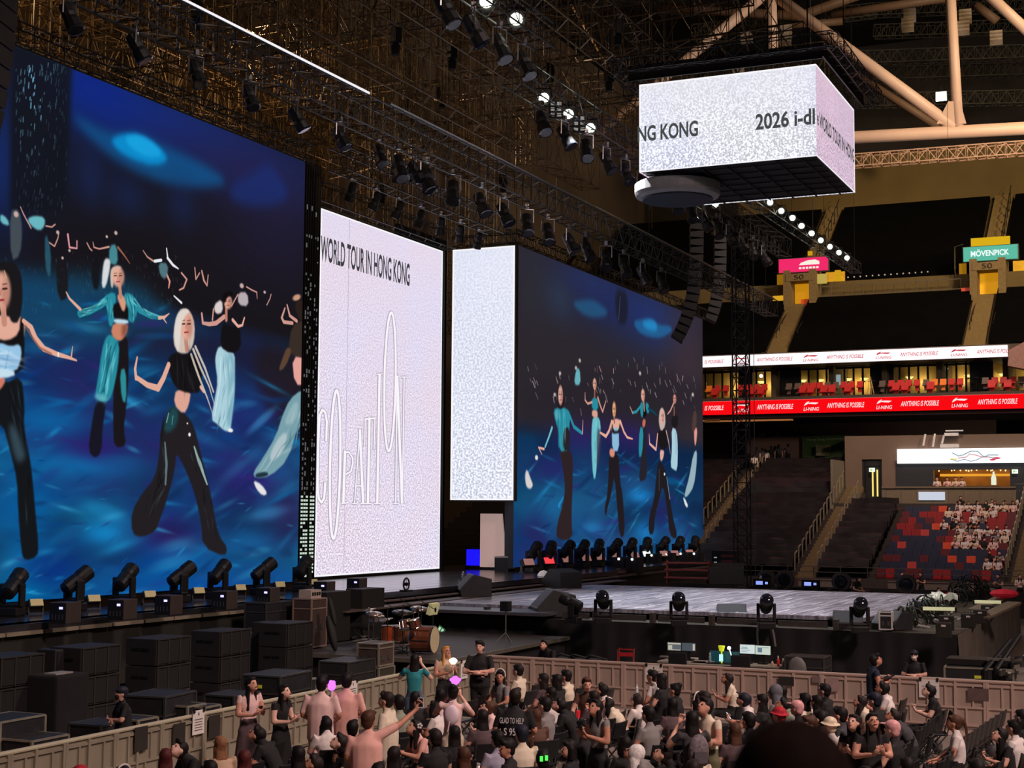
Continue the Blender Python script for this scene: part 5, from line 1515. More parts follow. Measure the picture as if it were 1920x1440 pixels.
# guitar bag leaning
t = thing('guitar_bag', 'dark guitar bag leaning on the pale amp rack', 'bag', (36.0, 21.9, .8), .5)
q = MB(); R = Euler((math.radians(-14), math.radians(12), 0)).to_matrix(); q.ball((0, 0, .5), (.27, .12, .52), 12, 8, R); q.build('body', mat('bag_green_black', (40, 42, 36), .8), t, smooth=True)
q = MB(); q.ball((.12, 0, 1.1), (.09, .08, .42), 8, 6, R); q.build('neck', mat('bag_green_black', (40, 42, 36), .8), t, smooth=True)
# keyboards and cables on the riser
t = thing('keyboard_stand', 'folded keyboard and stand lying left of the drum kit', 'keyboard', (37.9, 22.0, .8), .3)
q = MB(); q.box((0, 0, .55), (1.4, .4, .1), (0, .15, 0)); q.build('keyboard', BLACKP, t)
q = MB(); q.bar((-.5, -.2, 0), (.5, .2, .5), .03); q.bar((.5, -.2, 0), (-.5, .2, .5), .03); q.build('stand', ALU, t)
for k, (x, y) in enumerate(((36.6, 20.9), (37.6, 21.5), (36.2, 20.2))):
 q = MB(); g = np.random.default_rng(k)
 for j in range(5):
  q.path([(x + (.2 + .1 * j) * math.cos(a) + .1 * g.random(), y + (.2 + .1 * j) * math.sin(a), .83 + .06 * j) for a in np.linspace(0, 2 * PI, 12)[:-1]], .02, 5, True)
 tag(q.build('cable_coil', mat('cable_pale', (110, 106, 100), .5)), 'coil of cable on the riser, %s' % ('beside the olive case', 'behind the keyboard', 'at the riser corner')[k], 'cable')
# ---- drum kit (one thing per drum and cymbal)
SHELL = mat('shell_orange', (196, 84, 44), .25, 0, var=.2, coat=.5)
SHELLB = mat('shell_amber', (122, 70, 48), .25, 0, var=.2, coat=.5)
SKIN_D = mat('drum_head', (222, 206, 164), .5, 0, var=.05)
CYM = mat('cymbal_pale', (206, 190, 176), .25, .8, var=.1)
def drum(label, px, py, zb, r, h, axis=None, m=SHELLB, z=None, name='drum', legs=False):
 p = at(px, py, Z=zb)
 t = thing(name, label, 'drum', tuple(p))
 R = Euler(axis).to_matrix() if axis else Matrix.Identity(3)
 off = Vector((0, 0, r)) if axis and abs(axis[0]) > 1 else Vector((0, 0, 0))
 q = MB(); q.lathe([(r, 0), (r, h)], off, R, 20); s = q.build('shell', m, t, smooth=False)
 q = MB(); q.lathe([(r * .98, h), (r * .98, h + .012)], off, R, 20); q.lathe([(r * .98, -.012), (r * .98, 0)], off, R, 20); q.build('head', SKIN_D, t)
 q = MB()
 for zz in (0, h):
  q.path([off + R @ Vector((r * 1.03 * math.cos(a), r * 1.03 * math.sin(a), zz)) for a in np.linspace(0, 2 * PI, 21)[:-1]], .018, 5, True)
 for k in range(8):
  a = k * PI / 4
  q.bar(off + R @ Vector((r * 1.05 * math.cos(a), r * 1.05 * math.sin(a), h * .1)), off + R @ Vector((r * 1.05 * math.cos(a), r * 1.05 * math.sin(a), h * .9)), .012, 4)
 q.build('hoop', CHROME, t)
 if legs:
  q = MB()
  for k in range(3):
   a = k * 2.1
   q.bar((r * 1.1 * math.cos(a), r * 1.1 * math.sin(a), h * .6), (r * 1.15 * math.cos(a), r * 1.15 * math.sin(a), -zb + .8), .014)
  q.build('leg', CHROME, t)
 return t
drum('orange floor tom standing at the left of the drum kit', 731, 1208, .95, .24, .52, None, SHELL, legs=True)
drum('amber floor tom in the middle of the drum kit', 754, 1209, .95, .24, .5, None, SHELLB, legs=True)
drum('large amber bass drum with its pale front head facing the audience', 775, 1223, .82, .36, .62, (PI / 2, 0, .12), SHELLB)
drum('small amber tom above the bass drum, leftmost', 762, 1180, 1.5, .17, .24, (-.25, .2, 0), SHELLB)
drum('small amber tom above the bass drum, rightmost', 779, 1177, 1.55, .17, .22, (-.25, -.2, 0), SHELLB)
drum('pale snare drum on the left side of the kit', 706, 1165, 1.5, .2, .16, (.1, 0, 0), mat('snare_steel', (170, 160, 150), .3, .6))
for k, (px, py, z, r, lab) in enumerate(((692, 1143, 1.95, .19, 'small cymbal topmost at the left of the drum kit'), (701, 1150, 1.85, .24, 'hi-hat cymbal second from the top left of the kit'), (722, 1162, 1.6, .24, 'white-edged cymbal beside the snare drum'), (785, 1140, 1.95, .25, 'large white ride cymbal at the right of the kit'), (775, 1147, 1.85, .18, 'small cymbal above the toms'), (754, 1148, 1.85, .3, 'dark crash cymbal in the middle of the kit'))):
 p = at(px, py, Z=z)
 t = thing('cymbal', lab, 'cymbal', (p.x, p.y, .8))
 R = Euler((.16 * (1 if k % 2 else -1), -.2, 0)).to_matrix()
 q = MB(); q.lathe([(r, -.012), (r * .5, .012), (r * .2, .02), (.03, .05)], (0, 0, z - .8), R, 20); q.build('plate', CYM if k != 5 else mat('cymbal_dark', (70, 64, 58), .3, .7), t, smooth=True)
 q = MB(); q.bar((0, 0, .3), (0, 0, z - .8), .014, 6)
 for j in range(3):
  q.bar((0, 0, .35), (.28 * math.cos(j * 2.1), .28 * math.sin(j * 2.1), .01), .014, 5)
 q.build('stand', CHROME, t)
p = at(812, 1148, Z=1.75)
t = thing('sheet_stand', 'pale yellow music stand with papers at the right of the drum kit', 'music stand', (p.x, p.y, .8))
q = MB(); q.box((0, 0, 1.05), (.5, .12, .34), (.3, 0, 0)); q.build('papers', mat('paper_yellow', (220, 218, 160), .7, 0, .15), t)
q = MB(); q.bar((0, 0, 0), (0, 0, .95), .02)
for j in range(3):
 q.bar((0, 0, .3), (.3 * math.cos(j * 2.1), .3 * math.sin(j * 2.1), .01), .014)
q.build('stand', BLACK, t)
for k, (px, py, z, h) in enumerate(((727, 1118, 2.4, 1.6), (756, 1110, 2.5, 1.7), (790, 1112, 2.4, 1.6))):
 p = at(px, py, Z=z)
 t = thing('microphone_stand', 'black boom microphone stand over the drum kit, %s' % ('left one', 'tallest middle one', 'right one')[k], 'microphone stand', (p.x, p.y, .8))
 q = MB(); q.bar((0, 0, 0), (0, 0, h * .8), .016); q.bar((-.1, .2, h * .95), (.3, -.3, h * .7), .012); q.build('boom', BLACK, t)
 q = MB(); q.lathe([(.02, 0), (.035, .08), (.02, .13)], (.3, -.3, h * .66), None, 8); q.build('microphone', BLACK, t)
 q = MB()
 for j in range(3):
  q.bar((0, 0, .12), (.3 * math.cos(j * 2.1), .3 * math.sin(j * 2.1), .01), .014)
 q.build('leg', BLACK, t)
p = at(755, 1109, Z=2.0)
t = thing('stage_fan', 'black stage fan standing behind the drum kit', 'fan', (p.x, 24.2, 2.0))
q = MB(); q.path([(.2 * math.cos(a), 0, .25 + .2 * math.sin(a)) for a in np.linspace(0, 2 * PI, 17)[:-1]], .03, 6, True); q.bar((0, .06, .25), (0, -.06, .25), .06, 8, caps=True)
for j in range(4):
 q.bar((0, 0, .25), (.2 * math.cos(j * PI / 2), 0, .25 + .2 * math.sin(j * PI / 2)), .012)
q.build('cage', BLACK, t)
q = MB(); q.box((0, 0, .03), (.4, .3, .06)); q.build('base', BLACK, t)
# green-patched case under the thrust corner, stand with box and tripod at the riser edge
p = at(948, 1205, Z=.8)
t = thing('tripod_stand', 'thin pale tripod stand with a small device at riser edge', 'stand', (p.x, p.y, .8))
q = MB(); q.bar((0, 0, 0), (0, 0, .95), .02)
for j in range(3):
 q.bar((0, 0, .3), (.3 * math.cos(j * 2.1), .3 * math.sin(j * 2.1), .01), .014)
q.build('legs', ALU, t)
q = MB(); q.box((0, 0, 1.08), (.3, .25, .3)); q.build('device', BLACKP, t)
p = at(827, 1196, Z=1.0)
t = thing('exit_marker', 'small green glowing sign on the black drape beside the drum kit', 'sign', (44.0 - .12, 21.2, at(827, 1181, X=43.8).z))
t.location = at(827, 1181, X=43.75)
q = MB(); q.box((0, 0, 0), (.04, .26, .2), (.6, 0, 0)); q.build('plate', mat('sign_dark_green', (30, 66, 36), .5, 0, .3, (60, 150, 80)), t)
q = MB(); q.box((-.03, .05, .03), (.02, .07, .14), (.6, 0, 0)); q.box((-.03, -.05, -.03), (.02, .07, .14), (.6, 0, 0)); q.build('mark', glow('sign_mark', (205, 235, 205), .8), t)
# ---- wedge monitors, thrust lights and boxes
def make_wedge():
 t = thing('wedge_monitor', 'wedge', 'loudspeaker', (0, 0, 0))
 q = MB(); q.extrude([(-.45, 0), (.4, 0), (.45, .2), (.05, .62), (-.45, .5)], 'Y', -.5, .5); q.build('cabinet', mat('wedge_black', (48, 48, 50), .55, 0, var=.12), t, bevel=.02)
 q = MB(); q.box((.24, 0, .41), (.03, .9, .5), (0, math.radians(-43.5), 0)); q.build('grille', mat('wedge_grille', (66, 70, 76), .7, 0, scale=40, bump=.2), t)
 return t
wd = make_wedge()
for k, (px, py, z, rz, s, lab) in enumerate(((886, 1118, 1.62, 2.2, 1.75, 'large wedge monitor facing the camera at the back left of the thrust'), (1052, 1102, 1.62, 1.2, 1.7, 'wedge monitor beside the white towel at the back of thrust'), (1036, 1155, 1.34, 2.15, 1.9, 'dark wedge monitor on the near left corner of the thrust'),
                                             (1362, 1095, 1.62, .3, 2.0, 'wedge monitor at the far right back of the thrust'), (1372, 1165, 1.32, 3.5, 1.2, 'olive wedge box on the near ledge left of the third round light'), (1590, 1178, 1.32, 3.4, 1.15, 'olive box on the near ledge left of the fourth round light'), (1672, 1180, 1.32, 2.6, 1.2, 'wedge with a white side panel among the cables'))):
 p = at(px, py, Z=z)
 o = wd if k == 0 else dup(wd, p)
 o.location = p; o.rotation_euler = (0, 0, rz); o.scale = (s * .75,) * 3
 o['label'] = lab
mhr = make_moving_head('round-headed black moving light at the thrust’s left corner', 'moving lights along the thrust edge', -68)
mhr.location = at(1075, 1168, Z=1.32)
for k, (px, py, lab) in enumerate(((1131, 1170, 'first from the left'), (1273, 1174, 'second from the left'), (1437, 1179, 'third from the left'), (1612, 1187, 'fourth from the left'))):
 p = at(px, py, Z=1.32)
 o = dup(mhr, p, PI / 2 + .3, 'round-headed black moving light on the near edge of the thrust, ' + lab, 'moving lights along the thrust edge', 1.15)
p = at(868, 1112, Z=1.66)
t = thing('stage_fan', 'wire-caged fan at the left of the big wedge monitor', 'fan', tuple(p), .6)
q = MB()
for rr in (.38, .3, .2, .1):
 q.path([(rr * math.cos(a), .03 * (rr < .35), .42 + rr * math.sin(a)) for a in np.linspace(0, 2 * PI, 25)[:-1]], .014, 5, True)
for j in range(8):
 q.bar((0, 0, .42), (.38 * math.cos(j * PI / 4), 0, .42 + .38 * math.sin(j * PI / 4)), .008)
q.build('cage', ALU, t)
q = MB(); q.lathe([(.1, -.1), (.1, .1)], (0, .05, .42), Euler((PI / 2, 0, 0)).to_matrix(), 10); q.box((0, .05, .03), (.5, .3, .06)); q.bar((0, .08, 0), (0, .08, .42), .03); q.build('motor', BLACK, t)
p = at(1019, 1093, Z=1.7)
t = thing('white_towel_bag', 'rounded white bundle at the back edge of thrust stage', 'bundle', (p.x, p.y, 1.62))
q = MB(); q.ball((0, 0, .3), (.3, .28, .32)); q.ball((0, -.5, .22), (.3, .24, .22)); q.build('cloth', mat('towel_white', (235, 230, 228), .8, 0, .15), t, smooth=True)
# right back of thrust: red ladder frame, red rack, dark boxes
t = thing('red_trolley', 'red framed trolley at the back right of the thrust', 'trolley', tuple(at(1290, 1094, Z=1.62)))
q = MB()
for z in (.25, .6, .9):
 q.box((0, 0, z), (.5, 2.0, .06))
for y in (-.95, .95):
 q.box((0, y, .5), (.08, .08, 1.0))
q.build('frame', mat('red_dark', (150, 62, 56), .5), t)
q = MB()
for y in (-.9, .9):
 q.lathe([(.08, -.03), (.08, .03)], (0, y, .08), Euler((PI / 2, 0, 0)).to_matrix(), 10)
q.build('wheel', BLACK, t)
t = thing('red_rack', 'dark red equipment rack standing right of the right video wall', 'rack', tuple(at(1365, 1085, Z=1.3)))
q = MB(); q.box((0, 0, .75), (.8, 1.5, 1.4)); q.build('body', BLACK, t)
q = MB()
for k in range(4):
 q.box((-.42, -.2, .35 + .28 * k), (.03, .9, .16))
q.build('drawer', mat('rack_red', (84, 38, 36), .5), t)
q = MB()
for k in range(4):
 q.box((-.42, .55, .35 + .25 * k), (.03, .14, .06))
q.build('status_light', glow('rack_led', (180, 190, 190), .6), t)
q = MB(); q.box((-.42, -.1, .1), (.05, .5, .14)); q.build('lit_label', glow('rack_label', (255, 170, 170), .9), t)
for k, (px, py) in enumerate(((1165, 1075), (1190, 1076), (1226, 1066), (1253, 1064), (1280, 1062), (1305, 1062))):
 p = at(px, py, Z=1.7)
 t = thing('deck_box', 'black box with a small white light on the far stage lip, %s from the left' % ORD[k], 'effect machine', tuple(p), 0, 'boxes on the far stage lip')
 q = MB(); q.box((0, 0, .4), (.7, .7, .8)); q.build('body', mat('far_box', (34, 32, 32), .6), t)
 q = MB(); q.ball((-.38, 0, .72), .07, 8, 5); q.build('light', glow('far_led', (236, 240, 246), 1.4), t)
for k, (px, py) in enumerate(((1420, 1098), (1456, 1098), (1564, 1102), (1688, 1108))):
 p = at(px, py, Z=1.5)
 t = thing('round_floor_light', 'round dark floor light beyond the thrust, %s from the left' % ORD[k], 'stage light', (p.x + 1.5, p.y, 1.2), 0, 'round lights beyond the thrust')
 q = MB(); q.lathe([(.42, -.2), (.45, 0), (.4, .1)], (0, 0, .5), Euler((0, -PI / 2, 0)).to_matrix(), 16); q.build('can', mat('floor_light_grey', (70, 64, 62), .5), t)
 q = MB(); q.lathe([(.3, .1), (.2, .13)], (0, 0, .5), Euler((0, -PI / 2, 0)).to_matrix(), 16); q.build('lens', mat('lens_dark', (30, 34, 44), .08), t)
 q = MB(); q.box((0, 0, .05), (.4, .6, .1)); q.build('base', BLACK, t)
for k, (px, py) in enumerate(((1416, 1100), (1508, 1102))):
 t = thing('screen_unit', 'small unit with a blue-white display beyond the thrust, %s' % ('left one', 'right one')[k], 'device', tuple(at(px, py, Z=1.55) + Vector((1.2, 0, -.1))))
 q = MB(); q.box((0, 0, .2), (.3, .75, .4)); q.build('body', BLACK, t)
 q = MB(); q.box((-.16, .1, .22), (.02, .3, .16)); q.box((-.16, -.22, .22), (.02, .12, .1)); q.build('display', glow('disp_blue', (150, 170, 255), 1.0), t)
# ---- clutter at the right end of the thrust
g = np.random.default_rng(17)
CAB = mat('cable_black', (26, 27, 24), .6)
for k, (px, py, n, s) in enumerate(((1706, 1166, 9, 1.0), (1728, 1160, 9, 1.2), (1742, 1150, 9, 1.1), (1764, 1152, 8, .9), (1806, 1120, 10, 1.4), (1826, 1112, 10, 1.3), (1845, 1110, 8, 1.1), (1790, 1130, 7, .8))):
 p = at(px, py, Z=1.45)
 q = MB()
 for j in range(n):
  r0 = .18 + .28 * g.random()
  tilt = Euler((g.random() * 1.6, g.random() * 1.6, 0)).to_matrix()
  c = Vector((p.x + .3 * (g.random() - .5), p.y + .5 * (g.random() - .5), 1.5 + .25 * g.random() * s))
  q.path([c + tilt @ Vector((r0 * s * math.cos(a), r0 * s * math.sin(a), 0)) for a in np.linspace(0, 2 * PI, 15)[:-1]], .022, 5, True)
 tag(q.build('cable_bundle', CAB if k % 3 else mat('cable_olive', (62, 64, 50), .5)), 'heap of coiled black cable at the right end of the thrust, %s from the left' % ORD[k], 'cable', 'cable heaps on the thrust')
for k, (px, py, w, lab) in enumerate(((1760, 1144, 1.0, 'cream batten light lying across the cable heap'), (1852, 1131, .9, 'second cream batten light right of the cable heap'))):
 t = thing('batten_light', lab, 'light tube', tuple(at(px, py, Z=1.8)), .2)
 q = MB(); q.box((0, 0, .04), (.1, w, .1)); q.build('tube', mat('batten_cream', (240, 240, 190), .4, 0, .35, (240, 242, 190)), t)
 q = MB(); q.box((0, w / 2, .02), (.14, .06, .14)); q.box((0, -w / 2, .02), (.14, .06, .14)); q.build('end_cap', BLACK, t)
for k, (px, py, d, lab) in enumerate(((1770, 1124, (.5, .9, .34), 'crumpled white plastic sheet on the cable heap, larger right one'), (1740, 1126, (.5, .6, .24), 'crumpled white plastic sheet on the cable heap, smaller left one'))):
 p = at(px, py, Z=1.75)
 q = MB()
 vs = [(p.x + (i / 7 - .5) * d[0], p.y + (j / 7 - .5) * d[1], 1.78 + d[2] * (.3 * math.sin(i * 1.3 + j) + .4 * g.random())) for i in range(8) for j in range(8)]
 q.add(vs, [(i * 8 + j, i * 8 + j + 1, (i + 1) * 8 + j + 1, (i + 1) * 8 + j) for i in range(7) for j in range(7)])
 o = tag(q.build('plastic_sheet', mat('sheet_white', (232, 232, 214), .4, 0, .12)), lab, 'plastic sheet')
 so = o.modifiers.new('solid', 'SOLIDIFY'); so.thickness = .01
road_case('deck_case', 'black case with white corner trims on the ledge left of the cable heap', tuple(at(1662, 1183, Z=1.32)), (.4, .35, .5), .1, WHITEP, .2)
for k, (px, py) in enumerate(((1775, 1180), (1816, 1176), (1838, 1168), (1852, 1158), (1770, 1195))):
 p = at(px, py, Z=1.32)
 t = thing('control_box', 'small black box with a white tag on the ledge corner, %s' % ('leftmost', 'second', 'third', 'rightmost and farthest', 'nearest and lowest')[k], 'box', tuple(p), .1, 'tagged boxes on the ledge')
 q = MB(); q.box((0, 0, .2), (.4, .42, .42)); q.build('body', mat('box_olive_black', (38, 36, 30), .6), t, bevel=.02)
 q = MB(); q.box((-.205, 0, .33), (.01, .12, .05)); q.build('tag', WHITEP, t)
for k, (px, py, lab) in enumerate(((1866, 1128, 'long tan ramp board sloping at the right end of the thrust'), (1880, 1142, 'second tan board below the sloping ramp board'))):
 p, p2 = at(px - 38, py + 16, Z=1.5), at(px + 22, py - 12, Z=1.9)
 q = MB(); d = p2 - p
 q.box((p + p2) / 2, (d.length, .5, .07), Euler((0, -math.atan2(d.z, math.hypot(d.x, d.y)), math.atan2(d.y, d.x))).to_matrix())
 tag(q.build('ramp_board', mat('board_tan', (122, 104, 84), .6)), lab, 'board')
q = MB(); p = at(1883, 1113, Z=2.0); q.ball((p.x, p.y, 2.0), (.3, .5, .16)); tag(q.build('red_cloth', mat('cloth_red', (190, 24, 44), .8, 0, .1)), 'crimson cloth dropped on top of the ramp board', 'cloth')
for k in range(14):
 p = at(1660 + 14 * k + 10 * g.random(), 1172 + 18 * g.random() - k * 2.6, Z=1.35)
 t = thing('bottle_or_tool', 'small pale tool or strip lying among the cables', 'tool', tuple(p), g.random() * 3, 'small pale tools among the cables')
 q = MB(); q.box((0, 0, .05), (.05, .3 + .2 * g.random(), .05), (.5 * g.random(), 0, 0)); q.build('body', mat('tool_pale', (190, 186, 178), .5), t)
 t.name = 'loose_tool'
# ---- crew tables, screens and chairs between barrier and thrust
def table(label, x, y, w, l=.75, top=(150, 140, 128)):
 t = thing('folding_table', label, 'table', (x, y, 0))
 q = MB(); q.box((0, 0, .74), (l, w, .04)); q.build('tabletop', mat('table_top', top, .6), t)
 for sx in (-1, 1):
  for sy in (-1, 1):
   q = MB(); q.box((sx * (l / 2 - .06), sy * (w / 2 - .08), .36), (.04, .04, .72)); q.build('leg', TRD, t)
 return t
p1, p2, p3 = at(1265, 1241, Z=.76), at(1350, 1243, Z=.76), at(1440, 1246, Z=.76)
table('folding work table under the left monitor pair', 38.6, p1.y - .4, 1.8)
table('folding work table with the yellow cup between the monitor pairs', 38.3, p2.y + .1, 1.3)
table('folding work table under the right monitor pair', 38.6, p3.y, 1.9, .75, (132, 116, 100))
def monitor(label, px, py, w, h, m, detail=None):
 p = at(px, py, X=38.75)
 t = thing('computer_monitor', label, 'monitor', (38.75, p.y, .77), 0)
 zc = p.z - .77
 q = MB(); q.box((0, 0, zc), (.05, w + .03, h + .03)); q.build('housing', BLACKP, t)
 q = MB(); q.box((-.03, 0, zc), (.01, w, h)); s = q.build('screen', m, t)
 if detail:
  q = MB()
  for y, z, a, b2 in detail[1]:
   q.box((-.038, y * w, zc + z * h), (.004, a * w, b2 * h))
  q.build('window', detail[0], s)
 q = MB(); q.box((.02, 0, zc / 2 - h / 4), (.04, .06, zc - h / 2)); q.box((0, 0, .015), (.2, .25, .03)); q.build('stand', BLACKP, t)
 return t
SCW = glow('screen_white', (214, 226, 226), .95)
SCG = glow('screen_grey', (104, 110, 114), .8)
LINE = glow('screen_line', (120, 140, 160), .7)
monitor('left monitor of the left pair showing a photo window', 1265, 1212, .38, .21, SCG, (glow('screen_pale', (190, 186, 172), .9), [(0, .38, .96, .2), (.3, -.1, .3, .5), (0, -.42, .9, .1)]))
monitor('right monitor of the left pair with a dark layout', 1292, 1213, .38, .21, glow('screen_dim', (84, 90, 98), .8), (glow('screen_pale', (190, 186, 172), .9), [(-.38, 0, .16, .8)]))
monitor('left monitor of the right pair with a bright document', 1402, 1217, .40, .23, SCW, (LINE, [(.2, .2, .4, .06), (.2, .05, .5, .06), (.1, -.12, .6, .05), (.2, -.3, .4, .05)]))
monitor('right monitor of the right pair with a pale sheet', 1431, 1219, .40, .23, glow('screen_grn', (206, 220, 206), .9), (LINE, [(0, .3, .8, .04), (.2, 0, .3, .5)]))
t = thing('yellow_cup', 'bright yellow cup above a lit phone on the middle table', 'cup', (38.2, at(1353, 1219, X=38.2).y, .78))
q = MB(); q.lathe([(.06, .32), (.09, .44), (.09, .46)], (0, 0, 0), None, 12); q.bar((0, 0, 0), (0, 0, .33), .02); q.build('body', mat('cup_yellow', (226, 240, 60), .5, 0, .5, (220, 240, 40)), t)
q = MB(); q.box((-.05, 0, .15), (.02, .1, .18)); q.build('lit_card', glow('card_cyan', (190, 255, 250), 1.1), t)
q = MB(); p = at(1367, 1215, X=38.2); q.ball(p, .05); q.bar(p, (38.3, p.y - .1, .77), .012); tag(q.build('desk_lamp', glow('desk_lamp', (240, 255, 246), 2.0)), 'tiny bright desk lamp right of the yellow cup', 'lamp')
t = thing('laptop', 'teal-lit laptop on the middle table behind the cup', 'laptop', (38.35, at(1356, 1232, X=38.35).y, .765))
q = MB(); q.box((.12, 0, .16), (.02, .8, .3)); q.build('screen', mat('laptop_teal', (26, 54, 60), .3, 0, .35, (30, 90, 100)), t)
q = MB(); q.box((-.05, 0, .012), (.3, .8, .02)); q.build('keyboard', BLACKP, t)
for k, (px, py, c, h, lab) in enumerate(((1459, 1226, (210, 56, 48), .26, 'red bottle'), (1468, 1231, (226, 208, 180), .2, 'cream bottle'), (1474, 1228, (150, 140, 100), .24, 'tall olive bottle'), (1448, 1236, (200, 170, 130), .12, 'short tan jar'), (1331, 1232, (150, 160, 160), .26, 'clear bottle'))):
 p = at(px, py, X=38.4)
 t = thing('bottle', lab + ' standing on the crew table', 'bottle', (38.4, p.y, .765))
 q = MB(); q.lathe([(.035, 0), (.037, h * .6), (.015, h * .8)], (0, 0, 0), None, 10); q.build('body', mat('bottle_' + lab.split()[0], c, .3), t)
 q = MB(); q.lathe([(.018, h * .8), (.018, h)], (0, 0, 0), None, 8); q.build('cap', WHITEP, t)
for k, (px, py) in enumerate(((1246, 1233), (1262, 1233), (1300, 1236), (1333, 1242), (1384, 1240))):
 p = at(px, py, Z=.765)
 q = MB(); q.box((p.x, p.y, .785), (.16, .24, .04)); tag(q.build('small_gadget', mat('gadget_pale', (206, 200, 190), .6)), 'small pale item on the crew tables, %s from the left' % ORD[k], 'gadget')
for k, (px, rot) in enumerate(((1166, 0), (1172, .2), (1178, .1))):
 t = thing('red_chair', 'red folding chair beside the black drape, %s of a leaning stack' % ('back one', 'middle one', 'front one')[k], 'chair', (39.5 - .5 * k, at(1170, 1230, X=39.5 - .5 * k).y, 0), PI / 2 + rot, 'leaning red chairs')
 q = MB(); q.box((0, 0, .45 + .05 * k), (.44, .42, .03)); q.build('seat', mat('chair_red', (178, 34, 40), .5), t)
 q = MB(); q.box((0, -.22, .74 + .05 * k), (.4, .03, .1)); q.box((0, -.22, .88 + .05 * k), (.4, .02, .025)); q.build('backrest', mat('chair_red', (178, 34, 40), .5), t)
 q = MB(); q.path([(-.22, -.24, .92), (-.22, -.2, .45), (-.22, .22, 0)], .015, 5); q.path([(.22, -.24, .92), (.22, -.2, .45), (.22, .22, 0)], .015, 5); q.bar((-.22, .2, .45), (-.22, -.24, 0), .015); q.bar((.22, .2, .45), (.22, -.24, 0), .015); q.build('frame', mat('frame_red', (150, 70, 66), .4, .4), t)
road_case('flight_case', 'black case with silver edges right of the work tables', on_floor(1515, 1234, 1.0), (.8, 1.0, 1.0), 0, TRD, .25)
t = thing('office_chair', 'black office chair in front of the left monitor pair', 'chair', (37.9, at(1276, 1244, X=37.9).y, 0))
q = MB(); q.box((-.25, 0, .82), (.08, .5, .5)); q.build('backrest', BLACKF, t, bevel=.03)
q = MB(); q.box((0, 0, .48), (.5, .5, .08)); q.build('seat', BLACKF, t, bevel=.03)
q = MB(); q.bar((0, 0, .05), (0, 0, .46), .03)
for j in range(5):
 q.bar((0, 0, .1), (.28 * math.cos(j * 1.257), .28 * math.sin(j * 1.257), .05), .02)
q.build('base', BLACK, t)
dup(t, (37.9, at(1390, 1248, X=37.9).y, 0), .2, 'black office chair in front of the right monitor pair')
t = thing('office_chair', 'grey office chair left of the silver-edged case', 'chair', (38.2, at(1498, 1250, X=38.2).y, 0))
q = MB(); q.ball((-.2, 0, .75), (.08, .26, .32)); q.build('backrest', mat('chair_grey', (110, 108, 106), .6), t, smooth=True)
q = MB(); q.box((0, 0, .48), (.5, .5, .08)); q.build('seat', BLACKF, t)
q = MB(); q.bar((0, 0, 0), (0, 0, .46), .03); q.build('base', BLACK, t)
# power cable loops on the drape
q = MB(); q.path([at(1421, 1172, X=43.8), at(1420, 1190, X=43.8), at(1421, 1210, X=43.8)], .03, 5); q.path([at(1446, 1172, X=43.8), at(1451, 1190, X=43.8), at(1454, 1212, X=43.8)], .03, 5)
tag(q.build('hanging_cable', mat('cable_grey2', (120, 116, 110), .5)), 'pair of grey cables hanging down the black drape', 'cable')
# big case and light stands at the right
road_case('flight_case', 'large black flight case with white edges and yellow tape at far right', on_floor(1838, 1250, 1.1), (1.0, 1.55, 1.05), .05, TR, .3, CASE, True)
q = MB(); p = at(1838, 1238, Z=1.22); q.box((p.x, p.y, 1.2), (.9, 1.5, .14)); tag(q.build('case_cover', mat('cover_black', (30, 28, 28), .5)), 'black lid cover lying on the large white-edged case', 'cover')
for k, (a, b2) in enumerate((((1846, 1258), (1894, 1200)), ((1868, 1255), (1912, 1190)))):
 p, p2 = at(*a, X=36.8), at(*b2, X=37.6)
 t = thing('folded_stand', 'black folded stand leaning at the far right, %s' % ('left one', 'right one')[k], 'stand', (p.x, p.y, 0))
 q = MB(); q.path([(p.x, p.y, .1), p, p2], [.07, .07, .06], 8); q.build('pole', BLACK, t, world=True)
 q = MB(); q.box((p.x, p.y, .05), (.5, .5, .1)); q.build('foot', BLACK, t, world=True)
g = np.random.default_rng(44)
for k in range(12):
 p = at(1868 + 52 * g.random(), 1226 + 40 * g.random(), X=36.6 + g.random())
 t = thing('stand_part', 'pale metal stand piece in the pile at the far right', 'stand part', (p.x, p.y, max(.03, p.z)), g.random() * 3, 'pile of stand parts')
 q = MB(); q.box((0, 0, 0), (.08, .6, .06), (.3 * g.random(), 0, 0)); q.build('tube', mat('stand_pale', (150, 146, 138), .4, .5), t)
 q = MB(); q.lathe([(.05, -.06), (.05, .06)], (0, .3, 0), None, 8); q.build('clamp', TRD, t)
for k, lab in enumerate(('upper', 'lower')):
 q = MB(); p = at(1745, 1262 + 3 * k, X=35.4); q.box((35.4, p.y, .95 - .35 * k), (.5, 1.9, .05)); q.box((35.4, p.y - .9, .45), (.05, .05, .9)); q.box((35.4, p.y + .9, .45), (.05, .05, .9))
 tag(q.build('trolley_shelf', ALU), '%s silver trolley shelf behind the barrier right of the masked crew member' % lab, 'trolley')
for k, (px, py) in enumerate(((1060, 1232), (1085, 1234), (1118, 1236))):
 p = at(px, py, X=38.5)
 q = MB(); q.path([(38.5, p.y + .3, .72), (38.4, p.y + .1, .8), (38.5, p.y - .3, .7)], .03, 6); q.box((38.5, p.y, .35), (.5, .5, .68)); tag(q.build('covered_gear', mat('gear_dark', (34, 33, 34), .6)), 'low dark covered gear behind the barrier, %s' % ('left', 'middle', 'right')[k], 'equipment')
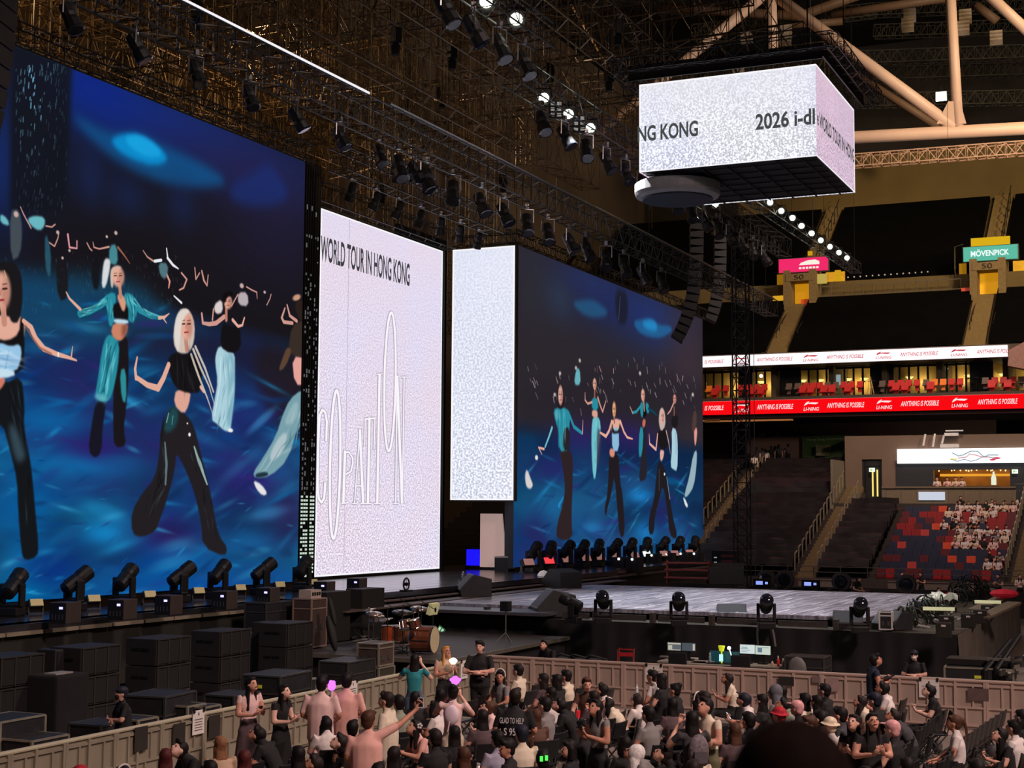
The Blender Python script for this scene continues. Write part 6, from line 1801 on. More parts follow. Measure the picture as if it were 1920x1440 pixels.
# ---- crowd barriers: one thing for each panel
BAR = mat('barrier_face', (172, 152, 140), .45, .1, var=.14, scale=1.2)
BARX = mat('barrier_face_x', (150, 140, 122), .45, .1, var=.14, scale=1.2)
RAILM = mat('barrier_rail', (205, 180, 168), .35, .3, var=.05)
RAILX = mat('barrier_rail_bright', (235, 228, 200), .3, .5, var=.03)
def make_barrier(label, w, m, rail, group):
 t = thing('crowd_barrier', label, 'barrier', (0, 0, 0), 0, group)
 q = MB(); q.box((0, 0, .55), (.03, w - .02, 1.0)); q.build('panel', m, t)
 q = MB(); q.path([(-.02, -w / 2, 1.08), (-.02, w / 2, 1.08)], .035, 8); q.build('top_rail', rail, t)
 q = MB()
 for y in (-w / 2 + .03, 0.05, w / 2 - .03):
  q.box((-.035, y, .54), (.05, .055, 1.02))
 for z in (.12, .50, .98):
  q.box((-.03, 0, z), (.035, w - .04, .045))
 q.box((-.03, -w * .27, .75), (.03, .04, .46)); q.box((-.03, w * .22, .75), (.03, .04, .46)); q.box((-.03, -w * .15, .3), (.03, .04, .4)); q.build('frame', rail if m is BAR else BARX, t)
 q = MB(); q.box((-.5, 0, .012), (.95, w - .04, .02)); q.build('foot_plate', m, t)
 q = MB(); q.bar((.5, -w * .4, .02), (.03, -w * .4, .85), .025); q.bar((.5, w * .4, .02), (.03, w * .4, .85), .025); q.build('brace', TRD, t)
 return t
FR = 'crowd barrier panels across the front'
bm = make_barrier('grey-pink steel barrier panel in the run facing the thrust stage', 1.2, BAR, RAILM, FR)
for k in range(14):
 y = 15.6 - k * 1.2
 o = bm if k == 0 else dup(bm, (0, 0, 0))
 o.location = (34.25, y, 0)
SD = 'crowd barrier panels along the left'
bx = make_barrier('grey steel barrier panel with a bright rail in the run on the left', 1.2, BARX, RAILX, SD)
for k in range(17):
 o = bx if k == 0 else dup(bx, (0, 0, 0))
 o.location = (33.6 - k * 1.2, 16.15, 0)
 o.rotation_euler = (0, 0, PI / 2)
# notices and dark patches stuck on the panels
def notice(label, x, y, z, w, h, along, paper=WHITEP, lines=True, clips=True):
 t = thing('paper_notice', label, 'notice', (x, y, z))
 X = along == 'X'
 S = (lambda a, b2, c: (a, b2, c)) if X else (lambda a, b2, c: (b2, a, c))
 q = MB(); q.box((0, 0, 0), S(w, .006, h)); q.build('sheet', paper, t)
 if lines:
  q = MB()
  for k in range(5):
   q.box(S(0, -.006, h * (.12 - .11 * k)), S(w * (.7 - .1 * (k % 2)), .003, h * .03))
  q.box(S(0, -.006, h * .34), S(w * .08, .003, h * .12)); q.build('print', mat('print_ink', (90, 74, 72), .8), t)
 if clips:
  q = MB()
  for s in (-1, 1):
   q.box(S(s * w * .42, -.012, h * .5), S(.05, .02, .08))
  q.build('clip', BLACK, t)
 return t
p = at(372, 1354, Y=16.08); notice('white printed notice clipped to left barrier between two dark patches', p.x, 16.08, p.z, .34, .42, 'X')
p = at(662, 1296, Y=16.08); notice('white printed notice on the left barrier beside the men in pink', p.x, 16.08, p.z, .34, .42, 'X')
p = at(870, 1256, Y=16.08); notice('white printed notice on the left barrier beside the arms-crossed crew member', p.x, 16.08, p.z, .36, .42, 'X')
for k, (px, py, lab) in enumerate(((265, 1385, 'torn dark poster patch on the left barrier'), (336, 1378, 'square dark patch left of the clipped notice'), (402, 1362, 'square dark patch right of the clipped notice'))):
 p = at(px, py, Y=16.08); notice(lab, p.x, 16.08, p.z, .34, .4, 'X', mat('patch_dark', (44, 40, 34), .7), False, False)
p = at(1226, 1263, X=34.18); notice('white notice clipped to the front barrier behind the man in a white shirt', 34.18, p.y, p.z, .44, .40, 'Y')
p = at(1742, 1291, X=34.18); notice('white notice clipped to the front barrier behind the man in a black tee', 34.18, p.y, p.z, .44, .40, 'Y')
for k, (px, py, w, h, c, lab) in enumerate(((1474, 1277, .36, .2, (36, 30, 30), 'black rectangle patch on front barrier'), (1560, 1284, .3, .3, (158, 132, 128), 'dusty pink panel patch on the front barrier'), (1834, 1302, .44, .26, (96, 76, 74), 'brown fabric patch on the front barrier at right'), (1530, 1274, .2, .14, (120, 100, 98), 'small brown patch on the front barrier'))):
 p = at(px, py, X=34.18); notice(lab, 34.18, p.y, p.z, w, h, 'Y', mat('patch_%d' % k, c, .7), False, False)
# ---------------------------------------------------------------- people: a few posed bodies, dressed one by one
SLOTS = ('skin', 'top', 'bottom', 'shoe', 'eye', 'lip')
def V(*a):
 return Vector(a)
def tube_closed(mb, pts, rad):
 """An elliptical closed limb: rad = (a, b) for each point, a across x, b along the other axis."""
 n, m = 12, len(pts)
 vs = []
 P = [Vector(p) for p in pts]
 d0, d1 = (P[0] - P[1]).normalized(), (P[-1] - P[-2]).normalized()
 rr = [r if isinstance(r, tuple) else (r, r) for r in rad]
 P = [P[0] + d0 * min(rr[0]) * .75] + P + [P[-1] + d1 * min(rr[-1]) * .75]
 rr = [(rr[0][0] * .55, rr[0][1] * .55)] + rr + [(rr[-1][0] * .55, rr[-1][1] * .55)]
 m = len(P)
 for i in range(m):
  d = (P[min(i + 1, m - 1)] - P[max(i - 1, 0)]).normalized()
  a = Vector((1, 0, 0)) - d * d.x
  if a.length < .25:
   a = Vector((0, 1, 0)) - d * d.y
  a.normalize()
  b = d.cross(a)
  for k in range(n):
   t = 2 * PI * k / n
   vs.append(P[i] + a * (rr[i][0] * math.cos(t)) + b * (rr[i][1] * math.sin(t)))
 fs = [(i * n + k, i * n + (k + 1) % n, (i + 1) * n + (k + 1) % n, (i + 1) * n + k) for i in range(m - 1) for k in range(n)]
 fs += [tuple(range(n - 1, -1, -1)), tuple(range((m - 1) * n, m * n))]
 mb.add(vs, fs)
def remesh(mb, voxel, smooth=2):
 me = bpy.data.meshes.new('tmp')
 me.from_pydata(mb.v, [], mb.f)
 bm = bmesh.new(); bm.from_mesh(me); bmesh.ops.recalc_face_normals(bm, faces=bm.faces); bm.to_mesh(me); bm.free()
 o = bpy.data.objects.new('tmp', me)
 COL.objects.link(o)
 r = o.modifiers.new('r', 'REMESH'); r.mode = 'VOXEL'; r.voxel_size = voxel
 s = o.modifiers.new('s', 'SMOOTH'); s.iterations = smooth; s.factor = .5
 dg = bpy.context.evaluated_depsgraph_get()
 out = bpy.data.meshes.new_from_object(o.evaluated_get(dg))
 bpy.data.objects.remove(o)
 bpy.data.meshes.remove(me)
 return out
def hand(mb, wrist, direc, palm, side, curl=.5, holding=False):
 """Palm, four bent unequal fingers and a thumb from the side of the palm."""
 d = Vector(direc).normalized()
 n = Vector(palm); n = (n - d * n.dot(d)).normalized()
 s = d.cross(n) * side
 w = Vector(wrist)
 tube_closed(mb, [w - d * .015, w + d * .045, w + d * .085], [(.024, .018), (.036, .016), (.036, .013)])
 for k, (off, L) in enumerate(((-.030, .064), (-.010, .075), (.010, .070), (.029, .054))):
  b = w + d * .088 + s * off
  c = curl * (1.5 if holding else 1.0)
  p1 = b + (d * math.cos(c * .5) + n * math.sin(c * .5)) * L * .45
  p2 = p1 + (d * math.cos(c * 1.3) + n * math.sin(c * 1.3)) * L * .33
  p3 = p2 + (d * math.cos(c * 2.0) + n * math.sin(c * 2.0)) * L * .27
  mb.path([b, p1, p2, p3], [.0095, .009, .008, .006], 6)
 b = w + d * .03 - s * .030
 t1 = b + (d * .6 - s * .75 + n * .3).normalized() * .035
 t2 = t1 + (d * .9 - s * .1 + n * .5).normalized() * .03
 mb.path([b, t1, t2], [.012, .011, .008], 6)
def make_body(key, hipz, chest, neck, head, hp, hy, sh, arms, legs, top_to=.5, tee=None, skirt=None, sleeve=.55, pants_to=.93, roll=0.0, hands='relaxed', thin=1.0):
 """Lay the joints out, grow one skin over them, then colour it by the nearest garment."""
 pel = V(0, 0, hipz)
 H = Matrix.Translation(V(*head)) @ Euler((hp, roll, hy)).to_matrix().to_4x4()
 mb = MB(); seg = []   # (slot, p, q, rp, rq)
 def limb(pts, rad, slots):
  tube_closed(mb, pts, rad)
  for i in range(len(pts) - 1):
   ra, rb = (max(r) if isinstance(r, tuple) else r for r in (rad[i], rad[i + 1]))
   seg.append((slots[i], Vector(pts[i]), Vector(pts[i + 1]), ra, rb))
 ch, nk, hd = V(*chest), V(*neck), V(*head)
 mid = pel.lerp(ch, .5) + (V(0, -.015, 0) if hipz > .7 else V(0, -.03, 0))
 t = thin
 limb([pel + V(0, 0, -.02), pel.lerp(mid, .5), mid, ch, ch.lerp(nk, .62)], [(.165 * t, .115), (.155 * t, .112), (.142 * t, .105), (.17 * t, .115), (.12, .085)], [2 if top_to > .3 else 1, 1, 1, 1])
 limb([ch.lerp(nk, .6), nk, hd + V(0, 0, -.07)], [(.07, .065), .055, .052], [0, 0])
 # head: skull, jaw, nose, ears
 R3 = H.to_3x3()
 def hb(c, r):
  mb.ball(H @ Vector(c), r, 14, 10, R3)
 hb((0, -.012, .025), (.076, .096, .098)); hb((0, .018, -.035), (.062, .072, .075)); hb((0, .046, -.075), (.04, .042, .035))
 tube_closed(mb, [H @ V(0, .088, .015), H @ V(0, .108, -.022)], [.010, .014])
 for s in (-1, 1):
  mb.ball(H @ V(s * .078, -.005, -.01), (.012, .022, .032), 8, 6, R3)
 seg.append((0, H @ V(0, -.01, .04), H @ V(0, .02, -.07), .10, .075))
 for s, (el, wr, hdir, palm) in zip((-1, 1), arms):
  S = V(*(sh[0] * s, sh[1], sh[2])) if len(sh) == 3 else V(*sh[0 if s < 0 else 1])
  el, wr = V(*el), V(*wr)
  k = S.lerp(el, sleeve)
  limb([ch.lerp(nk, .35).lerp(S, .55), S, k, el], [.068, .062, .053 if sleeve < 1 else .055, .043], [1, 1, 1 if sleeve >= .98 else 0])
  if sleeve >= 1.4:
   limb([el, wr], [.046, .036], [1])
  else:
   limb([el, el.lerp(wr, .35), wr], [.042, .040, .027], [0, 0])
 for s, (kn, an, toe) in zip((-1, 1), legs):
  hip = pel + V(s * .088, 0, -.03)
  kn, an, toe = V(*kn), V(*an), V(*toe)
  k = hip.lerp(kn, .5)
  sl = [2, 2 if pants_to > .45 else 0, 2 if pants_to > .6 else 0, 2 if pants_to > .8 else 0]
  limb([hip, k, kn, kn.lerp(an, .35), an], [.098, .084, .062, .060, .045], sl)
  limb([an + V(0, -.02, -.02) * 1.0, an.lerp(toe, .5) + V(0, 0, -.012), toe], [(.042, .045), (.045, .035), (.042, .028)], [3, 3])
 if tee:       # loose T-shirt hem
  tube_closed(mb, [ch.lerp(nk, .15), mid, pel + V(0, 0, tee + .04), pel + V(0, 0, tee)], [(.20, .135), (.195, .14), (.205, .15), (.205, .15)])
  seg.append((1, ch, pel + V(0, 0, tee), .205, .215))
 if skirt:
  limb([pel + V(0, 0, .06), pel + V(0, 0, -.15), pel + V(0, 0, skirt)], [(.15, .115), (.19, .155), (.235, .2)], [2, 2])
 me = remesh(mb, .021, 3)
 n = len(me.polygons)
 cen = np.empty(n * 3); me.polygons.foreach_get('center', cen); cen = cen.reshape(-1, 3)
 best, idx = np.full(n, 1e9), np.zeros(n, int)
 for slot, p, q, rp, rq in seg:
  p_, q_ = np.array(p), np.array(q)
  L = (q_ - p_) @ (q_ - p_) + 1e-9
  tt = np.clip((cen - p_) @ (q_ - p_) / L, 0, 1)
  d = np.linalg.norm(cen - p_ - tt[:, None] * (q_ - p_), axis=1) - (rp * (1 - tt) + rq * tt)
  w = d < best
  best[w], idx[w] = d[w], slot
 # hands and features joined into the same mesh
 ex = MB()
 for s, (el, wr, hdir, palm) in zip((-1, 1), arms):
  hand(ex, wr, hdir, palm, s, .9 if hands == 'hold' else .45, hands == 'hold')
 nh = len(ex.f)
 for s in (-1, 1):
  ex.ball(H @ V(s * .032, .082, .008), (.014, .01, .008), 8, 5, R3)
 ne = len(ex.f)
 ex.path([H @ V(-.024, .091, -.058), H @ V(0, .098, -.056), H @ V(.024, .091, -.058)], .007, 6)
 for sname in SLOTS:
  me.materials.append(None)
 bm = bmesh.new(); bm.from_mesh(me)
 for f, i in zip(bm.faces, idx):
  f.material_index = int(i); f.smooth = True
 bv = [bm.verts.new(v) for v in ex.v]
 for j, f in enumerate(ex.f):
  try:
   fc = bm.faces.new([bv[i] for i in f])
  except ValueError:
   continue
  fc.material_index = 0 if j < nh else 4 if j < ne else 5
  fc.smooth = True
 bm.to_mesh(me); bm.free()
 me.name = 'person_' + key
 zt = (H @ V(0, -.012, .125))
 return {'mesh': me, 'H': H, 'top': zt, 'hair': {}, 'arms': arms}
FW, DN = (0, 1, 0), (0, 0, -1)
SIT_LEGS = (((-.11, .42, .50), (-.12, .40, .09), (-.12, .55, .035)), ((.11, .43, .50), (.12, .43, .09), (.13, .58, .035)))
ST_LEGS = (((-.10, .02, .49), (-.11, -.01, .09), (-.12, .14, .035)), ((.10, .02, .49), (.11, -.03, .09), (.13, .12, .035)))
BODY = {
 'sit': make_body('sit', .50, (0, -.03, .86), (0, -.02, 1.04), (0, .02, 1.17), .12, 0, (.175, -.03, .985), (((-.24, .05, .73), (-.12, .26, .62), (.2, .9, -.2), DN), ((.24, .05, .73), (.12, .27, .62), (-.2, .9, -.2), DN)), SIT_LEGS),
 'sit_phone': make_body('sit_phone', .50, (0, .0, .85), (0, .04, 1.02), (0, .10, 1.13), .55, 0, (.175, 0, .975), (((-.24, .10, .74), (-.06, .31, .80), (.35, .4, .6), (0, -1, .3)), ((.24, .10, .74), (.06, .31, .79), (-.35, .4, .6), (0, -1, .3))), SIT_LEGS, hands='hold'),
 'sit_lean': make_body('sit_lean', .50, (0, .12, .82), (0, .22, .97), (0, .31, 1.05), .7, .2, (.175, .16, .93), (((-.25, .25, .66), (-.08, .46, .60), (.3, .8, 0), DN), ((.25, .25, .66), (.08, .46, .60), (-.3, .8, 0), DN)), SIT_LEGS, sleeve=.6),
 'sit_turn': make_body('sit_turn', .50, (.0, -.04, .86), (0, -.03, 1.04), (-.01, .01, 1.17), .05, .75, (.175, -.03, .985), (((-.25, .02, .73), (-.14, .24, .63), (.2, .9, -.2), DN), ((.24, .05, .73), (.12, .27, .62), (-.2, .9, -.2), DN)), SIT_LEGS),
 'stand': make_body('stand', .92, (0, -.01, 1.27), (0, 0, 1.44), (0, .03, 1.575), .1, 0, (.18, 0, 1.395), (((-.25, -.02, 1.13), (-.25, .06, .89), (0, .2, -1), (1, 0, 0)), ((.25, -.02, 1.13), (.25, .06, .89), (0, .2, -1), (-1, 0, 0))), ST_LEGS),
 'stand_tee': make_body('stand_tee', .92, (0, -.01, 1.27), (0, 0, 1.44), (0, .03, 1.575), .2, .1, (.19, 0, 1.395), (((-.28, .0, 1.13), (-.16, .2, 1.02), (.3, .8, .1), DN), ((.28, 0, 1.13), (.16, .2, 1.02), (-.3, .8, .1), DN)), ST_LEGS, tee=-.12, sleeve=.8),
 'stand_phone': make_body('stand_phone', .92, (0, -.01, 1.27), (0, .01, 1.44), (0, .06, 1.565), .45, 0, (.175, 0, 1.39), (((-.24, .03, 1.13), (-.06, .27, 1.2), (.35, .4, .6), (0, -1, .3)), ((.24, .03, 1.13), (.06, .27, 1.19), (-.35, .4, .6), (0, -1, .3))), ST_LEGS, sleeve=.35, hands='hold', thin=.92),
 'stand_skirt': make_body('stand_skirt', .92, (0, -.01, 1.27), (0, .01, 1.44), (0, .06, 1.565), .4, .1, (.17, 0, 1.39), (((-.23, .03, 1.13), (-.08, .25, 1.14), (.3, .5, .5), (0, -1, .3)), ((.23, .03, 1.13), (.1, .27, 1.14), (-.3, .5, .5), (0, -1, .3))), ST_LEGS, skirt=-.55, pants_to=.3, sleeve=.3, hands='hold', thin=.9),
 'stand_cross': make_body('stand_cross', .92, (0, -.01, 1.27), (0, .01, 1.44), (0, .04, 1.575), .08, 0, (.18, 0, 1.395), (((-.27, .1, 1.14), (.07, .22, 1.14), (1, .1, .1), (0, -1, 0)), ((.27, .1, 1.12), (-.06, .25, 1.10), (-1, .1, .15), (0, -1, 0))), ST_LEGS, tee=-.06, sleeve=.75),
 'stand_raise': make_body('stand_raise', .92, (0, -.01, 1.27), (.01, 0, 1.44), (.02, .04, 1.575), .0, -.4, ((-.18, 0, 1.385), (.19, .02, 1.42)), (((-.24, .02, 1.13), (-.2, .2, 1.0), (.2, .9, 0), DN), ((.40, .10, 1.52), (.60, .24, 1.68), (.6, .3, .8), (-.6, -.7, .3))), ST_LEGS, tee=-.16, sleeve=.75, hands='hold'),
 'stand_photo': make_body('stand_photo', .92, (0, -.01, 1.27), (0, .01, 1.44), (0, .04, 1.575), 0, 0, (.175, 0, 1.40), (((-.30, .12, 1.24), (-.08, .26, 1.52), (.3, .2, .9), (0, -1, 0)), ((.30, .12, 1.24), (.08, .26, 1.52), (-.3, .2, .9), (0, -1, 0))), ST_LEGS, sleeve=.5, hands='hold', thin=.92),
 'stand_shorts': make_body('stand_shorts', .92, (0, -.01, 1.27), (0, .01, 1.44), (0, .06, 1.565), .45, .1, (.17, 0, 1.39), (((-.23, .03, 1.13), (-.05, .25, 1.22), (.3, .4, .6), (0, -1, .3)), ((.23, .03, 1.13), (.05, .25, 1.21), (-.3, .4, .6), (0, -1, .3))), ST_LEGS, pants_to=.5, sleeve=.2, hands='hold', thin=.9),
 'walk': make_body('walk', .92, (0, .02, 1.27), (0, .03, 1.44), (0, .07, 1.575), .15, 0, (.18, .02, 1.395), (((-.25, .1, 1.13), (-.22, .3, 1.0), (0, .9, .2), DN), ((.25, -.06, 1.13), (.24, -.06, .89), (0, .1, -1), (-1, 0, 0))), (((-.1, .12, .5), (-.1, .16, .1), (-.1, .3, .05)), ((.1, .0, .5), (.1, -.2, .14), (.1, -.1, .04)))),
}
_HM = {}
def hair_mesh(pk, kind):
 """Hair (or hat) for one pose, shaped round that pose's head."""
 k = (pk, kind)
 if k in _HM:
  return _HM[k]
 H = BODY[pk]['H']
 R3 = H.to_3x3()
 mb = MB()
 def hb(c, r):
  mb.ball(H @ Vector(c), r, 14, 9, R3)
 def fall(a, drop, back, r0, r1, x=0.0):
  p0 = H @ Vector(a)
  g = Vector((0, 0, -1))
  bk = (R3 @ Vector((x, -1, 0))); bk.z = 0
  tube_closed(mb, [p0, p0 + g * drop * .4 + bk * back * .8, p0 + g * drop + bk * back], [r0, ((r0[0] + r1[0]) / 2, (r0[1] + r1[1]) / 2), r1])
 hb((0, -.026, .036), (.088, .1, .098))
 hb((0, -.055, -.02), (.078, .062, .075))
 if kind == 'short':
  hb((0, .058, .078), (.066, .04, .034)); hb((.03, .05, .095), (.05, .05, .03))
 elif kind == 'bob':
  hb((0, .052, .082), (.066, .042, .03)); fall((0, -.05, .0), .16, .01, (.088, .06), (.092, .06))
  for s in (-1, 1):
   fall((s * .076, -.005, .02), .15, 0, (.022, .05), (.026, .05))
 elif kind in ('long', 'verylong'):
  L = .36 if kind == 'long' else .5
  hb((0, .05, .084), (.064, .04, .028)); fall((0, -.058, -.03), L - .05, .03, (.078, .045), (.10, .038))
  for s in (-1, 1):
   fall((s * .07, -.012, -.02), L * .7, .01, (.022, .04), (.03, .038))
 elif kind == 'bun':
  hb((0, .05, .08), (.066, .04, .03)); hb((0, -.085, .105), (.05, .05, .048))
 elif kind == 'pony':
  hb((0, .05, .08), (.066, .04, .03)); hb((0, -.12, .07), (.035, .035, .035)); fall((0, -.13, .07), .3, .05, (.034, .03), (.02, .018))
 elif kind == 'cap':
  hb((0, -.012, .055), (.094, .11, .085))
  tube_closed(mb, [H @ V(0, .08, .068), H @ V(0, .165, .055)], [(.075, .012), (.055, .010)])
 elif kind == 'hood':
  hb((0, -.03, .03), (.112, .115, .125)); fall((0, -.05, -.03), .16, .02, (.115, .09), (.15, .09))
 elif kind == 'hat':
  hb((0, -.01, .06), (.098, .112, .085))
  mb.lathe([(.15, 0), (.155, .012), (.10, .02)], H @ V(0, -.01, .03), R3, 18)
 me = remesh(mb, .014, 2)
 me.polygons.foreach_set('use_smooth', [True] * len(me.polygons))
 me.materials.clear(); me.materials.append(None)
 me.name = 'hair_' + kind
 _HM[k] = me
 return me
SKINS = [mat('skin_%d' % i, c, .55, 0, var=.05, scale=12) for i, c in enumerate(((226, 172, 150), (214, 156, 132), (232, 184, 164), (198, 138, 112)))]
EYE = mat('eye_dark', (30, 22, 20), .3, 0, var=0)
LIPM = mat('lip', (170, 84, 82), .5, 0, var=0)
COLS = {'white': (226, 214, 208), 'cream': (224, 208, 184), 'pink': (232, 176, 164), 'grey': (132, 126, 124), 'black': (26, 25, 27), 'navy': (34, 40, 58), 'teal': (38, 130, 138), 'lavender': (168, 162, 182), 'beige': (200, 168, 140), 'brown': (96, 66, 52), 'red': (170, 34, 44), 'olive': (98, 94, 68), 'darkgrey': (62, 60, 64), 'camo': (140, 146, 128), 'denim': (72, 88, 112), 'plum': (92, 72, 76), 'orange': (204, 96, 48), 'bluegrey': (120, 132, 146), 'rose': (206, 128, 150), 'palepink': (234, 196, 190), 'green': (50, 110, 70)}
HAIRC = {'black': (24, 20, 20), 'dark': (38, 29, 27), 'brown': (78, 50, 36), 'auburn': (82, 34, 34), 'blonde': (206, 146, 70), 'tan': (140, 96, 66), 'red': (176, 40, 54), 'pink': (220, 160, 160), 'cream': (222, 204, 176), 'white': (224, 218, 214), 'grey': (98, 98, 104), 'navy': (34, 36, 48), 'soft': (62, 46, 42)}
def cloth(c):
 return mat('cloth_' + c, COLS[c], .85, 0, var=.08, scale=9, bump=.12)
def hairm(c):
 return mat('hair_' + c, HAIRC[c], .62 if c not in ('white', 'cream', 'pink', 'grey', 'red', 'soft') else .8, 0, var=.25, scale=30, spec=.25 if c != 'soft' else .1)
def body(pk, loc, rz, label, top, bottom, hair, hcol, skin=0, scale=1.0, group=None, shoe='white', extra=None, roll=0.0):
 o = bpy.data.objects.new('person', BODY[pk]['mesh'])
 COL.objects.link(o)
 o.location = loc
 o.rotation_euler = (roll, 0, rz)
 o.scale = (scale,) * 3
 ms = (SKINS[skin % 4], cloth(top), cloth(bottom), cloth(shoe), EYE, LIPM)
 for s, m in zip(o.material_slots, ms):
  s.link = 'OBJECT'
  s.material = m
 tag(o, label, 'person', group)
 if hair:
  hd = {'cap': 'cap', 'hood': 'hood', 'hat': 'hat'}.get(hair, 'hair')
  h = bpy.data.objects.new(hd, hair_mesh(pk, hair))
  COL.objects.link(h)
  h.parent = o
  h.material_slots[0].link = 'OBJECT'
  h.material_slots[0].material = hairm(hcol)
 return o
def head_to_root(pk, px, py, ztop, rz, scale=1.0, zfloor=0.0):
 """Where a body stands when the photograph shows its crown at (px, py)."""
 t = BODY[pk]['top']
 p = at(px, py, Z=zfloor + t.z * scale)
 o = Matrix.Rotation(rz, 3, 'Z') @ Vector((t.x, t.y, 0)) * scale
 return Vector((p.x - o.x, p.y - o.y, zfloor))
# ---------------------------------------------------------------- far stand: ribbons, signs, seats, spectators
WH = glow('ribbon_white', (252, 244, 246), 1.25)
RD = glow('ribbon_red', (250, 10, 18), 1.0)
RIN = glow('ribbon_ink', (206, 48, 72), .9)
WIN = glow('ribbon_white_ink', (255, 226, 228), 1.0)
rbw = thing('ribbon_board', 'long white ribbon screen with red slogans above the suite windows', 'LED board', (98.95, 20, 14.8))
q = MB(); q.box((98.97, 20.6, 15.17), (.12, 20.4, .74)); q.build('display', WH, rbw, world=True)
rbr = thing('ribbon_board', 'long red ribbon screen with white slogans below the suite seats', 'LED board', (98.95, 20, 11.46))
q = MB(); q.box((98.97, 19.5, 11.93), (.12, 30, .92)); q.build('display', RD, rbr, world=True)
q = MB(); q.box((98.93, 19.5, 12.4), (.05, 30, .03)); q.build('edge_line', glow('ribbon_edge', (255, 130, 130), .9), rbr, world=True)
def slogan(px0, px1, px2, px3, ptop, pbot, board, ink, zc, h):
 def y(p):
  return at(p, 700, X=98.9).y
 q = MB()
 if px0 is not None:
  add_text(q, 'ANYTHING IS POSSIBLE', (98.88, y(px0), zc - h / 2), (98.88, y(px1), zc - h / 2), (98.88, y(px0), zc + h / 2), .25, .01)
 if px2 is not None:
  a, b2 = y(px2), y(px3)
  w = b2 - a
  add_text(q, 'LI-NING', (98.88, a, zc - h * .95), (98.88, b2, zc - h * .95), (98.88, a, zc - h * .25), .2, .012)
  sw = [(0.02, .05), (.12, .62), (.30, 1.0), (.40, .98), (.28, .74), (.60, .78), (.98, .70), (.80, .36), (.55, .42), (.32, .52), (.2, .32)]
  q.add([(98.88, a + w * u, zc - h * .05 + v * h * .95) for u, v in sw], [tuple(range(len(sw)))])
 q.build('slogan', ink, board, world=True)
for a, b2, c, d in ((1419, 1487, 1506, 1535), (1550, 1620, 1642, 1672), (1688, 1760, 1783, 1814), (None, None, 1376, 1404)):
 slogan(a, b2, c, d, 0, 0, rbr, WIN, 11.93, .34)
 slogan(a, b2, c, d, 0, 0, rbw, RIN, 15.17, .26)
q = MB(); add_text(q, 'IS POSSIBLE', (98.88, at(1321, 700, X=98.9).y, 11.78), (98.88, at(1357, 700, X=98.9).y, 11.78), (98.88, at(1321, 700, X=98.9).y, 12.1), .25, .01); add_text(q, 'ANYTHING IS POSSIBLE', (98.88, at(1832, 700, X=98.9).y, 11.76), (98.88, at(1907, 700, X=98.9).y, 11.76), (98.88, at(1832, 700, X=98.9).y, 12.1), .25, .01); q.build('slogan', WIN, rbr, world=True)
q = MB(); add_text(q, 'IS POSSIBLE', (98.88, at(1321, 700, X=98.9).y, 15.03), (98.88, at(1357, 700, X=98.9).y, 15.03), (98.88, at(1321, 700, X=98.9).y, 15.28), .25, .01); add_text(q, 'ANYTHING IS POSS', (98.88, at(1832, 700, X=98.9).y, 15.03), (98.88, at(1893, 700, X=98.9).y, 15.03), (98.88, at(1832, 700, X=98.9).y, 15.29), .25, .01); q.build('slogan', RIN, rbw, world=True)
q = MB(); q.extrude([(10.4, 14.2), (9.2, 13.9), (7.0, 13.9), (7.0, 16.2), (8.4, 16.2), (10.3, 15.2)], 'X', 98.8, 100.2); tag(q.build('corner_fascia', mat('fascia_pink', (150, 112, 104), .8)), 'pinkish corner fascia box at the right end of the white ribbon', 'fascia')
# white concourse board with coloured waves
wb = thing('wide_light_board', 'wide glowing white board with thin coloured wave lines above the bar', 'LED board', (98.5, 12, 8.03))
q = MB(); q.box((98.55, 12.4, 8.48), (.2, 9.9, .93)); q.build('display', glow('board_white', (255, 255, 255), 1.5), wb, world=True)
for k, (pts, c) in enumerate((([(1785, 849), (1797, 855), (1806, 853), (1820, 846), (1833, 846), (1845, 857), (1853, 853), (1872, 853)], (120, 150, 160)), ([(1783, 861), (1795, 865), (1808, 861), (1820, 865), (1832, 862), (1845, 855), (1860, 858), (1868, 861)], (150, 160, 170)), ([(1796, 859), (1812, 857), (1818, 851), (1828, 853), (1842, 857), (1856, 857)], (214, 140, 150)))):
 q = MB(); q.path([at(x, y, X=98.42) for x, y in pts], .035, 5); q.build('wave_line', glow('wave_%d' % k, c, 1), wb, world=True)
q = MB(); q.ball(at(1868, 859, X=98.42), (.03, .28, .07)); q.ball(at(1861, 862, X=98.42), (.03, .2, .06)); q.build('red_mark', glow('mark_red', (220, 60, 90), 1), wb, world=True)
q = MB(); q.ball(at(1788, 861, X=98.42), (.03, .26, .06)); q.build('yellow_mark', glow('mark_yellow', (236, 226, 130), 1), wb, world=True)
for k, (a, b2, c) in enumerate((((1763, 833), (1798, 839), .1), ((1773, 807), (1806, 808), .1), ((1771, 812), (1797, 817), .1))):
 p, p2 = at(*a, X=98.3), at(*b2, X=98.3)
 q = MB(); q.box((98.3, (p.y + p2.y) / 2, (p.z + p2.z) / 2), (.2, abs(p.y - p2.y), max(.08, abs(p.z - p2.z)))); tag(q.build('white_fitting', mat('fitting_white', (214, 208, 204), .5, 0, .2)), 'white bracket box above the glowing board, %s' % ('lowest and widest', 'thin topmost bar', 'middle box')[k], 'bracket')
for k, (a, b2) in enumerate((((1749, 838), (1753, 813)), ((1766, 832), (1770, 816)), ((1731, 836), (1735, 814)))):
 p, p2 = at(*a, X=98.4), at(*b2, X=98.4)
 q = MB(); q.bar(p, p2, .07, 6, caps=True); tag(q.build('strut', mat('fitting_white', (214, 208, 204), .5)), 'slanting pale strut above the glowing board, %s' % ('middle', 'right', 'left')[k], 'strut')
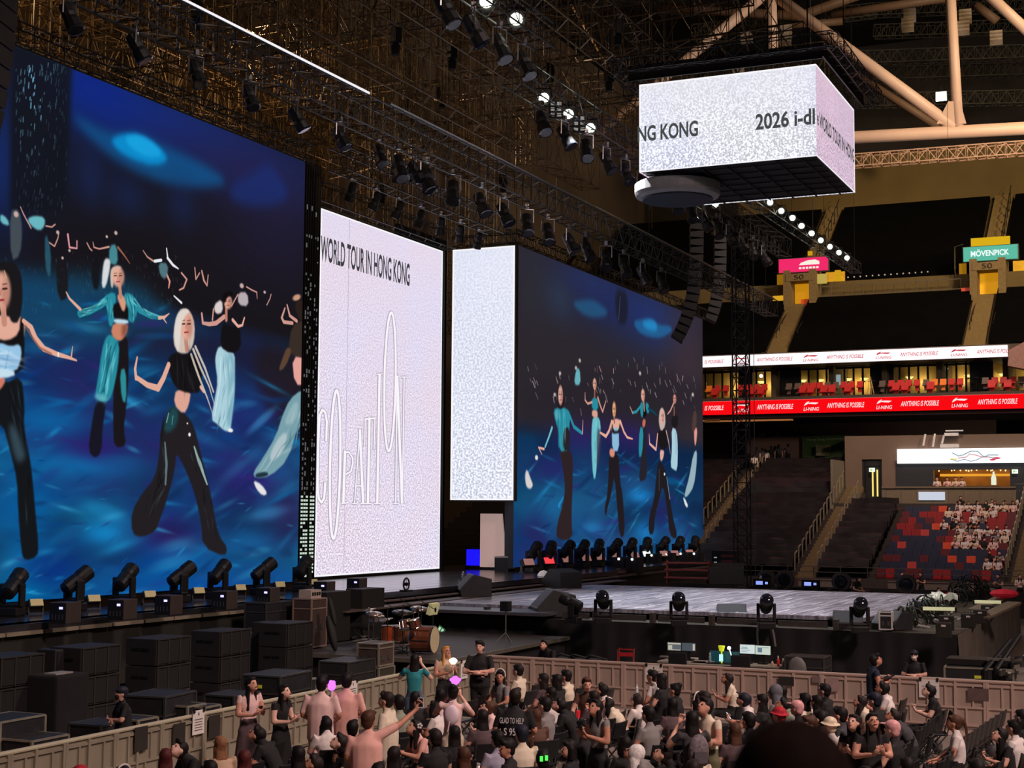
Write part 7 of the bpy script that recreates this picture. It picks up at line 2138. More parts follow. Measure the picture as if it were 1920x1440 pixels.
# exit signs, lightboxes, bar staff bottle
for k, (px, py, lab) in enumerate(((1635, 881, 'small lit exit sign over the dark concourse door'), (1903, 884, 'small lit sign on the slate wall right of the bar'))):
 p = at(px, py, X=98.5)
 t = thing('exit_sign', lab, 'sign', tuple(p))
 q = MB(); q.box((0, 0, 0), (.1, .36, .26)); q.build('box', glow('exit_white', (240, 255, 225), 1.2), t)
 q = MB(); q.box((-.06, .05, 0), (.01, .08, .12)); q.box((-.06, -.06, 0), (.01, .1, .04)); q.build('mark', glow('exit_green', (120, 190, 130), .8), t)
for k, (px, w) in enumerate(((1730, .52), (1750, .9), (1766, .34))):
 p = at(px, 930, X=95.5)
 q = MB(); q.box((95.58, p.y, p.z), (.06, w, .52)); tag(q.build('menu_light_box', glow('menu_white', (206, 212, 226), .95)), 'lit white menu panel on the balcony front, %s of three' % ('left', 'middle', 'right')[k], 'light panel')
q = MB(); p = at(1863, 892, X=98); q.lathe([(.16, 0), (.16, .45), (.06, .7), (.06, .85)], (98, p.y, 6.6), None, 10); tag(q.build('display_bottle', glow('bottle_white', (230, 236, 210), 1.0)), 'tall glowing bottle display on the bar counter', 'display')
q = MB(); q.box((102.8, 13.0, 7.35), (.1, 4.6, .16)); tag(q.build('bar_shelf_light', glow('bar_amber', (230, 160, 50), 1.0)), 'glowing amber strip along the back wall of the bar', 'lamp')
g = np.random.default_rng(3)
for k in range(16):
 q = MB(); q.ball((99.6 + 2.6 * g.random(), 10.4 + 5 * g.random(), 7.6), .05, 6, 4); tag(q.build('bar_downlight', glow('downlight', (255, 220, 150), 2)), 'tiny warm ceiling light inside the bar', 'lamp', 'bar ceiling lights')
q = MB(); q.box((98.2, 13.4, 6.3), (.5, 5.0, .5)); tag(q.build('bar_counter', mat('counter_dark', (62, 44, 32), .5)), 'dark bar counter behind the balcony front', 'counter')
# green banner
bn = thing('green_banner', 'large dark green banner with faint pale text hanging over the black-covered seats', 'banner', (102.8, 22.8, 7.4))
q = MB(); q.add([(103.0, 24.66, 10.1), (102.4, 21.0, 10.15), (102.0, 20.95, 7.5), (102.0, 22.4, 7.45), (102.5, 22.6, 7.85), (103.0, 24.66, 8.1)], [(0, 1, 2, 3, 4, 5)]); q.build('cloth', mat('banner_green', (62, 84, 34), .8, 0, var=.3, scale=.5), bn, world=True)
q = MB(); add_text(q, 'Hang Seng Investment', (102.85, 24.3, 9.72), (102.45, 21.5, 9.76), (102.85, 24.3, 9.95)); q.box((102.55, 22.5, 8.45), (.02, 1.9, .05), (0, 0, .16)); q.build('text', mat('banner_text', (150, 160, 110), .8), bn, world=True)
q = MB(); q.box((102.6, 23.0, 9.1), (.03, 1.2, .75), (0, 0, .16)); q.build('picture', mat('banner_picture', (96, 92, 60), .8, 0, var=.5, scale=3), bn, world=True)
# black sheets over the seats
CLOTH = mat('cover_sheet', (36, 31, 33), .38, 0, var=.3, scale=1.4, bump=.25, spec=.6)
def cover(label, x0, x1, y0, y1, seed):
 g = np.random.default_rng(seed)
 ny = int((y1 - y0) / .18)
 prof, x = [], x0
 while x < x1 - .9:
  z = tier_z(x) + .02
  prof += [(x, z + .40), (x + .28, z + .44), (x + .40, z + .80), (x + .52, z + .82), (x + .60, z + .55), (x + .86, z + .50)]
  x += .94
 n1, n2 = g.random((len(prof), ny // 3 + 2)), g.random((len(prof) // 4 + 2, ny // 8 + 2))
 vs = []
 for i, (px, pz) in enumerate(prof):
  for j in range(ny + 1):
   a = n1[i, j // 3] * (1 - (j % 3) / 3) + n1[i, j // 3 + 1] * ((j % 3) / 3)
   c = n2[i // 4, j // 8]
   vs.append((px + .05 * (a - .5), y0 + (y1 - y0) * j / ny, pz + .12 * (a - .5) + .05 * (c - .5)))
 q = MB(); q.add(vs, [(i * (ny + 1) + j, i * (ny + 1) + j + 1, (i + 1) * (ny + 1) + j + 1, (i + 1) * (ny + 1) + j) for i in range(len(prof) - 1) for j in range(ny)])
 return tag(q.build('seat_cover_sheet', CLOTH, smooth=True), label, 'cover sheet')
cover('black sheeting over the seat block left of the lit concourse stairs', 84.6, 102.6, 20.95, 27.0, 1)
cover('black wrinkled sheeting over seats between the stairs and the coloured seats', 84.6, 95.6, 16.6, 19.5, 2)
cover('dark maroon covered seat block left of the second stairs', 84.6, 103.5, 28.5, 40, 3)
UPC = mat('upper_cover', (9, 8, 8), 1.0, 0, var=.2, scale=1, spec=.05)
for k, (ya, yb, lab) in enumerate(((13.5, 25.0, 'broad black seat cover on the upper tier between the two portals'), (26.7, 44, 'black seat cover on the upper tier left of the pink sign'), (0, 11.8, 'black seat cover on the upper tier right of the teal sign'))):
 q = MB(); q.extrude([(100.9, 15.9), (101.1, 16.35), (107.0, 20.45), (107.2, 20.2)], 'Y', ya, yb); tag(q.build('upper_seat_cover', UPC), lab + ', lower half', 'cover sheet')
 q = MB(); q.extrude([(108.9, 21.2), (109.0, 22.2), (119.3, 29.5), (119.6, 29.2)], 'Y', ya + .1, yb - .1); tag(q.build('upper_seat_cover', UPC), lab + ', upper half', 'cover sheet')
# vomitory portals with their signs
def portal(label, slab, y, colour, words, sign_rgb, lit):
 t = thing('stand_portal', label, 'portal', (107, y, 19.6))
 W = mat('portal_wall', (126, 104, 66), .8)
 q = MB()
 for s in (-1, 1):
  q.box((107.4, y + s * .95, 21.0), (2.2, .5, 2.9))
 q.box((107.2, y, 21.9), (1.9, 2.0, .55)); q.build('walls', W, t, world=True)
 q = MB(); q.box((107.85, y, 20.7), (.1, 1.5, 2.3)); q.build('lit_inside', mat('portal_yellow', (226, 164, 30), .7, 0, .55, (236, 164, 24)), t, world=True)
 q = MB(); add_text(q, words, (106.2, y + .35, 21.72), (106.2, y - .35, 21.72), (106.2, y + .35, 22.08)); q.build('number', mat('portal_ink', (52, 40, 24), .8), t, world=True)
 q = MB(); q.box((108.3, y + 1.9, 21.9), (.1, .5, 1.2)); q.box((108.3, y - 2.2, 21.85), (.1, 1.4, 1.2)); q.build('yellow_panel', mat('portal_panel', (206, 160, 36), .7, 0, .3, (226, 160, 24)), t, world=True)
 q = MB()
 for s in (-1, 1):
  q.path([(107, y + s * .75, 19.9), (102.2, y + s * .75, 17.4)], .035, 5)
  for k in range(6):
   q.bar((107 - k * .9, y + s * .75, 19.9 - k * .47), (107 - k * .9, y + s * .75, 19.1 - k * .55), .025)
 q.build('handrail', BLACK, t, world=True)
 sg = thing('lit_sign', slab, 'sign', (106.5, y - .2, 22.35))
 q = MB(); q.box((106.6, y - .2, 22.83), (.25, 3.6, .98)); q.build('panel', glow(sign_rgb[0], sign_rgb[1], sign_rgb[2]), sg, world=True)
 q = MB(); q.box((106.7, y - .2, 22.83), (.2, 3.75, 1.1)); q.build('frame', mat('sign_frame', (70, 74, 66), .5), sg, world=True)
 return t, sg
_, sg = portal('yellow-lit stand portal under the teal sign', 'teal lit sign reading MÖVENPICK over the right stand portal', 12.4, None, '50', ('sign_teal', (96, 190, 164), .95), True)
q = MB(); add_text(q, 'MÖVENPICK', (106.44, 13.5, 22.62), (106.44, 10.95, 22.62), (106.44, 13.5, 23.12), 0, .03); q.build('lettering', glow('sign_white', (240, 255, 250), 1.0), sg, world=True)
_, sg = portal('yellow-lit stand portal under the pink sign', 'hot pink lit sign with a white emblem partly behind the lamp truss', 25.55, None, '50', ('sign_pink', (246, 44, 108), .95), True)
sg.location = (106.5, 25.3, 22.35)
q = MB(); em = [(0, .1), (.1, .5), (.45, .85), (.8, .9), (1, .6), (1, .1)]
q.add([(106.44, 25.6 - 1.5 * u, 22.75 + .45 * v) for u, v in em], [tuple(range(6))])
for k in range(6):
 q.box((106.44, 25.5 - k * .25, 22.58), (.01, .18, .14))
q.build('emblem', glow('sign_cream', (250, 240, 225), 1.0), sg, world=True)
# extra yellow lit pieces near the portals
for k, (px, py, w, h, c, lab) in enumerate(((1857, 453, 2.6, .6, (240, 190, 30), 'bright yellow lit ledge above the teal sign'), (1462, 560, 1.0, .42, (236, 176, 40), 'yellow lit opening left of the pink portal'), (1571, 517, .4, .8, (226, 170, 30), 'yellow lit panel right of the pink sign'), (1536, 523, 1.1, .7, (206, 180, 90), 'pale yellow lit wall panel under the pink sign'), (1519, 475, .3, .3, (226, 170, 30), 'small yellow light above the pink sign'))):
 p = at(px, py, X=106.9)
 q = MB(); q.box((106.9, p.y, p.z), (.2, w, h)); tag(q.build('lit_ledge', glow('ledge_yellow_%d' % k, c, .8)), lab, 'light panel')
for k, (px, py, c, lab) in enumerate(((1512, 568, (210, 80, 30), 'orange box at the foot of the pink portal'), (1813, 547, (190, 70, 50), 'red box left of the teal portal'))):
 p = at(px, py, X=107.0)
 q = MB(); q.box((106.9, p.y, p.z), (.3, .7, .5)); tag(q.build('safety_box', mat('box_orange_%d' % k, c, .6, 0, .25)), lab, 'box')
GRAIL = mat('guard_rail', (120, 112, 98), .4, .6)
t = thing('guard_rail', 'long thin guard rail between the upper tier portals', 'railing', (107.2, 19, 20.3))
q = MB(); y0, y1 = 24.2, 14.3
for z in (20.55, 21.25):
 q.bar((107.2, y0, z), (107.2, y1, z), .035)
for k in range(14):
 q.bar((107.2, y0 - k * .76, 20.3), (107.2, y0 - k * .76, 21.25), .03)
q.build('rails', GRAIL, t, world=True)
for k, (a, b2, c, lab) in enumerate((((1790, 505), (1790, 463), (1806, 458), 'left handrail beside the teal sign'), ((1380, 545), (1475, 535), (1478, 520), 'handrail left of the pink sign'))):
 q = MB(); q.path([at(*a, X=107.2), at(*b2, X=107.2), at(*c, X=107.2)], .04, 5)
 for j in range(5):
  p = at(*a, X=107.2).lerp(at(*b2, X=107.2), j / 4); q.bar(p, p + Vector((.4, 0, -.7)), .025)
 tag(q.build('stair_rail', GRAIL), lab, 'railing')
for k in range(14):
 p = at(1590 + 11.5 * k, 520 - .8 * k, X=108.6)
 q = MB(); q.ball(p, .06, 6, 4); tag(q.build('step_light', mat('step_light', (200, 196, 180), .4, 0, .3)), 'tiny pale aisle light along the upper tier front', 'lamp', 'aisle lights of the upper tier')
for y, lab in ((12.0, 'right'), (25.3, 'left')):
 q = MB()
 for k in range(9):
  x = 109.6 + k * 1.1
  q.bar((x, y, 21.9 + (x - 109) * .709), (x, y, 23.0 + (x - 109) * .709), .04)
  q.bar((x, y, 23.0 + (x - 109) * .709), (x + .7, y, 23.0 + (x + .7 - 109) * .709), .04)
 tag(q.build('aisle_rail', mat('rail_dark', (44, 38, 28), .5)), 'dark handrail up the %s upper aisle' % lab, 'railing')
# stair handrail posts on the lower tier
for k, (y, x0, x1, lab) in enumerate(((20.85, 85, 100.4, 'left side of the concourse stairs'), (19.55, 85, 97, 'right side of the concourse stairs'), (28.35, 87, 100, 'left side of the second stairs'), (27.05, 88, 103, 'right side of the second stairs'), (9.25, 85, 95.4, 'stairs right of the coloured seats'))):
 t = thing('stair_railing', 'row of pale handrail posts on the ' + lab, 'railing', (x0, y, tier_z(x0)))
 x = x0
 while x < x1:
  q = MB(); q.bar((x, y, tier_z(x)), (x, y, tier_z(x) + .95), .045, 6, caps=True); q.bar((x, y, tier_z(x) + .95), (x + .5, y, tier_z(x) + 1.1), .04, 6, caps=True)
  q.build('post', mat('post_pale', (176, 160, 130), .35, .5), t, world=True); x += .94
t = thing('pitch_rail', 'long thin rail along the front of the coloured seats', 'railing', (83.9, 15, 1.1))
q = MB()
for z in (1.45, 1.75):
 q.bar((83.9, 6, z), (83.9, 24, z), .03)
for k in range(13):
 q.bar((83.9, 6 + k * 1.5, 1.1), (83.9, 6 + k * 1.5, 1.75), .03)
q.build('rails', mat('rail_grey2', (110, 104, 100), .4, .6), t, world=True)
for y in (18.4, 13.5, 10.0):
 q = MB(); q.box((82.3, y, .55), (.06, 3.2, 1.05)); q.bar((82.25, y - 1.6, 1.1), (82.25, y + 1.6, 1.1), .035)
 tag(q.build('far_barrier', mat('far_barrier', (120, 106, 98), .5)), 'distant crowd barrier panel at the far side of the floor', 'barrier', 'far crowd barriers')
# handrail of the balcony
q = MB(); q.bar((95.7, 9.8, 6.62), (95.7, 6.5, 6.62), .03); q.bar((95.7, 9.8, 6.2), (95.7, 6.5, 6.2), .02); tag(q.build('balcony_rail', ALU), 'thin silver rail continuing right of the balcony front', 'railing')
# seats
def seat_mesh(w=.5):
 q = MB()
 q.box((-.02, 0, .42), (.42, w, .08)); q.box((.2, 0, .68), (.07, w, .52), (0, .15, 0)); q.box((.12, 0, .2), (.06, .3, .4))
 for s in (-1, 1):
  q.box((.05, s * (w / 2 + .01), .56), (.36, .03, .04))
 return q
SEATC = {'red': mat('seat_red', (146, 20, 26), .5), 'navy': mat('seat_navy', (32, 36, 62), .5), 'orange': mat('seat_orange', (214, 74, 36), .5), 'maroon': mat('seat_maroon', (96, 22, 28), .5), 'salmon': mat('seat_salmon', (190, 62, 56), .5)}
sm = seat_mesh().build('stadium_seat', BLACK)
seatme = sm.data
bpy.data.objects.remove(sm)
seatme.materials.clear(); seatme.materials.append(None)
def seat(loc, col, label, group, s=1.0, mats=SEATC):
 o = bpy.data.objects.new('stadium_seat', seatme)
 COL.objects.link(o)
 o.location = loc
 o.scale = (s,) * 3
 o.material_slots[0].link = 'OBJECT'
 o.material_slots[0].material = mats[col]
 return tag(o, label, 'seat', group)
SP = [(1724, 952), (1714, 1000), (1691, 1068), (1700, 1066), (1686, 1034), (1762, 952), (1857, 955), (1868, 955), (1838, 955), (1786, 1050), (1783, 1062), (1822, 1050), (1708, 990), (1730, 1004), (1745, 998), (1742, 1028)]
g = np.random.default_rng(12)
free, taken = [], set()
ROWX = [84.9 + .94 * r for r in range(12)]
orange_px = [(1766, 955), (1708, 989), (1750, 997), (1730, 1005), (1687, 1030), (1768, 1024), (1788, 1049), (1786, 1057), (1820, 1050), (1700, 1067), (1839, 955), (1855, 954)]
for r, x in enumerate(ROWX):
 z = .75 + .356 * r
 for c in range(13):
  y = 16.1 - .52 * c
  # nearest-marked seats are orange; reds gather in the upper left, navy along the bottom
  d = FWD @ (np.array((x, y, z + .6)) - CAM)
  px = 960 + F_PX * (RIGHT @ (np.array((x, y, z + .6)) - CAM)) / d
  py = 720 - F_PX * (UP @ (np.array((x, y, z + .6)) - CAM)) / d
  if any(abs(px - a) < 5.5 and abs(py - b2) < 5.5 for a, b2 in orange_px):
   col = 'orange' if g.random() > .2 else 'salmon'
  else:
   u = (px - 1690) / 200
   v = (1085 - py) / 140
   pr = .75 if v > .72 else .5 if v > .5 else .28
   pr += .2 if u > .6 else 0
   if u < .14 and v > .75:
    pr = .1
   col = ('red' if g.random() < .6 else 'maroon') if g.random() < pr else 'navy'
  seat((x + .62, y, z), col, {'orange': 'orange seat among red and navy seats in the far lower tier', 'salmon': 'salmon seat among the far lower tier seats', 'red': 'red seat in the far lower tier', 'maroon': 'maroon seat in the far lower tier', 'navy': 'navy seat in the far lower tier'}[col], col + ' seats of the far lower tier')
  free.append((px, py, x + .62, y, z))
# suite seats in two rows, red with a few orange and grey
SUI = dict(SEATC); SUI['grey'] = mat('seat_grey', (96, 78, 70), .5); SUI['red'] = mat('suite_red', (196, 34, 30), .5); SUI['orange'] = mat('suite_orange', (236, 130, 40), .5)
SUI_L = {'red': 'red suite seat behind the red ribbon', 'orange': 'orange suite seat behind the red ribbon', 'grey': 'dark grey suite seat behind the red ribbon'}
for k, px in enumerate((1330, 1346, 1362, 1389, 1404, 1419, 1434, 1480, 1496, 1512, 1526, 1538, 1552, 1568, 1583, 1598, 1613, 1655, 1672, 1689, 1704, 1720, 1737, 1753, 1769, 1785, 1801, 1848, 1866, 1882, 1900, 1916)):
 y = at(px, 730, X=100.2).y
 col = 'orange' if k in (0, 23, 24) else 'grey' if k in (7, 8, 12, 13, 17, 22, 27, 31) else 'red'
 seat((100.0, y, 12.85), col, SUI_L[col], col + ' suite seats', .8, SUI)
for k, px in enumerate((1340, 1410, 1426, 1505, 1520, 1545, 1560, 1590, 1680, 1697, 1745, 1860, 1890)):
 y = at(px, 745, X=99.6).y
 seat((99.5, y, 12.5), 'red', 'front row red suite seat half hidden by the red ribbon', 'front suite seats', .95, SUI)
t = thing('easel', 'pale wooden easel among the suite seats', 'easel', (100.3, at(1632, 725, X=100.3).y, 12.6))
q = MB(); q.bar((0, -.25, 0), (0, 0, 1.3), .03); q.bar((0, .25, 0), (0, 0, 1.3), .03); q.bar((.3, 0, 0), (0, 0, 1.3), .03); q.box((-.03, 0, .6), (.03, .4, .05)); q.build('frame', mat('easel_wood', (200, 170, 110), .6), t)
for k, px in enumerate((1636, 1660, 1830, 1846)):
 t = thing('high_table', 'small dark high table among the suite seats, %s from the left' % ORD[k], 'table', (100.6, at(px, 730, X=100.6).y, 12.6))
 q = MB(); q.lathe([(.3, 1.0), (.3, 1.04)], (0, 0, 0), None, 12); q.build('tabletop', BLACK, t)
 q = MB(); q.bar((0, 0, 0), (0, 0, 1.0), .04); q.build('leg', BLACK, t)
for k, px in enumerate((1427, 1463, 1505, 1538, 1590, 1620, 1660, 1705, 1815, 1880)):
 p = at(px, 700, X=105.7)
 t = thing('wall_sconce', 'warm wall lamp glowing inside the suites, %s from the left' % ORD[k], 'lamp', (105.75, p.y, 14.15))
 q = MB(); q.lathe([(.12, 0), (.3, .16)], (0, 0, 0), None, 10); q.build('shade', glow('sconce_warm', (255, 226, 140), 1.3), t)
 q = MB(); q.box((.1, 0, -.05), (.08, .12, .14)); q.build('bracket', BLACK, t)
for k, (px, py) in enumerate(((1427, 705), (1774, 691))):
 q = MB(); q.ball(at(px, py, X=103), .13, 10, 6); tag(q.build('ceiling_bulb', glow('bulb_white', (255, 246, 210), 2.2)), 'bright round lamp inside the suites, %s one' % ('left', 'right')[k], 'lamp')
q = MB(); p = at(1572, 712, X=101.9); q.box((101.9, p.y, p.z), (.05, .3, .7)); tag(q.build('wall_screen', glow('suite_tv', (150, 170, 172), .8)), 'upright pale screen on a dark suite pillar', 'screen')
q = MB(); p = at(1848, 712, X=105.6); q.box((105.6, p.y, 13.2), (.1, 4.4, 1.2)); tag(q.build('suite_cabinet', mat('suite_cab', (150, 132, 112), .6)), 'pale cabinet wall inside the right suite', 'cabinet')
# spectators in the lower tier
SPEC = [(1793, 955), (1807, 954), (1780, 972), (1799, 970), (1774, 993), (1788, 993), (1805, 993), (1790, 983), (1826, 960), (1836, 962), (1832, 970), (1860, 972), (1848, 968), (1845, 979), (1838, 975), (1870, 958), (1884, 960), (1896, 958), (1907, 953), (1824, 983), (1820, 1000), (1832, 1004), (1849, 1000), (1800, 1013), (1815, 1017), (1828, 1017), (1835, 1019), (1862, 1011), (1875, 1006), (1893, 1002), (1890, 1014), (1794, 1030), (1808, 1029), (1847, 1049), (1865, 1048), (1878, 1056), (1856, 1060), (1835, 1019), (1868, 1015), (1812, 1005)]
TOPS = ('white', 'white', 'cream', 'palepink', 'white', 'black', 'grey')
for k, (px, py) in enumerate(SPEC):
 c = min((f for f in free if (round(f[2], 2), round(f[3], 2)) not in taken), key=lambda f: (f[0] - px) ** 2 + (f[1] - py - 3) ** 2)
 taken.add((round(c[2], 2), round(c[3], 2)))
 tp = TOPS[k % 7]
 hr = ('long', 'short', 'bob', 'long', 'pony')[k % 5]
 body(('sit', 'sit_phone', 'sit_turn')[k % 3], (c[2] - .1, c[3], c[4] - .02), PI / 2 + .3 * math.sin(k), 'person in a %s top with dark hair seated among the far coloured seats' % tp, tp, ('black', 'denim', 'darkgrey')[k % 3], hr, 'dark', k, 1.0, '%s-topped spectators in the far lower tier' % tp)
for k, (px, py, tp, lab) in enumerate(((1860, 936, 'cream', 'person in a cream top standing in the far top row, left of another'), (1884, 938, 'beige', 'person in a beige top standing in the far top row, right of another'), (1801, 930, 'black', 'person in black standing at the balcony with long dark hair'))):
 x = 95.0
 p = at(px, py, X=x)
 body('stand', (x, p.y, p.z - 1.70), PI / 2 + .2, lab, tp, 'black', 'long' if k == 2 else 'short', 'dark', k)
for k, (px, py, tp, lab) in enumerate(((1414, 851, 'white', 'person in a white top walking up the second far stairs'), (1419, 838, 'black', 'person in black near the top of the second far stairs'), (1429, 840, 'darkgrey', 'person in dark grey behind the one with a white bag'), (1436, 842, 'white', 'person with a white top and dark trousers on the second far stairs'), (1446, 836, 'black', 'person in black climbing past the landing wall, first of three'), (1460, 833, 'darkgrey', 'person in dark grey climbing past the landing wall, second of three'), (1478, 832, 'plum', 'person in plum climbing past the landing wall, third of three'))):
 x = 101.2 + .35 * k
 p = at(px, py, X=x)
 body('walk', (x, p.y, p.z - 1.7), -PI / 2 + (.5 if k > 3 else 0), lab, tp, 'black', ('short', 'long')[k % 2], 'black', k)
for k, (px, py, tp) in enumerate(((1429, 805, 'white'), (1444, 806, 'black'), (1458, 808, 'cream'), (1479, 805, 'brown'), (1493, 803, 'black'))):
 p = at(px, py, X=105.2)
 body('stand', (105.2, p.y, p.z - 1.7), PI / 2, 'person in %s looking over the landing wall, %s from the left' % (tp, ORD[k]), tp, 'black', 'short', 'black', k)
for k, (px, py, tp) in enumerate(((1757, 908, 'white'), (1776, 905, 'palepink'), (1792, 908, 'cream'), (1803, 903, 'white'))):
 p = at(px, py, X=97.4)
 body('stand_phone', (97.4, p.y, 5.4), PI / 2, 'person in %s behind the balcony bar, %s from the left' % (tp, ORD[k]), tp, 'black', 'short', 'black', k)
for k, (px, py, tp, lab) in enumerate(((1690, 1075, 'black', 'crew member in black walking behind the far end of the thrust'), (1727, 1078, 'black', 'crew member in black with white back beyond the thrust'), (1758, 1098, 'white', 'crew member bending in a white shirt beyond the thrust'), (1780, 1098, 'red', 'person in red leaning at the far edge of the thrust'), (1794, 1098, 'brown', 'crew member in brown beyond the cable heap'), (1872, 1082, 'darkgrey', 'person in dark grey at the far barrier, right side'), (1912, 1090, 'white', 'person in a white top and black skirt at the far right edge'), (1600, 1078, 'black', 'crew member in black crouched by gear beyond the thrust'))):
 x = 64.5 if k in (2, 3, 4, 7) else 80.5
 p = at(px, py, X=x)
 body('sit_lean' if k in (2, 7) else 'stand_phone', (x, p.y, max(0, p.z - (1.25 if k in (2, 7) else 1.7))), (2.2, 1.2, 1.9, 2.6)[k % 4], lab, tp, 'black', 'short' if k != 6 else 'long', 'black', k)
for k in range(9):
 p = at(1400 + 26 * k, 1090, X=66)
 t = thing('covered_gear', 'dark covered equipment in the shadow behind the thrust', 'equipment', (66, p.y, 0), 0, 'covered equipment behind the thrust')
 q = MB(); q.box((0, 0, .7), (1.2, 1.1, 1.4)); q.build('cover', mat('gear_cover', (36, 33, 34), .7), t, bevel=.05)
q = MB(); q.box((72, 12, .6), (.1, 24, 1.2)); tag(q.build('pipe_fence', mat('fence_dark', (46, 42, 42), .7)), 'low dark fence behind the thrust stage', 'fence')
# ---------------------------------------------------------------- chairs and the seated crowd on the floor
def make_chair():
 t = thing('event_chair', 'chair', 'chair', (0, 0, 0))
 q = MB(); q.box((0, .03, .44), (.44, .42, .035)); q.build('seat', mat('chair_black', (30, 31, 33), .4, 0, var=.1), t, bevel=.012)
 q = MB()
 vs = []
 for i in range(7):
  a = (i / 6 - .5)
  for j in range(4):
   z = .56 + .085 * j
   vs.append((a * .46, -.19 - .02 * j - .05 * (1 - 4 * a * a) * .6, z))
 q.add(vs, [(i * 4 + j, i * 4 + j + 1, (i + 1) * 4 + j + 1, (i + 1) * 4 + j) for i in range(6) for j in range(3)])
 o = q.build('backrest', mat('chair_black', (30, 31, 33), .4), t)
 s = o.modifiers.new('solid', 'SOLIDIFY'); s.thickness = .025
 for sx in (-1, 1):
  q = MB(); q.path([(sx * .21, -.26, .82), (sx * .215, -.16, .44), (sx * .22, .22, .0)], .013, 5); q.build('front_leg', mat('chair_leg', (92, 92, 90), .35, .6), t)
  q = MB(); q.path([(sx * .2, .18, .43), (sx * .2, -.24, 0)], .013, 5); q.build('rear_leg', mat('chair_leg', (92, 92, 90), .35, .6), t)
 q = MB(); q.bar((-.21, -.05, .2), (.21, -.05, .2), .01); q.build('stretcher', mat('chair_leg', (92, 92, 90), .35, .6), t)
 return t
chair = make_chair()
_used = [False]
SPOTS = []
def place_chair(x, y, rz, label, group):
 SPOTS.append((x, y))
 if not _used[0]:
  _used[0] = True
  chair.scale = (1.12,) * 3; chair.location = (x, y, 0); chair.rotation_euler = (0, 0, rz); chair['label'] = label; chair['group'] = group
  return chair
 return dup(chair, (x, y, 0), rz, label, group, 1.12)
def held(kind, o, pk, label, cat, offset=None):
 """A thing in a person's hands: stands at the hands of the pose, in the world, on its own."""
 a = BODY[pk]['arms']
 m = Matrix.Translation(o.location) @ Matrix.Rotation(o.rotation_euler.z, 4, 'Z') @ Matrix.Scale(o.scale.x, 4)
 w0, w1 = Vector(a[0][1]), Vector(a[1][1])
 loc = (w1 + Vector(a[1][2]).normalized() * .1) if pk == 'stand_raise' else (w0 + w1) / 2 + Vector((0, .03, .08))
 loc = m @ (loc + Vector(offset or (0, 0, 0)))
 t = thing(kind, label, cat, loc, o.rotation_euler.z)
 R = Euler((math.radians(-35), 0, 0)).to_matrix()
 if kind == 'smartphone':
  q = MB(); q.box((0, 0, 0), (.078, .010, .155), R); q.build('case', mat('phone_white', (226, 222, 222), .4) if 'white' in label else BLACKP, t, bevel=.003)
  q = MB(); q.box(R @ Vector((0, -.0065, 0)), (.066, .003, .14), R); q.build('screen', glow('phone_lit', (235, 240, 250), .9) if 'lit' in label else mat('phone_dark', (24, 26, 32), .15), t)
 elif kind == 'light_stick':
  q = MB(); q.lathe([(.016, -.12), (.018, .05), (.03, .08)], (0, 0, 0), None, 10); q.build('handle', WHITEP, t)
  c = 'purple' in label
  q = MB()
  q.ball((0, 0, .15), .075, 12, 8)
  for k in range(6):
   q.ball((.07 * math.cos(k * PI / 3), .07 * math.sin(k * PI / 3), .16), .03, 8, 5)
  q.build('glow_head', glow('stick_purple', (206, 110, 255), 1.6) if c else glow('stick_white', (255, 252, 255), 2.0), t, smooth=True)
 elif kind == 'cup':
  q = MB(); q.lathe([(.035, -.07), (.045, .07)], (0, 0, 0), None, 12); q.build('body', mat('cup_red', (214, 44, 54), .4, 0, .2), t)
  q = MB(); q.bar((0, 0, .05), (.02, 0, .16), .006); q.build('straw', WHITEP, t)
 elif kind == 'tablet':
  q = MB(); q.box((0, 0, 0), (.24, .012, .17), Euler((math.radians(-65), 0, 0)).to_matrix()); q.build('case', BLACKP, t)
  q = MB(); q.box((0, -.006, .008), (.22, .008, .15), Euler((math.radians(-65), 0, 0)).to_matrix()); q.build('screen', mat('tablet_glass', (54, 58, 66), .1), t)
 elif kind == 'paper':
  q = MB(); q.box((0, 0, 0), (.21, .004, .29), R); q.build('sheet', WHITEP, t)
 return t
d2r = math.radians
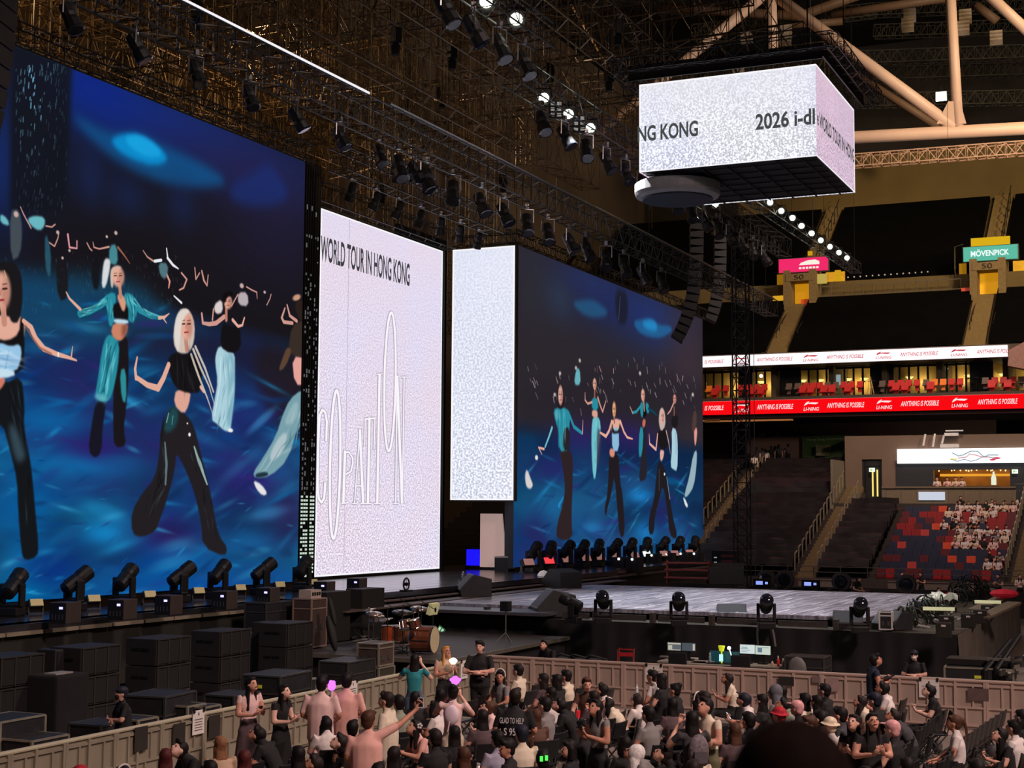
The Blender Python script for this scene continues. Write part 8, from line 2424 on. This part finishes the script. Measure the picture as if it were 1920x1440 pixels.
# pose, crown px, crown py, turn, top, bottom, hair, hair colour, label [, held (kind, label), scale]
CROWD = [
 ('stand_cross', 232, 1287, 55, 'black', 'black', 'cap', 'navy', 'person in black with a dark mask leaning arms crossed behind the left barrier'),
 ('stand_skirt', 468, 1270, 160, 'palepink', 'plum', 'verylong', 'black', 'person in a pale pink top and plum skirt with long hair by the left barrier', ('smartphone', 'smartphone held by the person in the plum skirt')),
 ('stand_skirt', 528, 1284, 175, 'black', 'black', 'long', 'black', 'person in black top and black skirt holding up a white phone by the barrier', ('smartphone', 'white smartphone held by the person in black top and skirt')),
 ('stand_tee', 603, 1267, -75, 'palepink', 'plum', 'short', 'black', 'person in a loose pink tee, left of the pair facing the left barrier'),
 ('stand_tee', 650, 1262, -80, 'pink', 'plum', 'short', 'black', 'person in a loose salmon tee, right of the pair facing the left barrier'),
 ('sit', 311, 1403, -50, 'black', 'black', 'long', 'auburn', 'person with long auburn hair seated near the left barrier, back turned'),
 ('sit_lean', 346, 1391, 60, 'black', 'black', 'short', 'black', 'person with black hair and pale collar leaning beside the auburn-haired one'),
 ('sit', 414, 1380, -30, 'beige', 'black', 'long', 'tan', 'person with light brown long hair and bare shoulders seated below the plum skirt', ('paper', 'white paper sheet held near the light brown haired person')),
 ('sit', 459, 1406, -60, 'black', 'black', 'long', 'auburn', 'person with dark red hair at the bottom left of the seated crowd'),
 ('sit_lean', 493, 1366, 20, 'black', 'black', 'short', 'black', 'person in black leaning forward below the woman in black skirt'),
 ('sit', 152, 1436, -20, 'darkgrey', 'black', 'cap', 'red', 'person in a red cap at the bottom left edge'),
 ('sit', 232, 1436, -20, 'black', 'black', 'bob', 'black', 'person with a white hairband at the bottom edge left of the auburn hair'),
 ('sit_phone', 614, 1346, -40, 'white', 'black', 'long', 'black', 'person in a white tee with long black hair seated behind the men in pink', ('smartphone', 'white smartphone held low by the person in white behind the men in pink')),
 ('sit', 661, 1350, -60, 'black', 'black', 'short', 'black', 'person with black hair seated just right of the salmon tee hem'),
 ('sit_lean', 648, 1380, 40, 'black', 'black', 'short', 'dark', 'person in black with cropped hair seated left of the raised-arm person'),
 ('stand_raise', 691, 1332, -60, 'pink', 'darkgrey', 'short', 'brown', 'person in a pink tee raising one arm with a white phone', ('smartphone', 'white smartphone held up in the raised arm')),
 ('stand_tee', 728, 1297, 10, 'cream', 'black', 'short', 'dark', 'person in a cream tee standing up among the seats behind the raised phone'),
 ('sit', 749, 1303, -30, 'camo', 'black', 'short', 'black', 'person in a patterned shirt seated beside the cream tee'),
 ('stand_photo', 778, 1226, -70, 'teal', 'denim', 'verylong', 'black', 'person in a teal top with very long black hair at the left barrier'),
 ('stand_phone', 834, 1212, 150, 'beige', 'black', 'long', 'blonde', 'person with long blonde hair in a ruffled beige top at the barrier', ('light_stick', 'glowing white light stick held by the blonde person')),
 ('stand_cross', 900, 1200, 100, 'black', 'black', 'short', 'black', 'crew member in a black tee with arms crossed at the barrier corner'),
 ('sit', 778, 1296, -60, 'black', 'black', 'long', 'black', 'person with long black hair seated below the teal top'),
 ('sit', 826, 1291, -50, 'palepink', 'black', 'long', 'black', 'person with long dark hair and pale shoulders seated below the blonde person'),
 ('sit_phone', 820, 1317, 10, 'white', 'black', 'bob', 'black', 'person in white with a bob looking at a phone left of the purple stick', ('smartphone', 'smartphone held by the person with a bob in white')),
 ('stand_photo', 850, 1284, -70, 'palepink', 'cream', 'bun', 'black', 'person in a pink-lit crop top with a white mini backpack, arms raised', ('light_stick', 'glowing purple light stick at the head of the backpack wearer')),  # pink light on the top is put into the cloth colour
 ('sit_phone', 785, 1351, 50, 'pink', 'black', 'long', 'black', 'person with a white flower hair clip holding a phone', ('smartphone', 'smartphone held by the flower clip wearer')),
 ('sit', 817, 1367, -30, 'black', 'black', 'short', 'dark', 'person in a black shirt seated right of the flower clip'),
 ('sit', 853, 1360, -50, 'black', 'black', 'verylong', 'black', 'person with very long black hair seated below the mini backpack'),
 ('sit', 739, 1399, -70, 'black', 'black', 'long', 'black', 'person with long dark hair in front of the raised-arm person, right side'),
 ('sit', 709, 1430, -60, 'black', 'black', 'short', 'black', 'person with dark hair at the bottom edge below the raised-arm person'),
 ('sit', 870, 1400, -40, 'black', 'black', 'long', 'brown', 'person with brown hair and a pale clip at the bottom centre left'),
 ('sit_turn', 938, 1256, 60, 'grey', 'black', 'long', 'black', 'person in a grey top with a headband facing the camera near the barrier corner'),
 ('sit', 973, 1246, 5, 'cream', 'black', 'short', 'black', 'person in a cream tee seated first at the front barrier'),
 ('sit', 1020, 1262, 0, 'plum', 'black', 'long', 'dark', 'person with long dark hair seated left of the pair near the front barrier'),
 ('sit', 1045, 1264, 0, 'black', 'black', 'bob', 'black', 'person with black bob seated behind the pale shirt near the front barrier'),
 ('sit', 1063, 1256, 10, 'cream', 'black', 'short', 'black', 'person in a pale shirt with tousled hair seated near the front barrier'),
 ('sit_turn', 1100, 1269, 80, 'brown', 'black', 'short', 'brown', 'person sipping a red drink facing the camera', ('cup', 'red drink cup held before the face')),
 ('sit_phone', 1135, 1284, 15, 'white', 'black', 'short', 'black', 'person in white and black seated left of the empty chair back'),
 ('sit', 1114, 1295, -30, 'plum', 'black', 'long', 'dark', 'person with long dark brown hair behind the girl in black shorts', ('smartphone', 'lit smartphone held low left of the girl in black shorts')),
 ('stand_shorts', 1122, 1312, 60, 'grey', 'black', 'long', 'black', 'girl in a grey top and black shorts standing with a flower-lit phone', ('smartphone', 'lit smartphone with a flower-shaped grip in the standing girl’s hands')),
 ('sit_lean', 1147, 1311, 20, 'cream', 'black', 'bob', 'black', 'person in a cream top leaning just right of the standing girl in shorts'),
 ('stand_tee', 966, 1291, -80, 'black', 'black', 'short', 'dark', 'crew member in a black tee with white lettering on the back'),
 ('sit', 1023, 1307, 5, 'grey', 'black', 'short', 'black', 'person in a grey tee in profile right of the lettered black tee'),
 ('sit', 1034, 1288, 0, 'white', 'black', 'long', 'black', 'person with long hair and white top behind the grey tee'),
 ('sit_lean', 1058, 1313, 10, 'black', 'black', 'short', 'black', 'person in black leaning down right of the grey tee'),
 ('sit', 979, 1360, -40, 'cream', 'black', 'cap', 'navy', 'person in a cream shirt wearing a black cap with a white stripe'),
 ('sit', 934, 1369, -30, 'lavender', 'black', 'short', 'black', 'person in a lavender tee at the bottom centre left'),
 ('sit_turn', 952, 1384, 20, 'black', 'black', 'short', 'black', 'person in black between the lavender tee and the cap'),
 ('sit_turn', 1068, 1387, 10, 'black', 'black', 'bob', 'black', 'person with a warm-lit face looking left at the bottom centre'),
 ('sit', 1018, 1406, -60, 'black', 'black', 'short', 'black', 'person with a green-lit hair clip at the bottom centre'),
 ('sit_phone', 922, 1316, 40, 'palepink', 'black', 'bun', 'brown', 'person in pale pink holding a phone left of the lettered black tee', ('smartphone', 'smartphone held left of the lettered black tee')),
 ('sit', 1225, 1256, 10, 'white', 'black', 'short', 'black', 'person in a white shirt with a black strap seated before the barrier notice'),
 ('sit', 1241, 1262, 0, 'black', 'black', 'bob', 'black', 'person hidden behind the white shirt before the barrier notice'),
 ('sit', 1267, 1281, 10, 'black', 'black', 'bun', 'black', 'person in black with a hair bun right of the white shirt'),
 ('sit_lean', 1200, 1306, -30, 'white', 'black', 'short', 'dark', 'person in a white tee folded forward in a seat'),
 ('sit', 1217, 1324, -20, 'grey', 'black', 'short', 'black', 'person in a grey and white raglan tee with red collar'),
 ('sit', 1261, 1308, -40, 'plum', 'black', 'verylong', 'black', 'person with very long dark hair seated behind the raglan tee'),
 ('sit', 1308, 1299, -20, 'black', 'black', 'long', 'black', 'person with black hair and headband near the cream tee'),
 ('sit', 1322, 1296, -10, 'black', 'black', 'short', 'dark', 'person with tousled dark hair behind the standing cream tee'),
 ('sit_phone', 1370, 1264, 25, 'cream', 'black', 'long', 'dark', 'person in a cream sleeve with long hair holding a phone against the barrier', ('smartphone', 'white smartphone held against the front barrier')),
 ('stand_photo', 1297, 1333, -50, 'darkgrey', 'plum', 'long', 'black', 'person with long black hair wearing a grey patterned backpack'),
 ('stand_phone', 1328, 1309, 60, 'cream', 'olive', 'short', 'black', 'person standing in a cream tee and olive shorts with a red-lit face', ('smartphone', 'smartphone held by the person in olive shorts')),
 ('sit', 1302, 1393, -60, 'cream', 'black', 'verylong', 'dark', 'person with a pale headband at the bottom right of centre'),
 ('sit_lean', 1200, 1400, 20, 'grey', 'black', 'hood', 'white', 'person in a white hood bending at the bottom centre'),
 ('sit_lean', 1255, 1402, 20, 'black', 'black', 'short', 'dark', 'person with dark hair bowed over a phone at the bottom', ('smartphone', 'smartphone below the bowed dark head')),
 ('sit', 1172, 1380, -30, 'black', 'black', 'bob', 'black', 'person with a dark bob left of the white hood'),
 ('sit', 1378, 1355, -50, 'plum', 'black', 'long', 'brown', 'person with brown hair seated left of the near blurred head'),
 ('sit_phone', 1402, 1302, 15, 'white', 'black', 'cap', 'navy', 'person in a dark cap and white tee with a strap lit by a phone', ('smartphone', 'lit smartphone of the person in the dark cap')),
 ('sit', 1430, 1301, 0, 'black', 'black', 'long', 'black', 'person with long black hair right of the dark cap'),
 ('sit', 1454, 1285, 5, 'grey', 'black', 'hood', 'grey', 'person in a grey hood before the front barrier'),
 ('sit', 1466, 1285, -10, 'black', 'black', 'long', 'black', 'person with long black hair tucked behind the grey hood'),
 ('sit_lean', 1477, 1313, 10, 'camo', 'black', 'short', 'black', 'person in a mottled shirt leaning behind the red hat'),
 ('sit', 1463, 1327, -20, 'beige', 'black', 'hat', 'red', 'person in a red knit hat above the near blurred head'),
 ('sit', 1496, 1314, -10, 'black', 'black', 'cap', 'pink', 'person in a small pink cap right of the mottled shirt'),
 ('sit', 1510, 1299, -20, 'cream', 'black', 'verylong', 'black', 'person with very long black hair and cream back before the barrier'),
 ('sit', 1533, 1303, -20, 'black', 'black', 'long', 'black', 'person with long black hair right of the cream back'),
 ('sit', 1548, 1282, 0, 'black', 'black', 'short', 'black', 'person in a black tee seated alone against the front barrier'),
 ('sit_turn', 1519, 1341, 10, 'palepink', 'black', 'short', 'brown', 'person in a pale pink tee looking left behind the near blurred head'),
 ('sit', 1540, 1332, -10, 'black', 'black', 'short', 'black', 'person with dark hair left of the beige hat'),
 ('sit', 1558, 1346, -30, 'white', 'black', 'hat', 'cream', 'person in a beige bucket hat with a pale bag'),
 ('sit', 1577, 1325, 5, 'darkgrey', 'black', 'short', 'black', 'person in charcoal tee left of the two women taking a selfie'),
 ('sit_phone', 1620, 1306, 15, 'cream', 'black', 'long', 'dark', 'person with glasses and pale top behind the two women taking a selfie', ('cup', 'red cup held behind the selfie pair')),
 ('sit', 1642, 1299, -10, 'black', 'black', 'cap', 'navy', 'person in a dark cap behind the white shirt with a strap'),
 ('sit_phone', 1662, 1281, 10, 'white', 'black', 'short', 'black', 'person in a white shirt and black strap with hands at the mouth'),
 ('stand_phone', 1604, 1340, 75, 'black', 'black', 'long', 'dark', 'woman with loose dark hair, left of the two taking a selfie', ('smartphone', 'smartphone held between the two women taking a selfie')),
 ('stand_phone', 1633, 1337, 120, 'black', 'black', 'verylong', 'black', 'woman in a black dress with long hair, right of the two taking a selfie'),
 ('stand_skirt', 1622, 1436, 100, 'rose', 'rose', 'bob', 'black', 'person in a rose garment cut off by the bottom edge below the selfie pair'),
 ('sit_lean', 1684, 1334, 10, 'darkgrey', 'black', 'short', 'dark', 'person with dark hair leaning behind the pink cap at right'),
 ('sit', 1675, 1351, -10, 'black', 'black', 'cap', 'pink', 'person in a pale pink cap right of the selfie pair'),
 ('sit', 1658, 1352, -20, 'black', 'black', 'short', 'black', 'person with black hair left of the pale pink cap at right'),
 ('sit_phone', 1749, 1286, 25, 'black', 'black', 'short', 'black', 'person in a black tee alone at the row end reading a phone', ('smartphone', 'white smartphone read at the end of the empty row')),
 ('sit', 1791, 1340, 20, 'white', 'black', 'pony', 'brown', 'person with a ponytail and striped white sleeves in the empty rows'),
 ('sit_phone', 1883, 1367, 35, 'black', 'black', 'verylong', 'black', 'person with very long black hair and a pink-lit face at lower right', ('smartphone', 'smartphone in the lap at lower right')),
 ('sit', 1902, 1349, -10, 'white', 'black', 'bun', 'black', 'person in white with a bun at the right edge'),
 ('sit', 1917, 1330, -10, 'black', 'black', 'long', 'black', 'person with black hair cut by the right edge'),
 ('stand_phone', 1636, 1227, -150, 'navy', 'navy', 'short', 'black', 'crew member in navy holding a tablet at the front barrier', ('tablet', 'dark tablet held by the crew member in navy')),
 ('stand_cross', 1715, 1219, 85, 'black', 'black', 'cap', 'navy', 'crew member in black with a white mask leaning behind the front barrier'),
 ('sit_lean', 1023, 1203, 70, 'black', 'black', 'short', 'dark', 'crew member in dark clothes crouching by the black drape'),
 ('sit', 1701, 1420, -40, 'black', 'black', 'long', 'black', 'person with black hair and pale shoulder line at the bottom right'),
 ('sit', 1832, 1424, -40, 'black', 'black', 'short', 'black', 'person with dark hair at the bottom edge right of the empty rows'),
 ('sit', 1300, 1425, -60, 'plum', 'black', 'short', 'dark', 'person with dark hair at the bottom edge below the pale headband'),
 ('sit', 395, 1425, -30, 'black', 'black', 'bob', 'black', 'person with black hair at the bottom edge below the light brown hair'),
 ('sit', 560, 1398, -40, 'black', 'black', 'long', 'black', 'person with black hair seated below the empty chair backs at left'),
 ('sit_lean', 600, 1420, 30, 'black', 'black', 'short', 'dark', 'person bowed over their hands at the bottom left of centre'),
 ('sit', 905, 1330, -40, 'plum', 'black', 'long', 'black', 'person with black hair left of the silver bag'),
 ('sit', 1095, 1350, -20, 'black', 'black', 'short', 'black', 'person with dark hair seated left of the shorts girl’s waist'),
 ('sit', 1005, 1330, -30, 'brown', 'black', 'verylong', 'brown', 'person with long brown hair just right of the lettered black tee'),
 ('sit', 1405, 1335, -30, 'black', 'black', 'short', 'black', 'person with short black hair below the dark cap'),
 ('sit', 1440, 1350, -20, 'black', 'black', 'long', 'black', 'person with black hair left of the red knit hat'),
]
for k, row in enumerate(CROWD):
 pk, px, py, deg, top, bot, hair, hc, label = row[:9]
 if pk.startswith('sit') and abs(deg) < 45:
  deg = deg * .8 - 6
 sc = 1.14 * (1.0 if hair in ('short', 'cap', 'hood') else .96) * (1 + .02 * math.sin(k * 2.3))
 rz = d2r(deg)
 loc = head_to_root(pk, px, py, 0, rz, sc)
 if 'behind the front barrier' in label:
  p = at(px, py, X=34.85)
  sc = p.z / BODY[pk]['top'].z
  loc = Vector((34.85, p.y, 0))
 if 'behind the left barrier' in label:
  p = at(px, py, Y=16.8)
  sc = p.z / BODY[pk]['top'].z
  loc = Vector((p.x, 16.8, 0))
 o = body(pk, loc, rz, label, top, bot, hair, hc, k, sc, 'people on the floor', 'white' if k % 3 else 'black')
 if pk.startswith('sit') and 'crew' not in label:
  place_chair(loc.x, loc.y - .02, rz, 'black event chair with a person sitting on it', 'occupied chairs on the floor')
 else:
  SPOTS.append((loc.x, loc.y))
 if len(row) > 9:
  kind, lab = row[9]
  held(kind, o, pk, lab, {'smartphone': 'phone', 'light_stick': 'light stick', 'cup': 'cup', 'tablet': 'tablet', 'paper': 'paper'}[kind])
 if 'lettering on the back' in label:
  q = MB(); R = Matrix.Rotation(rz, 4, 'Z')
  def bk(x, z):
   return Vector((x, -.172, z))
  add_text(q, 'GLAD TO HELP', bk(-.17, 1.24), bk(.17, 1.24), bk(-.17, 1.32), 0, .01); add_text(q, 'S 952', bk(-.11, 1.08), bk(.11, 1.08), bk(-.11, 1.18), 0, .01)
  tx = q.build('back_print', mat('print_white', (226, 218, 216), .7, 0, .05), o)
  tx['label'] = 'white block letters on the back'
 if 'flower hair clip' in label:
  q = MB()
  H = BODY[pk]['H']
  for j in range(5):
   q.ball(H @ V(-.09, -.03 + .028 * math.cos(j * 1.257), .06 + .028 * math.sin(j * 1.257)), .018, 8, 5)
  q.build('flower_clip', WHITEP, o)
 if 'green-lit' in label:
  q = MB(); H = BODY[pk]['H']
  q.box(H @ V(-.03, -.13, .05), (.035, .02, .06)); q.box(H @ V(.03, -.13, .06), (.035, .02, .06)); q.build('hair_clip', glow('clip_green', (90, 255, 90), 1.2), o)
 if 'mask' in label:
  q = MB(); H = BODY[pk]['H']; q.ball(H @ V(0, .06, -.05), (.06, .05, .045), 10, 7, H.to_3x3()); q.build('face_mask', WHITEP if 'white mask' in label else mat('mask_dark', (46, 22, 26), .8), o, smooth=True)
 if ('headband' in label or 'hairband' in label) and 'below' not in label:
  q = MB(); H = BODY[pk]['H']
  q.path([H @ V(.094 * math.cos(a), -.02, .03 + .115 * math.sin(a)) for a in np.linspace(-.2, PI + .2, 14)], .012, 6); q.build('headband', WHITEP, o)
 if 'white mini backpack' in label:
  t = thing('mini_backpack', 'white mini backpack worn by the person with the purple light stick', 'bag', tuple(o.location + Matrix.Rotation(rz, 3, 'Z') @ Vector((0, -.22, 1.22))), rz)
  q = MB(); q.ball((0, 0, .14), (.13, .07, .17), 12, 8); q.build('body', mat('bag_white', (236, 214, 226), .6), t, smooth=True)
  q = MB(); q.path([(0, 0, .3), (.03, 0, .36), (-.03, 0, .36), (0, 0, .3)], .012, 5); q.bar((-.02, -.07, .05), (-.05, -.08, -.12), .012); q.build('handle', mat('bag_white', (236, 214, 226), .6), t)
 if 'patterned backpack' in label:
  t = thing('backpack', 'grey patterned backpack on the person with long black hair', 'bag', tuple(o.location + Matrix.Rotation(rz, 3, 'Z') @ Vector((0, -.22, 1.12))), rz)
  q = MB(); q.ball((0, 0, .2), (.16, .09, .24), 12, 8); q.build('body', mat('bag_pattern', (112, 102, 106), .8, 0, var=.5, scale=25), t, smooth=True)
  q = MB(); q.box((0, -.08, .12), (.2, .04, .16)); q.build('pocket', mat('bag_pocket', (86, 78, 84), .8), t)
# empty chairs: the two rows by the aisle at right, and gaps left in the crowd
def empty(px, py, deg, label, group):
 p = at(px, py, Z=.92)
 rz = d2r(deg)
 c = Vector((p.x, p.y, 0)) + Matrix.Rotation(rz, 3, 'Z') @ Vector((0, .24, 0))
 if all((c.x - a) ** 2 + (c.y - b2) ** 2 > .16 for a, b2 in SPOTS):
  place_chair(c.x, c.y, rz, label, group)
for k in range(11):
 f = k / 10
 empty(1766 - 80 * f, 1329 + 46 * f + 26 * f * f, -4, 'empty black chair in the sloping row left of the ponytailed person', 'empty chairs, row left of the aisle')
for k in range(13):
 f = k / 12
 empty(1877 - 118 * f, 1332 + 62 * f + 30 * f * f, -4, 'empty black chair in the sloping row between ponytail and right edge', 'empty chairs, row right of the aisle')
for px, py in ((1262, 1296), (1138, 1291), (1086, 1288), (1005, 1282), (1070, 1334), (1160, 1352), (1220, 1370), (1385, 1322), (1426, 1322), (1610, 1318), (1690, 1310), (905, 1302), (880, 1312), (512, 1392), (552, 1385), (470, 1430), (880, 1420), (1110, 1408), (1160, 1420), (1360, 1400), (1380, 1380), (1900, 1410), (1870, 1424), (930, 1320), (960, 1340), (760, 1380), (1040, 1360), (1130, 1370), (1290, 1360), (1720, 1400), (1690, 1420), (540, 1430), (650, 1425), (1010, 1370)):
 empty(px, py, -4, 'empty black chair standing in a gap of the seated crowd', 'empty chairs among the crowd')
# loose things among the seats
t = thing('silver_bag', 'crumpled silver bag glinting among the seats at centre left', 'bag', tuple(head_to_root('sit', 893, 1366, 0, 0)))
q = MB(); q.ball((0, 0, .62), (.2, .16, .15), 10, 7); q.build('body', mat('bag_silver', (190, 186, 182), .25, .6, var=.4, scale=14, bump=.6), t, smooth=True)
q = MB(); q.box((0, 0, .28), (.36, .34, .5)); q.build('support', BLACKF, t)
t = thing('white_bag', 'small white bag hanging at the waist of the selfie pair', 'bag', tuple(at(1652, 1410, Z=.9)))
q = MB(); q.ball((0, 0, 0), (.07, .05, .1), 10, 7); q.build('body', WHITEP, t, smooth=True)
q = MB(); q.path([(0, 0, .1), (.04, 0, .3), (.02, 0, .5)], .008, 5); q.build('strap', WHITEP, t)
for k, (px, py) in enumerate(((1836, 1404), (1842, 1388), (1860, 1412), (1792, 1424), (1806, 1410), (1758, 1402))):
 p = at(px, py, Z=.12)
 t = thing('carrier_bag', 'small bag or bundle left on the floor by the empty chairs, %s' % ORD[k], 'bag', (p.x, p.y, 0), k * .7)
 q = MB(); q.ball((0, 0, .14), (.14, .1, .15), 8, 6); q.build('body', mat('bag_mix_%d' % (k % 3), ((190, 178, 168), (120, 108, 100), (62, 58, 60))[k % 3], .7), t, smooth=True)
 q = MB(); q.path([(-.05, 0, .26), (0, 0, .36), (.05, 0, .26)], .008, 5); q.build('handle', BLACK, t)
# water bottle by the notice and purple stick between the men in pink
p = at(622, 1284, Z=1.5)
t = thing('light_stick', 'purple lit light stick between the two men in pink', 'light stick', at(622, 1292, Y=13.3))
q = MB(); q.ball((0, 0, .05), (.07, .07, .08), 12, 8); q.ball((.05, 0, .1), .04, 8, 5); q.ball((-.03, 0, .12), .035, 8, 5); q.build('glow_head', glow('stick_purple', (206, 110, 255), 1.6), t, smooth=True)
q = MB(); q.lathe([(.018, -.25), (.02, -.02)], (0, 0, 0), None, 8); q.build('handle', WHITEP, t)
t = thing('water_bottle', 'clear water bottle held up in front of the white shirt', 'bottle', tuple(at(1194, 1294, X=30.6)))
q = MB(); q.lathe([(.03, -.1), (.033, .05), (.014, .09)], (0, 0, 0), None, 10); q.build('body', mat('bottle_pet', (210, 214, 218), .15), t)
q = MB(); q.lathe([(.016, .09), (.016, .115)], (0, 0, 0), None, 8); q.build('cap', WHITEP, t)
# the spectator right in front of the camera
near = body('sit', (2.02, .55, 3.06), -PI / 2 + .35, 'person with dark hair right in front of the camera, out of focus', 'black', 'black', 'bob', 'soft', 1, 1.04)
p = at(1484, 1372, X=2.1)
tz = BODY['sit']['top'].z * 1.04
o_ = Matrix.Rotation(near.rotation_euler.z, 3, 'Z') @ Vector((0, BODY['sit']['top'].y, 0))
near.location = (p.x - o_.x, p.y - o_.y, p.z - tz + .012)
